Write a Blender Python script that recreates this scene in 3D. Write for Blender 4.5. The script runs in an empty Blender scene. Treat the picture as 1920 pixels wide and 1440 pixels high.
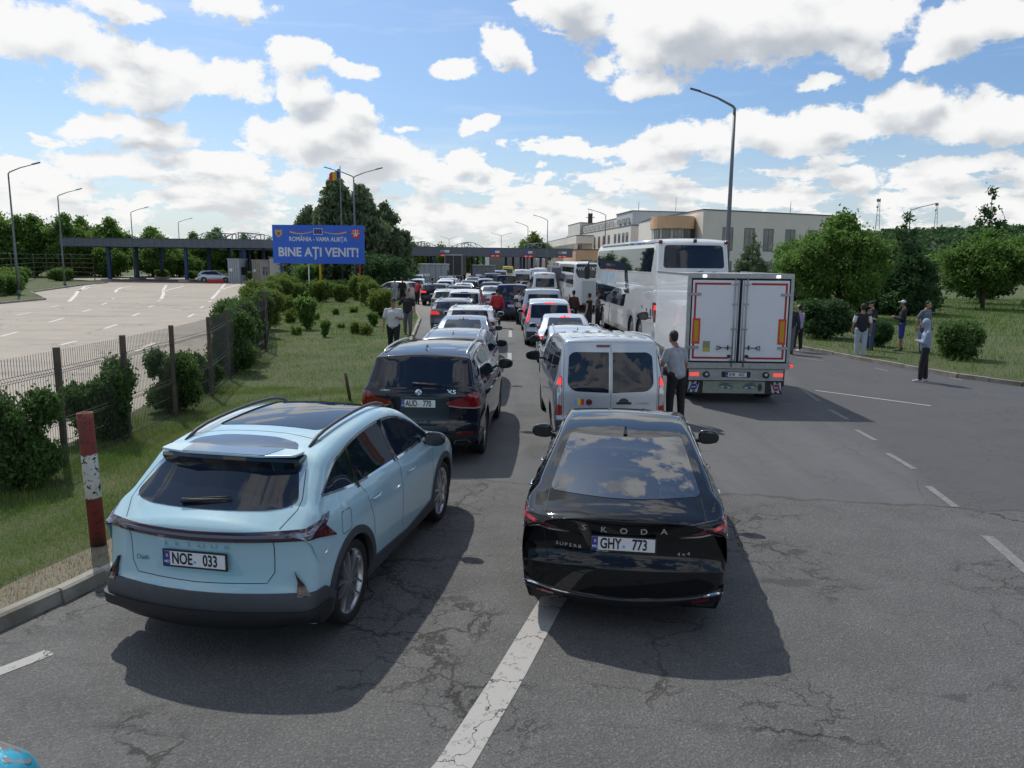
import bpy, bmesh, math, random
import numpy as np
from mathutils import Vector, Matrix, Euler, noise
from mathutils.bvhtree import BVHTree
from mathutils.geometry import delaunay_2d_cdt
R=math.radians; PI=math.pi
random.seed(7)
SC=bpy.context.scene; COL=SC.collection
# ---------------------------------------------------------------- camera
CAM_H=3.12; PITCH=R(9.1); ROLL=R(0.6); FPX=1444.0
cd=bpy.data.cameras.new('camera'); cam=bpy.data.objects.new('camera',cd); COL.objects.link(cam)
cd.sensor_width=36; cd.lens=36*FPX/1920; cd.clip_start=0.1; cd.clip_end=6000
cam.matrix_world=Matrix.Translation((0,0,CAM_H))@Matrix.Rotation(PI/2-PITCH,4,'X')@Matrix.Rotation(ROLL,4,'Z')
SC.camera=cam
# ---------------------------------------------------------------- exposure
SC.view_settings.view_transform='Standard'; SC.view_settings.look='None'
SC.view_settings.exposure=0.2; SC.view_settings.gamma=1
# ---------------------------------------------------------------- sun
SUN_EL=R(53); SUN_AZ=R(-32)      # azimuth from +Y towards +X
sdir=Vector((math.sin(SUN_AZ)*math.cos(SUN_EL),math.cos(SUN_AZ)*math.cos(SUN_EL),math.sin(SUN_EL)))
sl=bpy.data.lights.new('sun','SUN'); sl.energy=2.85; sl.angle=R(0.6); sl.color=(1,0.95,0.86)
so=bpy.data.objects.new('sun',sl); COL.objects.link(so)
so.rotation_euler=(-sdir).to_track_quat('-Z','Y').to_euler()
# ---------------------------------------------------------------- sky
def nnode(nt,t,**k):
    n=nt.nodes.new(t)
    for a,b in k.items(): setattr(n,a,b)
    return n
def setin(nt,n,i,v):
    s=n.inputs[i]
    if isinstance(v,bpy.types.NodeSocket): nt.links.new(v,s)
    elif v is not None: s.default_value=v
def M(nt,op,a,b=None,c=None,clamp=False):
    n=nnode(nt,'ShaderNodeMath',operation=op,use_clamp=clamp)
    setin(nt,n,0,a)
    if b is not None: setin(nt,n,1,b)
    if c is not None: setin(nt,n,2,c)
    return n.outputs[0]
def VM(nt,op,a,b=None,c=None):
    n=nnode(nt,'ShaderNodeVectorMath',operation=op)
    setin(nt,n,0,a)
    if b is not None: setin(nt,n,1,b)
    if op=='SCALE': n.inputs[3].default_value=c
    return n.outputs['Value'] if op in('LENGTH','DOT_PRODUCT','DISTANCE') else n.outputs[0]
def noisetex(nt,vec,scale,detail=4,rough=.55,dist=0.0,out='Fac'):
    n=nnode(nt,'ShaderNodeTexNoise'); setin(nt,n,'Vector',vec)
    n.inputs['Scale'].default_value=scale; n.inputs['Detail'].default_value=detail
    n.inputs['Roughness'].default_value=rough; n.inputs['Distortion'].default_value=dist
    return n.outputs[out]
def mrange(nt,v,a,b,c=0,d=1,smooth=False):
    n=nnode(nt,'ShaderNodeMapRange'); n.clamp=True
    if smooth: n.interpolation_type='SMOOTHSTEP'
    setin(nt,n,0,v); setin(nt,n,1,a); setin(nt,n,2,b); setin(nt,n,3,c); setin(nt,n,4,d)
    return n.outputs[0]
def mixc(nt,f,a,b,blend='MIX'):
    n=nnode(nt,'ShaderNodeMix',data_type='RGBA',blend_type=blend)
    setin(nt,n,0,f); setin(nt,n,6,a if isinstance(a,bpy.types.NodeSocket) else (*a,1)); setin(nt,n,7,b if isinstance(b,bpy.types.NodeSocket) else (*b,1))
    return n.outputs[2]
def pix_azel(px,py):
    ox=px-960; oy=py-720
    ux=ox*math.cos(ROLL)+oy*math.sin(ROLL); uy=-ox*math.sin(ROLL)+oy*math.cos(ROLL)
    d=Vector((ux/FPX, math.cos(PITCH)-uy/FPX*math.sin(PITCH), -math.sin(PITCH)-uy/FPX*math.cos(PITCH))).normalized()
    return math.degrees(math.atan2(d.x,d.y)), math.degrees(math.asin(d.z))
# cumulus clouds seen in the photograph: centre, half sizes (photo pixels), strength
CLOUDS=[(60,60,170,75,1),(190,100,140,62,1),(270,130,130,55,1.05),(300,160,100,45,1),(430,160,95,40,1),(215,5,90,28,1),(445,15,85,32,1),
(560,105,65,45,1),(655,135,50,26,1),(470,180,60,35,.7),(250,232,120,24,1),(300,265,100,24,.9),(560,190,55,50,1),(640,230,90,45,1),(560,260,120,45,1.1),(710,285,85,42,1),
(190,300,110,34,1),(300,330,80,22,.8),(90,340,90,16,1),(430,350,80,26,1),(60,385,70,20,.7),(160,395,55,18,.8),(770,235,45,18,.6),
(845,130,52,26,1),(960,100,42,36,1),(905,242,32,20,1),(858,300,30,24,1),(700,335,90,26,.9),(800,345,70,24,.9),(560,330,70,30,1),
(1080,25,100,60,1),(1250,30,200,85,1.2),(1420,50,170,85,1.2),(1570,40,130,75,1.1),(1120,120,60,30,.8),(1200,150,80,36,.9),(1620,110,60,30,.8),(1000,30,60,16,.7),(1060,80,60,14,.6),
(1800,60,110,60,1),(1880,40,80,60,1),(1740,110,60,30,.9),(1535,158,55,18,1),(1440,235,70,42,1.05),(1560,235,120,45,1.1),(1700,215,130,45,1.1),(1850,230,110,50,1.1),(1500,270,100,28,.9),
(1285,270,95,36,1.05),(1200,285,50,26,.9),(1095,297,45,16,1),(1030,345,34,20,.9),(1130,343,40,14,.8),(1020,320,30,12,.7),(1600,330,80,22,.9),(1500,335,60,18,.8),(1780,325,100,28,.9),(1880,310,60,30,.9),
(1690,365,100,20,.8),(960,365,60,20,.7),(890,360,50,18,.7),(1000,380,50,18,.8),(1850,365,60,20,.7),(1260,340,40,8,.5)]
w=bpy.data.worlds.new('World'); SC.world=w; w.use_nodes=True
nt=w.node_tree; nt.nodes.clear()
g=bpy.data.node_groups.new('cloud_field','ShaderNodeTree')
g.interface.new_socket('Vector',in_out='INPUT',socket_type='NodeSocketVector')
g.interface.new_socket('Field',in_out='OUTPUT',socket_type='NodeSocketFloat'); g.interface.new_socket('Smooth',in_out='OUTPUT',socket_type='NodeSocketFloat')
gi=g.nodes.new('NodeGroupInput'); go=g.nodes.new('NodeGroupOutput')
V=gi.outputs[0]
wv=noisetex(g,VM(g,'MULTIPLY',V,(1,1,1.5)),7,5,.62,0,'Color')
Vw=VM(g,'NORMALIZE',VM(g,'ADD',V,VM(g,'SCALE',VM(g,'SUBTRACT',wv,(.5,.5,.5)),None,.085)))
sep=nnode(g,'ShaderNodeSeparateXYZ'); g.links.new(Vw,sep.inputs[0])
az=M(g,'MULTIPLY',M(g,'ARCTAN2',sep.outputs[0],sep.outputs[1]),180/PI)
el=M(g,'MULTIPLY',M(g,'ARCSINE',sep.outputs[2]),180/PI)
cmb=nnode(g,'ShaderNodeCombineXYZ'); g.links.new(az,cmb.inputs[0]); g.links.new(el,cmb.inputs[1])
acc=None
for (px,py,rx,ry,s) in CLOUDS:
    a0,e0=pix_azel(px,py); a1,_=pix_azel(px+rx,py); _,e1=pix_azel(px,py-ry)
    sx=1/max(1e-3,abs(a1-a0)); sy=1/max(1e-3,abs(e1-e0))
    n=nnode(g,'ShaderNodeVectorMath',operation='MULTIPLY_ADD'); g.links.new(cmb.outputs[0],n.inputs[0])
    n.inputs[1].default_value=(sx,sy,0); n.inputs[2].default_value=(-a0*sx,-e0*sy,0)
    l=VM(g,'LENGTH',n.outputs[0])
    v=M(g,'SUBTRACT',s*.98,l)
    acc=v if acc is None else M(g,'SMOOTH_MAX',acc,v,.25)
# the rest of the sky, outside the photograph: broken cumulus
Vp=VM(g,'MULTIPLY',V,(1,1,1.3))
n1=noisetex(g,Vp,2.6,7,.58,.2)
rest=M(g,'MULTIPLY',M(g,'SUBTRACT',n1,.515),7)
absaz=M(g,'ABSOLUTE',az)
outside=M(g,'MAXIMUM',mrange(g,absaz,34,40),mrange(g,el,21,26))
low=mrange(g,el,6,1)   # low band of distant cloud
n2=noisetex(g,VM(g,'MULTIPLY',V,(1,1,3.2)),9,6,.6,.1)
lowf=M(g,'ADD',M(g,'MULTIPLY',M(g,'SUBTRACT',n2,.5),5),M(g,'MULTIPLY',mrange(g,el,8,1.0),.42))
lowf=M(g,'SUBTRACT',lowf,mrange(g,el,7.5,10,0,2))
acc2=M(g,'MAXIMUM',acc,lowf)
f=nnode(g,'ShaderNodeMix',data_type='FLOAT'); g.links.new(outside,f.inputs[0]); g.links.new(acc2,f.inputs[2]); g.links.new(rest,f.inputs[3])
det=noisetex(g,VM(g,'MULTIPLY',V,(1,1,1.25)),11,9,.68)
ff=M(g,'ADD',f.outputs[0],M(g,'MULTIPLY',M(g,'SUBTRACT',det,.5),2.6))
g.links.new(ff,go.inputs[0])
medn=noisetex(g,VM(g,'MULTIPLY',V,(1,1,1.25)),11,2.5,.6)
g.links.new(M(g,'ADD',f.outputs[0],M(g,'MULTIPLY',M(g,'SUBTRACT',medn,.5),2.6)),go.inputs[1])
tc=nnode(nt,'ShaderNodeTexCoord'); D=VM(nt,'NORMALIZE',tc.outputs['Generated'])
def grp(v):
    n=nnode(nt,'ShaderNodeGroup'); n.node_tree=g; nt.links.new(v,n.inputs[0]); return n.outputs[0],n.outputs[1]
(f1,s1)=grp(D); (f2,s2)=grp(VM(nt,'NORMALIZE',VM(nt,'ADD',D,(-.008,0,.022)))); (f3,s3)=grp(VM(nt,'NORMALIZE',VM(nt,'ADD',D,(-.02,0,.06))))
mask=mrange(nt,f1,-.05,.24,0,1,True)
sepd=nnode(nt,'ShaderNodeSeparateXYZ'); nt.links.new(D,sepd.inputs[0])
# light that reaches this bit of cloud through the cloud above it
depth=M(nt,'ADD',M(nt,'MAXIMUM',s2,0.0),M(nt,'MULTIPLY',M(nt,'MAXIMUM',s3,0.0),1.1))
depth=M(nt,'ADD',depth,M(nt,'MULTIPLY',M(nt,'SUBTRACT',s2,f1),.6))
belly=mrange(nt,depth,.15,2.0,0,1,True)
belly=M(nt,'MULTIPLY',belly,mrange(nt,sepd.outputs[2],.02,.20,.55,1.0),clamp=True)
ccol=mixc(nt,belly,(6.7,6.7,6.6),(3.5,3.75,4.1))
wisp=noisetex(nt,VM(nt,'MULTIPLY',D,(1.2,1.2,9)),3.5,6,.62,.4)
wm=M(nt,'MULTIPLY',mrange(nt,wisp,.52,.78,0,1,True),.30)
sky=nnode(nt,'ShaderNodeTexSky',sky_type='NISHITA'); sky.sun_disc=False
sky.sun_elevation=SUN_EL; sky.sun_rotation=SUN_AZ; sky.air_density=1.0; sky.dust_density=1.6; sky.ozone_density=2.0; sky.altitude=50
skyc=mixc(nt,1.0,sky.outputs[0],(.58,.72,.86),'MULTIPLY')
hz=mrange(nt,sepd.outputs[2],.0,.17,.55,0)
skyc=mixc(nt,hz,skyc,(6.0,6.4,6.7))
skyc=mixc(nt,wm,skyc,(6.1,6.4,6.7))
fin=mixc(nt,M(nt,'MULTIPLY',mask,.97),skyc,ccol)
bg=nnode(nt,'ShaderNodeBackground'); nt.links.new(fin,bg.inputs[0]); bg.inputs[1].default_value=.125
wo=nnode(nt,'ShaderNodeOutputWorld'); nt.links.new(bg.outputs[0],wo.inputs[0])
w.cycles.sampling_method='MANUAL'; w.cycles.sample_map_resolution=512
# ---------------------------------------------------------------- helpers
def P(px,py,z=0.0,D=None):
    ox=px-960; oy=py-720
    ux=ox*math.cos(ROLL)+oy*math.sin(ROLL); uy=-ox*math.sin(ROLL)+oy*math.cos(ROLL)
    dx=ux/FPX; dy=-uy/FPX
    vy=math.cos(PITCH)+dy*math.sin(PITCH); vz=-math.sin(PITCH)+dy*math.cos(PITCH)
    t=(z-CAM_H)/vz if D is None else D/vy
    return Vector((dx*t,vy*t,CAM_H+vz*t))
def tag(o,label=None,cat=None,group=None,kind=None):
    if label: o['label']=label
    if cat: o['category']=cat
    if group: o['group']=group
    if kind: o['kind']=kind
    return o
def link(o,parent=None):
    COL.objects.link(o)
    if parent is not None: o.parent=parent
    return o
def empty(name,loc=(0,0,0),rz=0):
    o=bpy.data.objects.new(name,None); o.location=loc; o.rotation_euler=(0,0,rz); o.empty_display_size=.2
    return link(o)
def mobj(name,me,mats,parent=None):
    if not isinstance(mats,(list,tuple)): mats=[mats]
    if len(me.materials)==0:
        for m in mats: me.materials.append(m)
    o=bpy.data.objects.new(name,me); return link(o,parent)
def pydata(name,v,f,mats,parent=None,smooth=False,mi=None):
    me=bpy.data.meshes.new(name); me.from_pydata([tuple(p) for p in v],[],f)
    if smooth: me.polygons.foreach_set('use_smooth',[True]*len(me.polygons))
    if mi is not None: me.polygons.foreach_set('material_index',mi)
    me.update(); return mobj(name,me,mats,parent)
class MB:
    """collects simple solids and links them as ONE mesh"""
    def __init__(s): s.v=[]; s.f=[]; s.m=[]; s.sm=[]
    def add(s,v,f,m=0,sm=False):
        b=len(s.v); s.v+= [tuple(p) for p in v]; s.f+=[tuple(b+i for i in q) for q in f]; s.m+=[m]*len(f); s.sm+=[sm]*len(f); return s
    def box(s,x0,x1,y0,y1,z0,z1,m=0,T=None):
        v=[Vector((x,y,z)) for x in(x0,x1) for y in(y0,y1) for z in(z0,z1)]
        if T is not None: v=[T@p for p in v]
        return s.add(v,[(0,1,3,2),(4,6,7,5),(0,4,5,1),(2,3,7,6),(0,2,6,4),(1,5,7,3)],m)
    def tube(s,pts,rad,seg=8,m=0,cap=True,sm=True):
        pts=[Vector(p) for p in pts]; n=len(pts)
        if not hasattr(rad,'__len__'): rad=[rad]*n
        v=[];f=[]; up=Vector((0,0,1)); prev=None
        for i,p in enumerate(pts):
            d=(pts[min(i+1,n-1)]-pts[max(i-1,0)]).normalized()
            if prev is None:
                a=d.cross(up)
                if a.length<1e-3: a=d.cross(Vector((1,0,0)))
                a.normalize()
            else: a=(prev-d*prev.dot(d)).normalized()
            prev=a; b=d.cross(a)
            for k in range(seg):
                t=2*PI*k/seg; v.append(p+(a*math.cos(t)+b*math.sin(t))*rad[i])
        for i in range(n-1):
            for k in range(seg):
                f.append((i*seg+k,i*seg+(k+1)%seg,(i+1)*seg+(k+1)%seg,(i+1)*seg+k))
        s.add(v,f,m,sm)
        if cap:
            b=len(s.v)-len(v)
            s.f.append(tuple(b+k for k in range(seg))[::-1]); s.m.append(m); s.sm.append(False)
            s.f.append(tuple(b+(n-1)*seg+k for k in range(seg))); s.m.append(m); s.sm.append(False)
        return s
    def lathe(s,prof,axis='z',c=(0,0,0),seg=24,m=0,sm=True):
        c=Vector(c); v=[];f=[]
        for (r,h) in prof:
            for k in range(seg):
                t=2*PI*k/seg; a,b=r*math.cos(t),r*math.sin(t)
                v.append(c+(Vector((a,b,h)) if axis=='z' else Vector((h,a,b)) if axis=='x' else Vector((a,h,b))))
        for i in range(len(prof)-1):
            for k in range(seg): f.append((i*seg+k,i*seg+(k+1)%seg,(i+1)*seg+(k+1)%seg,(i+1)*seg+k))
        return s.add(v,f,m,sm)
    def prism(s,poly,z0,z1,m=0,T=None):
        n=len(poly); v=[Vector((x,y,z0)) for x,y in poly]+[Vector((x,y,z1)) for x,y in poly]
        if T is not None: v=[T@p for p in v]
        f=[tuple(range(n))[::-1],tuple(range(n,2*n))]+[(i,(i+1)%n,n+(i+1)%n,n+i) for i in range(n)]
        return s.add(v,f,m)
    def build(s,name,mats,parent=None,bevel=0):
        o=pydata(name,s.v,s.f,mats,parent,False,s.m)
        o.data.polygons.foreach_set('use_smooth',s.sm)
        if bevel:
            b=o.modifiers.new('bevel','BEVEL'); b.width=bevel; b.segments=2; b.limit_method='ANGLE'; b.angle_limit=R(40)
        return o
def rz(a): return Matrix.Rotation(a,4,'Z')
def tree_children(o): return [c for c in bpy.data.objects if c.parent==o]
def copy_tree(o,parent=None,mats=None,kids=None):
    if kids is None:
        kids={}
        for q in bpy.data.objects:
            if q.parent: kids.setdefault(q.parent.name,[]).append(q)
    c=o.copy(); link(c)
    if parent is not None: c.parent=parent
    if mats and o.type=='MESH':
        for sl_,dm in zip(c.material_slots,o.data.materials):
            if dm and dm.name in mats: sl_.link='OBJECT'; sl_.material=mats[dm.name]
            elif dm: sl_.link='DATA'
    for ch in kids.get(o.name,[]): copy_tree(ch,c,mats,kids)
    return c
# ---------------------------------------------------------------- materials
MATS={}
def mat(name,col,rough=.5,metal=0,coat=0,var=0,scale=5,bump=0,bscale=60,emit=0,ior=1.5,spec=.5,coat_rough=.03,col2=None,detail=4):
    if name in MATS: return MATS[name]
    m=bpy.data.materials.new(name); m.use_nodes=True; t=m.node_tree; b=t.nodes['Principled BSDF']
    b.inputs['Base Color'].default_value=(*col,1); b.inputs['Roughness'].default_value=rough; b.inputs['Metallic'].default_value=metal
    b.inputs['IOR'].default_value=ior; b.inputs['Specular IOR Level'].default_value=spec
    b.inputs['Coat Weight'].default_value=coat; b.inputs['Coat Roughness'].default_value=coat_rough
    if emit: b.inputs['Emission Color'].default_value=(*col,1); b.inputs['Emission Strength'].default_value=emit
    if var or col2 or bump:
        tcn=nnode(t,'ShaderNodeTexCoord'); ob=tcn.outputs['Object']
        if var or col2:
            nz=noisetex(t,ob,scale,detail,.6)
            f_=mrange(t,nz,.3,.7)
            c2=col2 if col2 else tuple(c*(1-var) for c in col)
            t.links.new(mixc(t,f_,col,c2),b.inputs['Base Color'])
        if bump:
            bn=nnode(t,'ShaderNodeBump'); bn.inputs['Strength'].default_value=bump; bn.inputs['Distance'].default_value=.01
            t.links.new(noisetex(t,ob,bscale,4,.6),bn.inputs['Height']); t.links.new(bn.outputs[0],b.inputs['Normal'])
    MATS[name]=m; return m
def paint(name,col,metal=.0,rough=.35):
    return mat(name,col,rough,metal,1.0,var=.06,scale=2.0,spec=.5 if max(col)>.1 else .0)
GLASS=mat('dark_glass',(.007,.013,.024),.02,0,0,ior=1.52,spec=.55)
GLASS2=mat('tinted_glass',(.02,.026,.03),.03,0,0,ior=1.6,spec=.5)
BLK=mat('black_plastic',(.018,.019,.022),.5,var=.3,scale=12,bump=.15,bscale=300)
GREYPL=mat('grey_plastic',(.055,.06,.07),.55,var=.2,scale=9)
GLOSSBLK=mat('gloss_black',(.008,.008,.010),.08,coat=1)
CHROME=mat('chrome',(.72,.74,.76),.12,1)
RUB=mat('rubber',(.015,.015,.016),.75,var=.3,scale=20,bump=.3,bscale=120)
RIM=mat('rim_metal',(.5,.51,.53),.28,.9)
RIMD=mat('rim_dark',(.03,.03,.035),.3,.6)
REDL=mat('red_lamp',(.22,.006,.010),.08,coat=1,var=.5,scale=30)
REDG=mat('red_lamp_lit',(1,.05,.05),.2,emit=.75)
REDD=mat('red_lamp_smoked',(.09,.010,.016),.08,coat=1)
CLRL=mat('clear_lamp',(.55,.56,.58),.08,coat=1,metal=.5)
AMB=mat('amber_lamp',(.7,.2,.02),.2,coat=1)
WHITEP=mat('plate_white',(.72,.74,.76),.35,var=.04,scale=20)
PLBLUE=mat('plate_blue',(.01,.05,.35),.35)
PLTXT=mat('plate_black',(.012,.012,.015),.4)
SEAM=mat('panel_gap',(.01,.011,.012),.7)
STEEL=mat('galvanised_steel',(.38,.40,.42),.45,.7,var=.25,scale=6)
# ---------------------------------------------------------------- lettering
def text(name,s,size,T,m,parent=None,ext=.001,align='CENTER',sx=1.0,bold=0.0):
    cu=bpy.data.curves.new('t','FONT'); cu.body=s; cu.size=size; cu.extrude=ext; cu.align_x=align; cu.align_y='CENTER'; cu.offset=bold*size
    cu.resolution_u=3
    to=bpy.data.objects.new('t',cu); COL.objects.link(to)
    dg=bpy.context.evaluated_depsgraph_get(); me=bpy.data.meshes.new_from_object(to.evaluated_get(dg))
    bpy.data.objects.remove(to); bpy.data.curves.remove(cu)
    me.transform(T@Matrix.Diagonal((sx,1,1,1))); me.materials.clear()
    me.name=name
    return mobj(name,me,m,parent)
def facing(loc,yaw_back=0,tilt=0):
    """text plane seen from behind a car (from -Y looking +Y), optionally tilted back"""
    return Matrix.Translation(loc)@rz(yaw_back)@Matrix.Rotation(PI/2-tilt,4,'X')
# ================================================================ ground, roads, kerbs
def gmat(name,build):
    m=bpy.data.materials.new(name); m.use_nodes=True; t=m.node_tree; b=t.nodes['Principled BSDF']
    tcn=nnode(t,'ShaderNodeTexCoord'); build(t,b,tcn.outputs['Object']); MATS[name]=m; return m
def asph(t,b,ob):
    s=nnode(t,'ShaderNodeSeparateXYZ'); t.links.new(ob,s.inputs[0]); x,y=s.outputs[0],s.outputs[1]
    wob=M(t,'MULTIPLY',M(t,'SUBTRACT',noisetex(t,ob,1.6,4,.6),.5),1.0)
    # old coarse surface in the foreground, newer smooth surface beyond the joint
    jl=M(t,'ADD',M(t,'ADD',y,M(t,'MULTIPLY',x,.16)),M(t,'MULTIPLY',wob,.5))
    old=mrange(t,jl,10.75,10.45,0,1)
    right=M(t,'ADD',x,M(t,'MULTIPLY',y,-.17))   # darker newer lane right of the dashed line
    newr=mrange(t,M(t,'ADD',right,M(t,'MULTIPLY',wob,.25)),4.0,4.3,0,1)
    big=noisetex(t,ob,.22,5,.6); mid=noisetex(t,ob,1.3,5,.65); fine=noisetex(t,ob,55,3,.7); vor=nnode(t,'ShaderNodeTexVoronoi'); t.links.new(ob,vor.inputs['Vector']); vor.inputs['Scale'].default_value=60
    cold=mixc(t,mrange(t,mid,.3,.7),(.120,.121,.121),(.092,.093,.094))
    spk=mrange(t,vor.outputs['Color'],.55,.95,0,1)
    cold=mixc(t,M(t,'MULTIPLY',spk,.5),cold,(.25,.24,.225))
    cold=mixc(t,mrange(t,fine,.62,.40,0,.6),cold,(.035,.034,.032))
    cnew=mixc(t,mrange(t,big,.3,.7),(.115,.118,.122),(.088,.090,.095))
    cnew=mixc(t,mrange(t,mid,.35,.75,0,.35),cnew,(.14,.14,.14))
    cnew=mixc(t,mrange(t,fine,.62,.4,0,.22),cnew,(.05,.05,.05))
    trk=noisetex(t,VM(t,'MULTIPLY',ob,(1.1,.07,1)),1.3,3,.6); cnew=mixc(t,mrange(t,trk,.42,.62,0,.5),cnew,(.062,.063,.066))
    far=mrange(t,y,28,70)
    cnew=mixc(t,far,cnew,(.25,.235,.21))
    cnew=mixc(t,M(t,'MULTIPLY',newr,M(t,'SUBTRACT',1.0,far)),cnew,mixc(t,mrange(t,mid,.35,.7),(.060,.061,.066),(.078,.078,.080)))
    # cracks
    wv=VM(t,'ADD',ob,VM(t,'SCALE',VM(t,'SUBTRACT',noisetex(t,ob,1.7,5,.65,0,'Color'),(.5,.5,.5)),None,.75))
    def crack(sc,w,seedoff=0):
        v=nnode(t,'ShaderNodeTexVoronoi',feature='DISTANCE_TO_EDGE'); t.links.new(VM(t,'ADD',wv,(seedoff,seedoff*.7,0)),v.inputs['Vector']); v.inputs['Scale'].default_value=sc
        return mrange(t,v.outputs['Distance'],w,w*.25,0,1)
    msk=mrange(t,noisetex(t,VM(t,'ADD',ob,(11,3,0)),.55,3,.5),.49,.58)
    cr=M(t,'MULTIPLY',M(t,'MAXIMUM',crack(.75,.019),M(t,'MULTIPLY',crack(2.2,.026,3.3),.75)),msk)
    joint=mrange(t,M(t,'ABSOLUTE',M(t,'SUBTRACT',jl,10.6)),.05,.0,0,.8)
    stain=mrange(t,noisetex(t,VM(t,'MULTIPLY',ob,(1,2.2,1)),1.1,5,.6,.3),.62,.74,0,.55)
    c=mixc(t,old,cnew,cold)
    wxy=VM(t,'ADD',ob,VM(t,'SCALE',VM(t,'SUBTRACT',noisetex(t,ob,3.2,5,.65,0,'Color'),(.5,.5,.5)),None,.5))
    sw=nnode(t,'ShaderNodeSeparateXYZ'); t.links.new(wxy,sw.inputs[0])
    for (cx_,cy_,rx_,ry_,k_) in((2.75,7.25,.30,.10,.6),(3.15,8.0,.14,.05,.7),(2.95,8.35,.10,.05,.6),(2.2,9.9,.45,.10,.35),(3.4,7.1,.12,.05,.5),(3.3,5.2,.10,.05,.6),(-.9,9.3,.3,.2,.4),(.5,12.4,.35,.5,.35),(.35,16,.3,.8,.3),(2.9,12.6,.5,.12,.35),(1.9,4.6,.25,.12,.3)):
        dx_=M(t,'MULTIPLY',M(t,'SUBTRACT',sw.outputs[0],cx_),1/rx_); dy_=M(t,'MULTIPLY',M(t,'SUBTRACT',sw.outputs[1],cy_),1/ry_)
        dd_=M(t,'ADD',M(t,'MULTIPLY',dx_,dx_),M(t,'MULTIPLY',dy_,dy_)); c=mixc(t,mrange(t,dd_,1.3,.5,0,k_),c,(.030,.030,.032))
    c=mixc(t,stain,c,(.035,.035,.037))
    c=mixc(t,M(t,'MULTIPLY',M(t,'MAXIMUM',M(t,'MULTIPLY',cr,M(t,'ADD',M(t,'MULTIPLY',old,.85),.12)),M(t,'MULTIPLY',joint,.8)),.9),c,(.014,.013,.012))
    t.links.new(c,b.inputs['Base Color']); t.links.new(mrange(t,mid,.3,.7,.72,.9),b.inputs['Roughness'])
    h=M(t,'SUBTRACT',M(t,'MULTIPLY',vor.outputs['Distance'],M(t,'ADD',M(t,'MULTIPLY',old,.9),.1)),M(t,'MULTIPLY',cr,1.2))
    bn=nnode(t,'ShaderNodeBump'); bn.inputs['Strength'].default_value=.55; bn.inputs['Distance'].default_value=.012; t.links.new(h,bn.inputs['Height']); t.links.new(bn.outputs[0],b.inputs['Normal'])
def asph2(t,b,ob):
    big=noisetex(t,ob,.12,5,.6); mid=noisetex(t,ob,.9,5,.65); st=noisetex(t,VM(t,'MULTIPLY',ob,(.2,1.2,1)),.5,4,.6)
    c=mixc(t,mrange(t,big,.3,.7),(.385,.335,.275),(.33,.29,.24)); c=mixc(t,mrange(t,mid,.35,.75,0,.4),c,(.19,.172,.15)); c=mixc(t,mrange(t,st,.55,.7,0,.5),c,(.17,.16,.145))
    v=nnode(t,'ShaderNodeTexVoronoi',feature='DISTANCE_TO_EDGE'); t.links.new(VM(t,'ADD',ob,VM(t,'SCALE',VM(t,'SUBTRACT',noisetex(t,ob,.4,4,.6,0,'Color'),(.5,.5,.5)),None,4)),v.inputs['Vector']); v.inputs['Scale'].default_value=.13
    c=mixc(t,mrange(t,v.outputs['Distance'],.006,.002,0,.6),c,(.08,.075,.07))
    t.links.new(c,b.inputs['Base Color']); b.inputs['Roughness'].default_value=.85
def soil(t,b,ob):
    big=noisetex(t,ob,.35,5,.65); mid=noisetex(t,ob,2.2,5,.65); fi=noisetex(t,ob,30,4,.7)
    c=mixc(t,mrange(t,big,.35,.65),(.050,.085,.022),(.115,.125,.045)); c=mixc(t,mrange(t,mid,.45,.7,0,.8),c,(.085,.095,.030))
    c=mixc(t,mrange(t,fi,.4,.65,0,.6),c,(.035,.05,.014)); 
    t.links.new(c,b.inputs['Base Color']); b.inputs['Roughness'].default_value=.95
    bn=nnode(t,'ShaderNodeBump'); bn.inputs['Strength'].default_value=.8; bn.inputs['Distance'].default_value=.05; t.links.new(fi,bn.inputs['Height']); t.links.new(bn.outputs[0],b.inputs['Normal'])
def gravel(t,b,ob):
    mid=noisetex(t,ob,3,5,.65); fi=noisetex(t,ob,60,4,.7)
    c=mixc(t,mrange(t,mid,.35,.65),(.20,.17,.12),(.13,.115,.075)); c=mixc(t,mrange(t,fi,.4,.65,0,.6),c,(.28,.25,.19)); t.links.new(c,b.inputs['Base Color']); b.inputs['Roughness'].default_value=.95
    bn=nnode(t,'ShaderNodeBump'); bn.inputs['Strength'].default_value=.8; bn.inputs['Distance'].default_value=.02; t.links.new(fi,bn.inputs['Height']); t.links.new(bn.outputs[0],b.inputs['Normal'])
ASP=gmat('asphalt',asph); ASP2=gmat('pale_asphalt',asph2); SOIL=gmat('grass_soil',soil); GRAV=gmat('gravel',gravel)
def sheet(name,poly,z,m,kind='structure'):
    o=pydata(name,[(x,y,z) for x,y in poly],[tuple(range(len(poly)))],m)
    bm=bmesh.new(); bm.from_mesh(o.data); bmesh.ops.triangulate(bm,faces=bm.faces[:])
    for f in bm.faces:
        if f.normal.z<0: f.normal_flip()
    bm.to_mesh(o.data); bm.free(); return tag(o,kind=kind)
sheet('ground',[(-2500,-200),(2500,-200),(2500,5000),(-2500,5000)],-.03,SOIL)
MED=[(-9.5,4.9),(-5.2,5.55),(-4.27,6.04),(-4.06,6.61),(-3.92,7.09),(-3.55,8.4),(-3.15,10),(-2.85,12.5),(-2.80,14.7),(-3.2,20),(-3.83,29.6),(-4.79,40.4),(-6.6,52),(-9.1,62.4),(-13,85),(-17.5,108),(-22,125)]
KR=[(9.9,38),(10.2,33),(10.53,29.15),(10.81,28.28),(11.44,25.67),(12.08,23.38),(12.61,21.45),(13.47,20.02),(15.2,18.2),(18,16.4),(24,14)]
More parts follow.
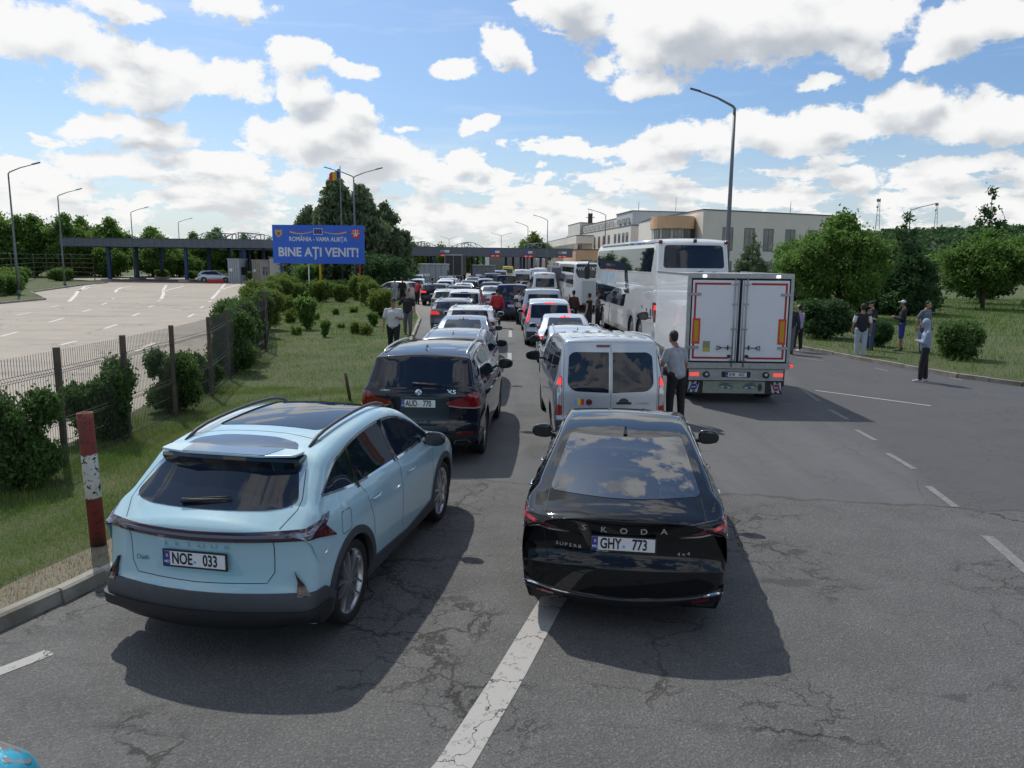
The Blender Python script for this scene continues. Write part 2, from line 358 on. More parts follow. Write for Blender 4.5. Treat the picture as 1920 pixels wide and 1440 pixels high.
main=[(-9.6,-12),(-9.6,-90),(60,-90),(60,12.5),(24,14)]+KR[::-1][1:]+[(9.8,60),(12,90),(16,140),(18,220),(-6,220),(-24,125)]+[(x-.02,y) for x,y in MED[::-1]][1:]
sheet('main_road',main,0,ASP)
LE=[(-6.9,3),(-7.2,12),(-7.9,19),(-9.5,25.5),(-13.5,38),(-19.5,58),(-25,80),(-30.5,105),(-33,150)]
LL=[(-33,200),(-62,200),(-63,112),(-60,104),(-48,92),(-46.5,84),(-41,66),(-33.5,55.5),(-33.2,50),(-46,44),(-80,38),(-80,-90),(-9.62,-90),(-9.62,-12),(-6.9,-12)]
sheet('side_road',LE+LL,-.004,ASP2)
def slab(name,poly,z0,z1,m):
    """raised ground: top sheet plus short side faces"""
    n=len(poly); o=pydata(name,[(x,y,z1) for x,y in poly]+[(x,y,z0) for x,y in poly],[tuple(range(n))]+[(i,(i+1)%n,n+(i+1)%n,n+i) for i in range(n)],m)
    bm=bmesh.new(); bm.from_mesh(o.data); bmesh.ops.triangulate(bm,faces=[f for f in bm.faces if len(f.verts)>4]); bmesh.ops.recalc_face_normals(bm,faces=bm.faces)
    if sum(f.normal.z*f.calc_area() for f in bm.faces)<0: bmesh.ops.reverse_faces(bm,faces=bm.faces)
    bm.to_mesh(o.data); bm.free(); return tag(o,kind='structure')
def offs(pl,d):
    out=[]
    for i,p in enumerate(pl):
        a=Vector(pl[max(i-1,0)]);b=Vector(pl[min(i+1,len(pl)-1)]); t=(b-a).normalized(); out.append((p[0]-t.y*d,p[1]+t.x*d))
    return out
medin=offs(MED,.13)
slab('verge_ground',medin+[(-33.2,125),(-33,150)][:0]+[(-30,125),(-30.5,105),(-25,80),(-19.5,58),(-13.5,38),(-9.5,25.5),(-7.9,19),(-7.2,12),(-6.9,4.9)],-.02,.10,SOIL)
slab('gravel_strip',[(x,y) for x,y in offs(MED[:6],.135)]+[(x,y) for x,y in offs(MED[:6],.62)][::-1],-.02,.104,GRAV)
KC=mat('kerb_concrete',(.34,.325,.29),.9,col2=(.15,.135,.105),scale=2.3,bump=.9,bscale=22,detail=9)
def kerb(name,pl,h=.125,wd=.14,stone=.8,jit=.012,far=60):
    b=MB(); rnd=random.Random(3)
    for a,c in zip(pl[:-1],pl[1:]):
        a,c=Vector(a),Vector(c); L=(c-a).length; k=max(1,int(L/stone)) if a.y<far else 1; t=(c-a)/k; ang=math.atan2(t.y,t.x)
        for i in range(k):
            p=a+t*i; l=t.length-.012; j=rnd.uniform(-jit,jit)*(1.8 if a.y<12 else 1); hh=h+rnd.uniform(-jit,jit)*(1.5 if a.y<12 else .6)
            T=Matrix.Translation((p.x,p.y,0))@Matrix.Rotation(ang+rnd.uniform(-jit,jit),4,'Z')
            cr=.018
            prof=[(-wd+.0,-.03),(-wd,hh-.006),(-.03-cr,hh),(-.02,hh-cr),(0,-.03)]
            v=[T@Vector((0,-(q[0])+j-.0,q[1])) for q in prof]+[T@Vector((l,-(q[0])+j,q[1])) for q in prof]
            f=[(0,1,2,3,4)[::-1],(5,6,7,8,9)]+[(m_,m_+1,m_+6,m_+5) for m_ in range(4)]+[(4,0,5,9)]
            b.add(v,f,0)
    o=b.build(name,KC); 
    bm=bmesh.new(); bm.from_mesh(o.data); bmesh.ops.recalc_face_normals(bm,faces=bm.faces); bm.to_mesh(o.data); bm.free()
    return tag(o,kind='structure')
kerb('kerb',MED)
kerb('kerb',KR[::-1],h=.12)
RG=[(x,y) for x,y in offs(KR,.13)]
slab('verge_ground',[(9.9,60),(12,90),(16,118)]+[(90,118),(90,14)]+RG[::-1],-.02,.10,SOIL)
kerb('kerb',[(-33.2,50.1),(-33.5,55.5),(-41,66),(-46.5,84),(-48,92),(-60,104)],stone=3)
slab('verge_ground',[(-33.4,50.3),(-33.7,55.6),(-41.2,66),(-46.7,84),(-48.2,92),(-60.2,104),(-90,112),(-90,44)],-.02,.09,SOIL)
# markings
def mk(name,polys,z=.004,m=None):
    V=[];F=[]
    for pl in polys: k=len(V); V+=[(x,y,z) for x,y in pl]; F.append(tuple(range(k,k+len(pl))))
    o=pydata(name,V,F,m); bm=bmesh.new(); bm.from_mesh(o.data)
    for f in bm.faces:
        if f.normal.z<0: f.normal_flip()
    bm.to_mesh(o.data); bm.free(); return tag(o,kind='structure')
def worn(t,b,ob):
    n1=noisetex(t,ob,9,6,.7); n2=noisetex(t,ob,45,3,.6)
    c=mixc(t,mrange(t,M(t,'ADD',M(t,'MULTIPLY',n1,.7),M(t,'MULTIPLY',n2,.3)),.36,.46),(.10,.097,.09),(.36,.35,.335))
    wv=VM(t,'ADD',ob,VM(t,'SCALE',VM(t,'SUBTRACT',noisetex(t,ob,1.7,5,.65,0,'Color'),(.5,.5,.5)),None,.75))
    v=nnode(t,'ShaderNodeTexVoronoi',feature='DISTANCE_TO_EDGE'); t.links.new(wv,v.inputs['Vector']); v.inputs['Scale'].default_value=1.6
    c=mixc(t,mrange(t,v.outputs['Distance'],.012,.004,0,1),c,(.03,.028,.026))
    t.links.new(c,b.inputs['Base Color']); b.inputs['Roughness'].default_value=.8
WORN=gmat('worn_road_paint',worn)
WPAINT=mat('road_paint',(.62,.60,.55),.7,var=.25,scale=4)
GPAINT=mat('faded_road_paint',(.22,.22,.215),.8,col2=(.12,.12,.12),scale=14)
def strip(pts,w0,w1=None):
    w1=w1 or w0; n=len(pts); L=[];Rr=[]
    for i,p in enumerate(pts):
        a=Vector(pts[max(i-1,0)]);b=Vector(pts[min(i+1,n-1)]); t=(b-a).normalized(); w_=(w0+(w1-w0)*i/(n-1))/2
        L.append((p[0]-t.y*w_,p[1]+t.x*w_)); Rr.append((p[0]+t.y*w_,p[1]-t.x*w_))
    return [[L[i],L[i+1],Rr[i+1],Rr[i]] for i in range(n-1)]
def g2(px,py): q=P(px,py); return (q.x,q.y)
mk('lane_line',strip([g2(795,1500),g2(848,1440),g2(950,1275),g2(1030,1135)]+[(.75,7.8),(1.15,9.2)],.235),.004,WORN)
mk('lane_line',strip([(-3.95,5.3),(-3.72,5.62),(-3.66,5.72)],.13),.004,WORN)
mk('lane_line',strip([(-.09,23.16),(-.09,26.16)],.14)+strip([(-.09,31.7),(-.1,34.7)],.14)+strip([(-.1,40.5),(-.15,43.5)],.14)+strip([(-.2,49.5),(-.3,52.5)],.14)+strip([(-.07,14.5),(-.08,17.5)],.14)[:0],.004,mat('lane_paint',(.42,.42,.41),.7,var=.3,scale=12))
D_=[((1500,727),(1535,752)),((1555,768),(1590,787)),((1605,806),(1642,826)),((1664,850),(1715,880)),((1740,912),(1792,951)),((1850,1005),(1960,1100))]
mk('edge_dashes',[q for a,b in D_ for q in strip([g2(*a),g2(*b)],.10 if a[0]<1800 else .13)],.004,GPAINT)
mk('parking_line',strip([g2(1528,732),g2(1745,761)],.06),.004,mat('white_line',(.5,.5,.5),.7,var=.15,scale=6))
mk('parking_marks',[q for a,b in(((1490,670),(1545,677)),((1640,690),(1665,696)),((1780,708),(1805,713))) for q in strip([g2(*a),g2(*b)],.10)],.004,GPAINT)
def zf(x,y): return g2(x/3.556,380+y/3.556)
seg=[((0,893),(120,862)),((108,750),(205,733)),((335,695),(392,685)),((328,797),(425,770)),((552,727),(608,711)),((697,840),(780,812)),((678,680),(714,667)),((884,755),(930,737)),((990,697),(1022,686)),((1255,763),(1293,742)),((1335,703),(1360,690)),((745,642),(765,636)),((1050,658),(1072,650)),((1392,663),(1410,654)),((905,990),(1030,935)),((400,950),(515,922)),((0,700),(60,697)),((-200,1010),(-60,970))]
cur=[[(460,660),(500,622),(520,590),(570,558),(640,545)],[(520,588),(600,565),(680,556)],[(770,598),(776,582),(810,567),(880,557)],[(1075,642),(1090,610),(1090,580),(1110,550)],[(1092,590),(1150,575),(1225,556)],[(1412,642),(1465,585),(1500,540)],[(1470,582),(1520,566),(1600,545)]]
mk('lane_markings',[q for a,b in seg for q in strip([zf(*a),zf(*b)],.17)]+[q for c in cur for q in strip([zf(*p) for p in c],.26)],.004,WPAINT)
# hills
def hill(name,x0,x1,y,h,seed,dep=260):
    V=[];F=[];nx,ny=90,26; rnd=Vector((seed,seed*2.1,0))
    for j in range(ny):
        for i in range(nx):
            x=x0+(x1-x0)*i/(nx-1); yy=y+dep*j/(ny-1); t=j/(ny-1)
            s_=math.sin(PI*min(1,t*.62))**1.2; k=min(1,i/18,(nx-1-i)/6) if True else 1
            z=h(x)*s_*max(0,min(1,(x-x0)/120))+noise.noise(Vector((x*.012,yy*.012,seed)))*5*s_+noise.noise(Vector((x*.1,yy*.1,seed)))*1.6
            V.append((x,yy,z-1))
    for j in range(ny-1):
        for i in range(nx-1): a=j*nx+i; F.append((a,a+1,a+nx+1,a+nx))
    return tag(pydata(name,V,F,mat('hill_woods',(.040,.075,.025),.9,col2=(.022,.045,.018),scale=.045,detail=8,bump=1.0,bscale=.25),smooth=True),kind='structure')
hill('hills',120,900,480,lambda x:27+max(0,x-250)*.05,3)
# ---- grass blades (too many to count): near verge, far verge, right-hand verge
def in_poly(x,y,poly):
    c=np.zeros(len(x),bool); n=len(poly); j=n-1
    for i in range(n):
        xi,yi=poly[i]; xj,yj=poly[j]
        m_=((yi>y)!=(yj>y))&(x<(xj-xi)*(y-yi)/((yj-yi) if yj!=yi else 1e-9)+xi); c^=m_; j=i
    return c
def grassmat(name,cols):
    m=bpy.data.materials.new(name); m.use_nodes=True; t=m.node_tree; b=t.nodes['Principled BSDF']; tcn=nnode(t,'ShaderNodeTexCoord'); ob=tcn.outputs['Object']
    big=noisetex(t,ob,.5,4,.6); fi=noisetex(t,ob,14,3,.7)
    c=mixc(t,mrange(t,big,.38,.62),cols[0],cols[1]); c=mixc(t,mrange(t,fi,.45,.7),c,cols[2])
    t.links.new(c,b.inputs['Base Color']); b.inputs['Roughness'].default_value=.6
    b.inputs['Specular IOR Level'].default_value=.25
    tr_=nnode(t,'ShaderNodeBsdfTranslucent'); t.links.new(c,tr_.inputs[0]); mx=nnode(t,'ShaderNodeMixShader'); mx.inputs[0].default_value=.35
    t.links.new(b.outputs[0],mx.inputs[1]); t.links.new(tr_.outputs[0],mx.inputs[2]); t.links.new(mx.outputs[0],t.nodes['Material Output'].inputs[0]); return m
GR3=grassmat('straw_grass',((.16,.15,.06),(.26,.22,.12),(.10,.13,.04)))
def grass(name,poly,n,h0,h1,wd,m,z,seed,ymin,ymax,power=1.0,patch=None):
    r=np.random.default_rng(seed); xs=[p[0] for p in poly]
    x=np.empty(0);y=np.empty(0)
    while len(x)<n:
        yy=ymin+(ymax-ymin)*r.random(n)**power; xx=r.uniform(min(xs),max(xs),n); k=in_poly(xx,yy,poly); x=np.append(x,xx[k]); y=np.append(y,yy[k])
    x=x[:n];y=y[:n]
    cl=np.sin(x*2.1+np.sin(y*1.3)*2)*np.sin(y*1.7+np.cos(x*.9)*2); k=r.random(n)<(.55+.45*cl); x=x[k];y=y[k];n=len(x)
    a=r.uniform(0,2*PI,n); h=(h0+(h1-h0)*r.random(n)**2)*(.7+.5*(np.sin(x*.8)*np.cos(y*.6)+1)/2); lean=r.uniform(.1,.9,n)*h; la=r.uniform(0,2*PI,n); w_=wd*(1+.04*y)
    V=np.zeros((n,3,3)); V[:,0,0]=x-np.cos(a)*w_;V[:,0,1]=y-np.sin(a)*w_;V[:,1,0]=x+np.cos(a)*w_;V[:,1,1]=y+np.sin(a)*w_;V[:,2,0]=x+np.cos(la)*lean;V[:,2,1]=y+np.sin(la)*lean
    V[:,0:2,2]=z-.01;V[:,2,2]=z+h
    me=bpy.data.meshes.new(name); me.vertices.add(3*n); me.vertices.foreach_set('co',V.ravel()); me.loops.add(3*n); me.loops.foreach_set('vertex_index',np.arange(3*n,dtype=np.int32)); me.polygons.add(n); me.polygons.foreach_set('loop_start',np.arange(0,3*n,3,dtype=np.int32)); me.polygons.foreach_set('loop_total',np.full(n,3,dtype=np.int32)); me.update(calc_edges=True)
    return tag(mobj(name,me,m),'short dry grass covering the verge' if h1<.2 else 'rough green grass covering the bank','grass',kind='stuff')
GR1=grassmat('dry_grass',((.12,.235,.040),(.24,.28,.08),(.14,.25,.05)))
GR2=grassmat('green_grass',((.10,.225,.034),(.14,.235,.045),(.075,.165,.026)))
vp=[(-8.8,5.15),(-5.0,6.0),(-4.75,6.6),(-4.6,7.3),(-4.1,8.5),(-3.6,10),(-3.1,12.5),(-3.0,14.7),(-3.4,20),(-4.0,29.6),(-5.0,40.4),(-6.8,52),(-9.4,62.4),(-19,62),(-13.2,38),(-9.2,25.5),(-7.7,19),(-7.0,12),(-6.8,5.2)]
grass('grass',vp,150000,.02,.10,.0028,GR1,.10,1,5,18,1.3)
grass('grass',vp,90000,.03,.14,.004,GR1,.10,2,17,62,1.2)
gv=[(x,y) for x,y in offs(MED[:7],.15)]+[(x,y) for x,y in offs(MED[:7],.7)][::-1]
grass('grass',gv,9000,.015,.07,.0028,GR3,.10,7,5.2,10.3,1.0)
rg=RG[::-1]+[(10.2,60),(60,60),(60,16)]
rg=[(10.1,38)]+[(x+.15,y) for x,y in RG[1:]]+[(26,14.5),(60,16),(70,70),(10.4,70)]
grass('grass',rg,170000,.06,.32,.006,GR2,.10,3,15,70,1.25)
# ================================================================ vehicle bodies
def chaikin(pts,it=3):
    pts=[np.array(p,float) for p in pts]
    for _ in range(it):
        q=[pts[0]]
        for a,b in zip(pts[:-1],pts[1:]): q+=[a*.75+b*.25,a*.25+b*.75]
        q.append(pts[-1]); pts=q
    return np.array(pts)
class Body:
    def __init__(s,sil,W,sill,belt,tumble=.35,rear=(.9,.10),front=(1.1,.16),under=.05,shoulder=.02,it=3,ghin=0.03,zw=.62):
        s.W=W/2; s.sill=sill; s.belt=belt; s.tumble=tumble; s.rear=rear; s.front=front; s.under=under; s.shoulder=shoulder; s.ghin=ghin; s.zw=zw
        s.C=chaikin(sil,it); s.L=max(p[0] for p in sil)
    def X(s,y,z):
        w=s.W
        yr,ar=s.rear; yf,af=s.front
        if y<yr: w-=s.W*ar*max(0,(yr-y)/yr)**2.2
        if y>s.L-yf: w-=s.W*af*max(0,(y-(s.L-yf))/yf)**2.2
        b=s.belt[0]+(s.belt[1]-s.belt[0])*min(1,max(0,y/s.L))
        zm=s.zw*b
        if z<zm: w-=s.under*((zm-z)/max(.01,zm-s.sill))**2
        elif z<b: w-=s.shoulder*((z-zm)/(b-zm))**2
        else:
            d=z-b; w-=s.shoulder+s.ghin*min(1,d/.06)+s.tumble*d
        return w
    def mesh(s):
        C=s.C; n=len(C); T=np.gradient(C[:,:2],axis=0); T/=np.linalg.norm(T,axis=1)[:,None]+1e-9
        N=np.stack([T[:,1],-T[:,0]],1)         # inward for a path rear-bottom -> roof -> front-bottom
        al=np.concatenate([[0],np.cumsum(np.linalg.norm(np.diff(C[:,:2],axis=0),axis=1))])
        wt_=np.maximum(.004,np.gradient(al)); sg_=.07; Kn=np.exp(-((al[:,None]-al[None])/sg_)**2)*wt_[None]; N=Kn@N; N/=np.linalg.norm(N,axis=1)[:,None]
        v=[];f=[]
        K=5;Q=6; rows=[]
        E=C[:,:2]+N*(C[:,2]+C[:,3])[:,None]
        for i in range(n):
            y,z,r,bow=C[i]; Xe=s.X(E[i,0],E[i,1]); k=max(.02,min(.6,r/Xe)); ss=[]
            for a in range(K+1): u=(1-k)*a/K; ss.append((u,0))
            for a in range(1,Q+1):
                th=PI/2*a/Q; q=math.sin(th); ss.append(((1-k)+k*q,1-math.sqrt(max(0,1-q*q))))
            row=[]
            for sg in(-1,1):
                part=[]
                for (u,q) in ss:
                    if sg==-1 and u==0: continue
                    dd=bow*u*u+r*q; yy=y+N[i,0]*dd; zz=z+N[i,1]*dd
                    part.append((sg*Xe*u,yy,zz))
                row+= part[::-1] if sg==-1 else part
            rows.append(list(range(len(v),len(v)+len(row)))); v+=row
        m=len(rows[0])
        for i in range(n-1):
            for j in range(m-1): f.append((rows[i][j],rows[i+1][j],rows[i+1][j+1],rows[i][j+1]))
        # sides
        arc=np.concatenate([[0],np.cumsum(np.linalg.norm(np.diff(E,axis=0),axis=1))]); arc/=arc[-1]
        cy=np.maximum.accumulate(E[:,0]); ya,yb=E[0,0],E[-1,0]
        cyn=(cy-cy[0])/max(1e-6,cy[-1]-cy[0]); u=.3*arc+.7*cyn
        J=14; left=[];right=[]
        for sg,store in((1,right),(-1,left)):
            for i in range(n):
                by=ya+(yb-ya)*u[i]; col=[]
                for j in range(1,J+1):
                    t=j/J; y=E[i,0]*(1-t)+by*t; z=E[i,1]*(1-t)+s.sill*t
                    col.append(len(v)); v.append((sg*s.X(y,z),y,z))
                top=rows[i][m-1] if sg==1 else rows[i][0]
                store.append([top]+col)
        for i in range(n-1):
            for j in range(J):
                a,b,c,d=right[i][j],right[i][j+1],right[i+1][j+1],right[i+1][j]; f.append((a,b,c,d)[::-1])
                a,b,c,d=left[i][j],left[i][j+1],left[i+1][j+1],left[i+1][j]; f.append((a,b,c,d))
            f.append((right[i][J],left[i][J],left[i+1][J],right[i+1][J])[::-1])
        bm=bmesh.new(); vs=[bm.verts.new(p) for p in v]
        for q in f:
            try: bm.faces.new([vs[k] for k in q])
            except ValueError: pass
        bmesh.ops.remove_doubles(bm,verts=bm.verts,dist=2e-4)
        bmesh.ops.holes_fill(bm,edges=[e for e in bm.edges if e.is_boundary],sides=0)
        bmesh.ops.recalc_face_normals(bm,faces=bm.faces)
        for q in bm.faces: q.smooth=True
        return bm
def rp(pts,r,seg=4):
    """round the corners of a polygon"""
    out=[];n=len(pts)
    for i in range(n):
        a,b,c=Vector(pts[i-1]),Vector(pts[i]),Vector(pts[(i+1)%n])
        rr=r[i] if hasattr(r,'__len__') else r
        d1=(a-b);d2=(c-b); q=min(rr,d1.length*.48,d2.length*.48)
        p1=b+d1.normalized()*q; p2=b+d2.normalized()*q
        for k in range(seg+1):
            t=k/seg; out.append(tuple(p1*(1-t)**2+b*2*t*(1-t)+p2*t*t))
    return out
class Decal:
    def __init__(s,bm): s.bvh=BVHTree.FromBMesh(bm)
    def ray(s,view,a,b,sg=1):
        if view=='side': o,d=Vector((3*sg,a,b)),Vector((-sg,0,0))
        elif view=='rear': o,d=Vector((a,-3,b)),Vector((0,1,0))
        elif view=='wrap':
            W2,rc=s.wrap; sx=1 if a>=0 else -1; q=abs(a); l0=W2-rc; l1=l0+rc*PI/2
            if q<l0: px_,py_,nx_,ny_=q,0,0,-1
            elif q<l1: th=(q-l0)/rc; px_,py_,nx_,ny_=l0+rc*math.sin(th),rc-rc*math.cos(th),math.sin(th),-math.cos(th)
            else: px_,py_,nx_,ny_=W2,rc+(q-l1),1,0
            o,d=Vector((sx*(px_+nx_),py_+ny_,b)),Vector((-sx*nx_,-ny_,0))
        elif view=='front': o,d=Vector((a,20,b)),Vector((0,-1,0))
        else: o,d=Vector((a,b,6)),Vector((0,0,-1))
        h=s.bvh.ray_cast(o,d)
        if h[0] is None:
            h=s.bvh.find_nearest(o+d*1.0) if view=='wrap' else s.bvh.find_nearest(Vector((0 if view=='side' else a, b if view=='top' else (a if view=='side' else .1), b if view!='top' else 1.5))); return h[0],h[1],d
        return h[0],h[1],d
    def pts(s,view,pl,e,sg):
        out=[]
        for a,b in pl:
            p,nn,d=s.ray(view,a,b,sg); nn=nn if nn.dot(d)<0 else -nn
            out.append(p-d*e*.5+nn*e*.5)
        return out
    def patch(s,name,view,poly,m,parent,e=.004,depth=.012,g=.06,sg=1):
        P2=[]
        n=len(poly)
        for i in range(n):
            a,b=Vector(poly[i]),Vector(poly[(i+1)%n]); k=max(1,int((b-a).length/g))
            for j in range(k): P2.append(a.lerp(b,j/k))
        nb=len(P2); xs=[p.x for p in P2]; ys=[p.y for p in P2]
        gx=np.arange(min(xs)+g/2,max(xs),g); gy=np.arange(min(ys)+g/2,max(ys),g)
        def inside(x,y):
            c=False;j=nb-1
            for i in range(nb):
                if (P2[i].y>y)!=(P2[j].y>y) and x<(P2[j].x-P2[i].x)*(y-P2[i].y)/(P2[j].y-P2[i].y)+P2[i].x: c=not c
                j=i
            return c
        ins=[]
        for x in gx:
            for y in gy:
                if inside(x,y) and min((P2[i]-Vector((x,y))).length for i in range(0,nb))>g*.3: ins.append(Vector((x,y)))
        pts=P2+ins
        vc,_,fc,_,_,_=delaunay_2d_cdt([Vector((p.x,p.y)) for p in pts],[(i,(i+1)%nb) for i in range(nb)],[],1,1e-6)
        top=s.pts(view,[(q.x,q.y) for q in vc],e,sg); V=list(top); F=[tuple(q) for q in fc]
        bnd=[Vector((p.x,p.y)) for p in P2]
        bt=s.pts(view,[(q.x,q.y) for q in bnd],e,sg); bl=s.pts(view,[(q.x,q.y) for q in bnd],e-depth,sg)
        b0=len(V); V+=bt+bl
        sm=[True]*len(F)
        for i in range(nb): F.append((b0+i,b0+(i+1)%nb,b0+nb+(i+1)%nb,b0+nb+i)); sm.append(False)
        o=pydata(name,V,F,m,parent); o.data.polygons.foreach_set('use_smooth',sm)
        # consistent normals outward
        bm=bmesh.new(); bm.from_mesh(o.data); bmesh.ops.recalc_face_normals(bm,faces=bm.faces)
        d={'side':Vector((-sg,0,0)),'wrap':Vector((0,1,0)),'rear':Vector((0,1,0)),'front':Vector((0,-1,0)),'top':Vector((0,0,-1))}[view]
        ft=max(bm.faces,key=lambda q:q.calc_area())
        if ft.normal.dot(d)>0: bmesh.ops.reverse_faces(bm,faces=bm.faces)
        bm.to_mesh(o.data); bm.free()
        return o
    def seam(s,name,view,line,m,parent,wd=.006,e=.0015,sg=1,closed=False,g=.04):
        L=[Vector(p) for p in line]
        if closed: L.append(L[0])
        q=[]
        for a,b in zip(L[:-1],L[1:]):
            k=max(1,int((b-a).length/g))
            for j in range(k): q.append(a.lerp(b,j/k))
        q.append(L[-1]); V=[];F=[]
        for i,p in enumerate(q):
            t=(q[min(i+1,len(q)-1)]-q[max(i-1,0)]).normalized(); nn=Vector((-t.y,t.x))*wd/2
            V+=s.pts(view,[tuple(p+nn),tuple(p-nn)],e,sg)
        for i in range(len(q)-1): F.append((2*i,2*i+1,2*i+3,2*i+2))
        return V,F
    def seams(s,name,lines,m,parent,wd=.006,e=.0015):
        for (view,line,closed,both) in lines:
            for sg in ((1,-1) if both and view=='side' else (1,)):
                a,b=s.seam(name,view,line,m,parent,wd,e,sg,closed); pydata(name,a,b,m,parent)
                if both and view!='side':
                    a,b=s.seam(name,view,[(-x,y) for x,y in line],m,parent,wd,e,sg,closed); pydata(name,a,b,m,parent)
def cut_wheels(bm,name,paintm,axles,Rw,W,parent,depth=.34,grow=.055,wellm=None):
    me=bpy.data.meshes.new(name); bm.to_mesh(me)
    me.materials.append(paintm); me.materials.append(wellm or BLK)
    o=bpy.data.objects.new(name,me); link(o,parent)
    cb=MB()
    for y in axles:
        for sg in(1,-1):
            r=Rw+grow; x0=sg*(W/2-depth); x1=sg*(W/2+.2); seg=36
            v=[];zc=Rw
            for x in(x0,x1):
                for k in range(seg): t=2*PI*k/seg; v.append((x,y+r*math.cos(t),zc+r*math.sin(t)))
            f=[tuple(range(seg)),tuple(range(seg,2*seg))[::-1]]+[(k,seg+k,seg+(k+1)%seg,(k+1)%seg) for k in range(seg)]
            cb.add(v,f,0)
    co=cb.build('cutter',wellm or BLK)
    b2=bmesh.new(); b2.from_mesh(co.data); bmesh.ops.recalc_face_normals(b2,faces=b2.faces); b2.to_mesh(co.data); b2.free()
    md=o.modifiers.new('b','BOOLEAN'); md.operation='DIFFERENCE'; md.object=co; md.solver='EXACT'
    try: md.material_mode='TRANSFER'
    except Exception: pass
    dg=bpy.context.evaluated_depsgraph_get(); nm=bpy.data.meshes.new_from_object(o.evaluated_get(dg))
    o.modifiers.clear()
    if len(nm.polygons)>200: o.data=nm
    else: print('BOOLEAN FAILED',name)
    cm=co.data; bpy.data.objects.remove(co); bpy.data.meshes.remove(cm)
    return o
_wh={}
def wheel_meshes(Rw,wt,style):
    key=(Rw,wt,style)
    if key in _wh: return _wh[key]
    h=wt/2; ri=Rw*(.76 if style=='split' else .70)
    ty=MB(); ty.lathe([(ri,-h*.8),(Rw*.86,-h),(Rw*.97,-h*.9),(Rw,-h*.6),(Rw,h*.6),(Rw*.97,h*.9),(Rw*.86,h),(ri,h*.8)],'x',seg=40)
    hub=MB(); hub.lathe([(0.001,h*.1),(ri*.75,h*.1),(ri*.78,-h*.3),(0.001,-h*.3)],'x',seg=24)
    rm=MB(); rm.lathe([(ri*.93,-h*.7),(ri*.93,h*.45),(ri*1.0,h*.82),(ri*1.03,h*.82),(ri*1.02,h*.7)],'x',seg=40)
    rm.lathe([(0.001,h*.78),(ri*.16,h*.76),(ri*.2,h*.5),(ri*.2,h*.1)],'x',seg=20)
    if style=='multi': spk=[(a,.030,.018,0.10) for a in range(0,360,36)]
    elif style=='split': spk=[(a+s_,.034,.022,s_*.006) for a in range(0,360,72) for s_ in(-12,12)]
    elif style=='cap': spk=[(a,.09,.10,0) for a in range(0,360,45)]
    else: spk=[(a,.075,.06,0) for a in range(0,360,72)]
    for a,w0,w1,tw in spk:
        a=R(a); c0,c1=ri*.15,ri*.97; a2=a+tw*3
        def pt(r,ang,off,x): return (x, r*math.cos(ang)-off*math.sin(ang), r*math.sin(ang)+off*math.cos(ang))
        v=[];k=ri/.25
        for (r,an,w_) in((c0,a,w0*k),((c0+c1)/2,a+tw*1.2,(w0+w1)/2*k),(c1,a2,w1*k)):
            for x,o_ in((h*.42,-w_/2),(h*.42,w_/2),(h*.80,w_*.35),(h*.80,-w_*.35)): v.append(pt(r,an,o_,x))
        f=[(0,3,2,1),(8,9,10,11)]
        for q in(0,4):
            for j in range(4): f.append((q+j,q+(j+1)%4,q+4+(j+1)%4,q+4+j))
        rm.add(v,f,0)
    _wh[key]=(hub,ty,rm); return _wh[key]
_whm={}
def wheel(parent,x,y,Rw,wt,style='five',rimm=None):
    key=(Rw,wt,style,(rimm or RIM).name)
    if key not in _whm:
        hub,ty,rm=wheel_meshes(Rw,wt,style); r=[]
        for n_,mb,m_ in(('wheel',hub,GREYPL),('tyre',ty,RUB),('rim',rm,rimm or RIM)):
            o=mb.build(n_,m_); r.append(o.data); bpy.data.objects.remove(o)
        _whm[key]=r
    hm,tm,rm=_whm[key]
    o=bpy.data.objects.new('wheel',hm); link(o,parent); o.location=(x,y,Rw); o.rotation_euler=(0,0,0 if x>0 else PI)
    for n_,d in(('tyre',tm),('rim',rm)): c=bpy.data.objects.new(n_,d); link(c,o)
    return o
def mirror(parent,x,y,z,sg,m,s=1.0):
    """door mirror: rounded housing on a short arm, with its glass facing back"""
    b=bmesh.new(); bmesh.ops.create_icosphere(b,subdivisions=3,radius=1)
    for q in b.verts:
        c=q.co; c.x=(abs(c.x)**.7)*math.copysign(1,c.x)*.125*s; c.z=(abs(c.z)**.75)*math.copysign(1,c.z)*.085*s*(1.0-.25*(c.x*sg/.125)*.5); c.y=c.y*.10*s
        if c.y<-.01: c.y=-.01-(abs(c.y)-.01)*.25
    for q in b.faces: q.smooth=True
    me=bpy.data.meshes.new('door_mirror'); b.to_mesh(me); b.free(); o=mobj('door_mirror',me,m,parent); o.location=(x+sg*.16*s,y,z)
    k=MB(); k.box(-.03,.03,-.035,.035,-.02,.02); a=k.build('mirror_arm',BLK,o,.006); a.location=(-sg*.14*s,.01,-.045*s); a.scale=(1.8,1,1)
    gm=MB(); poly=rp([(-.10*s,-.062*s),(.10*s,-.062*s),(.105*s,.05*s),(-.095*s,.062*s)],.03*s)
    gm.prism(poly,0,.004,T=Matrix.Translation((0,-.036*s,0))@Matrix.Rotation(PI/2,4,'X')); gm.build('mirror_glass',GLASS2,o)
    return o
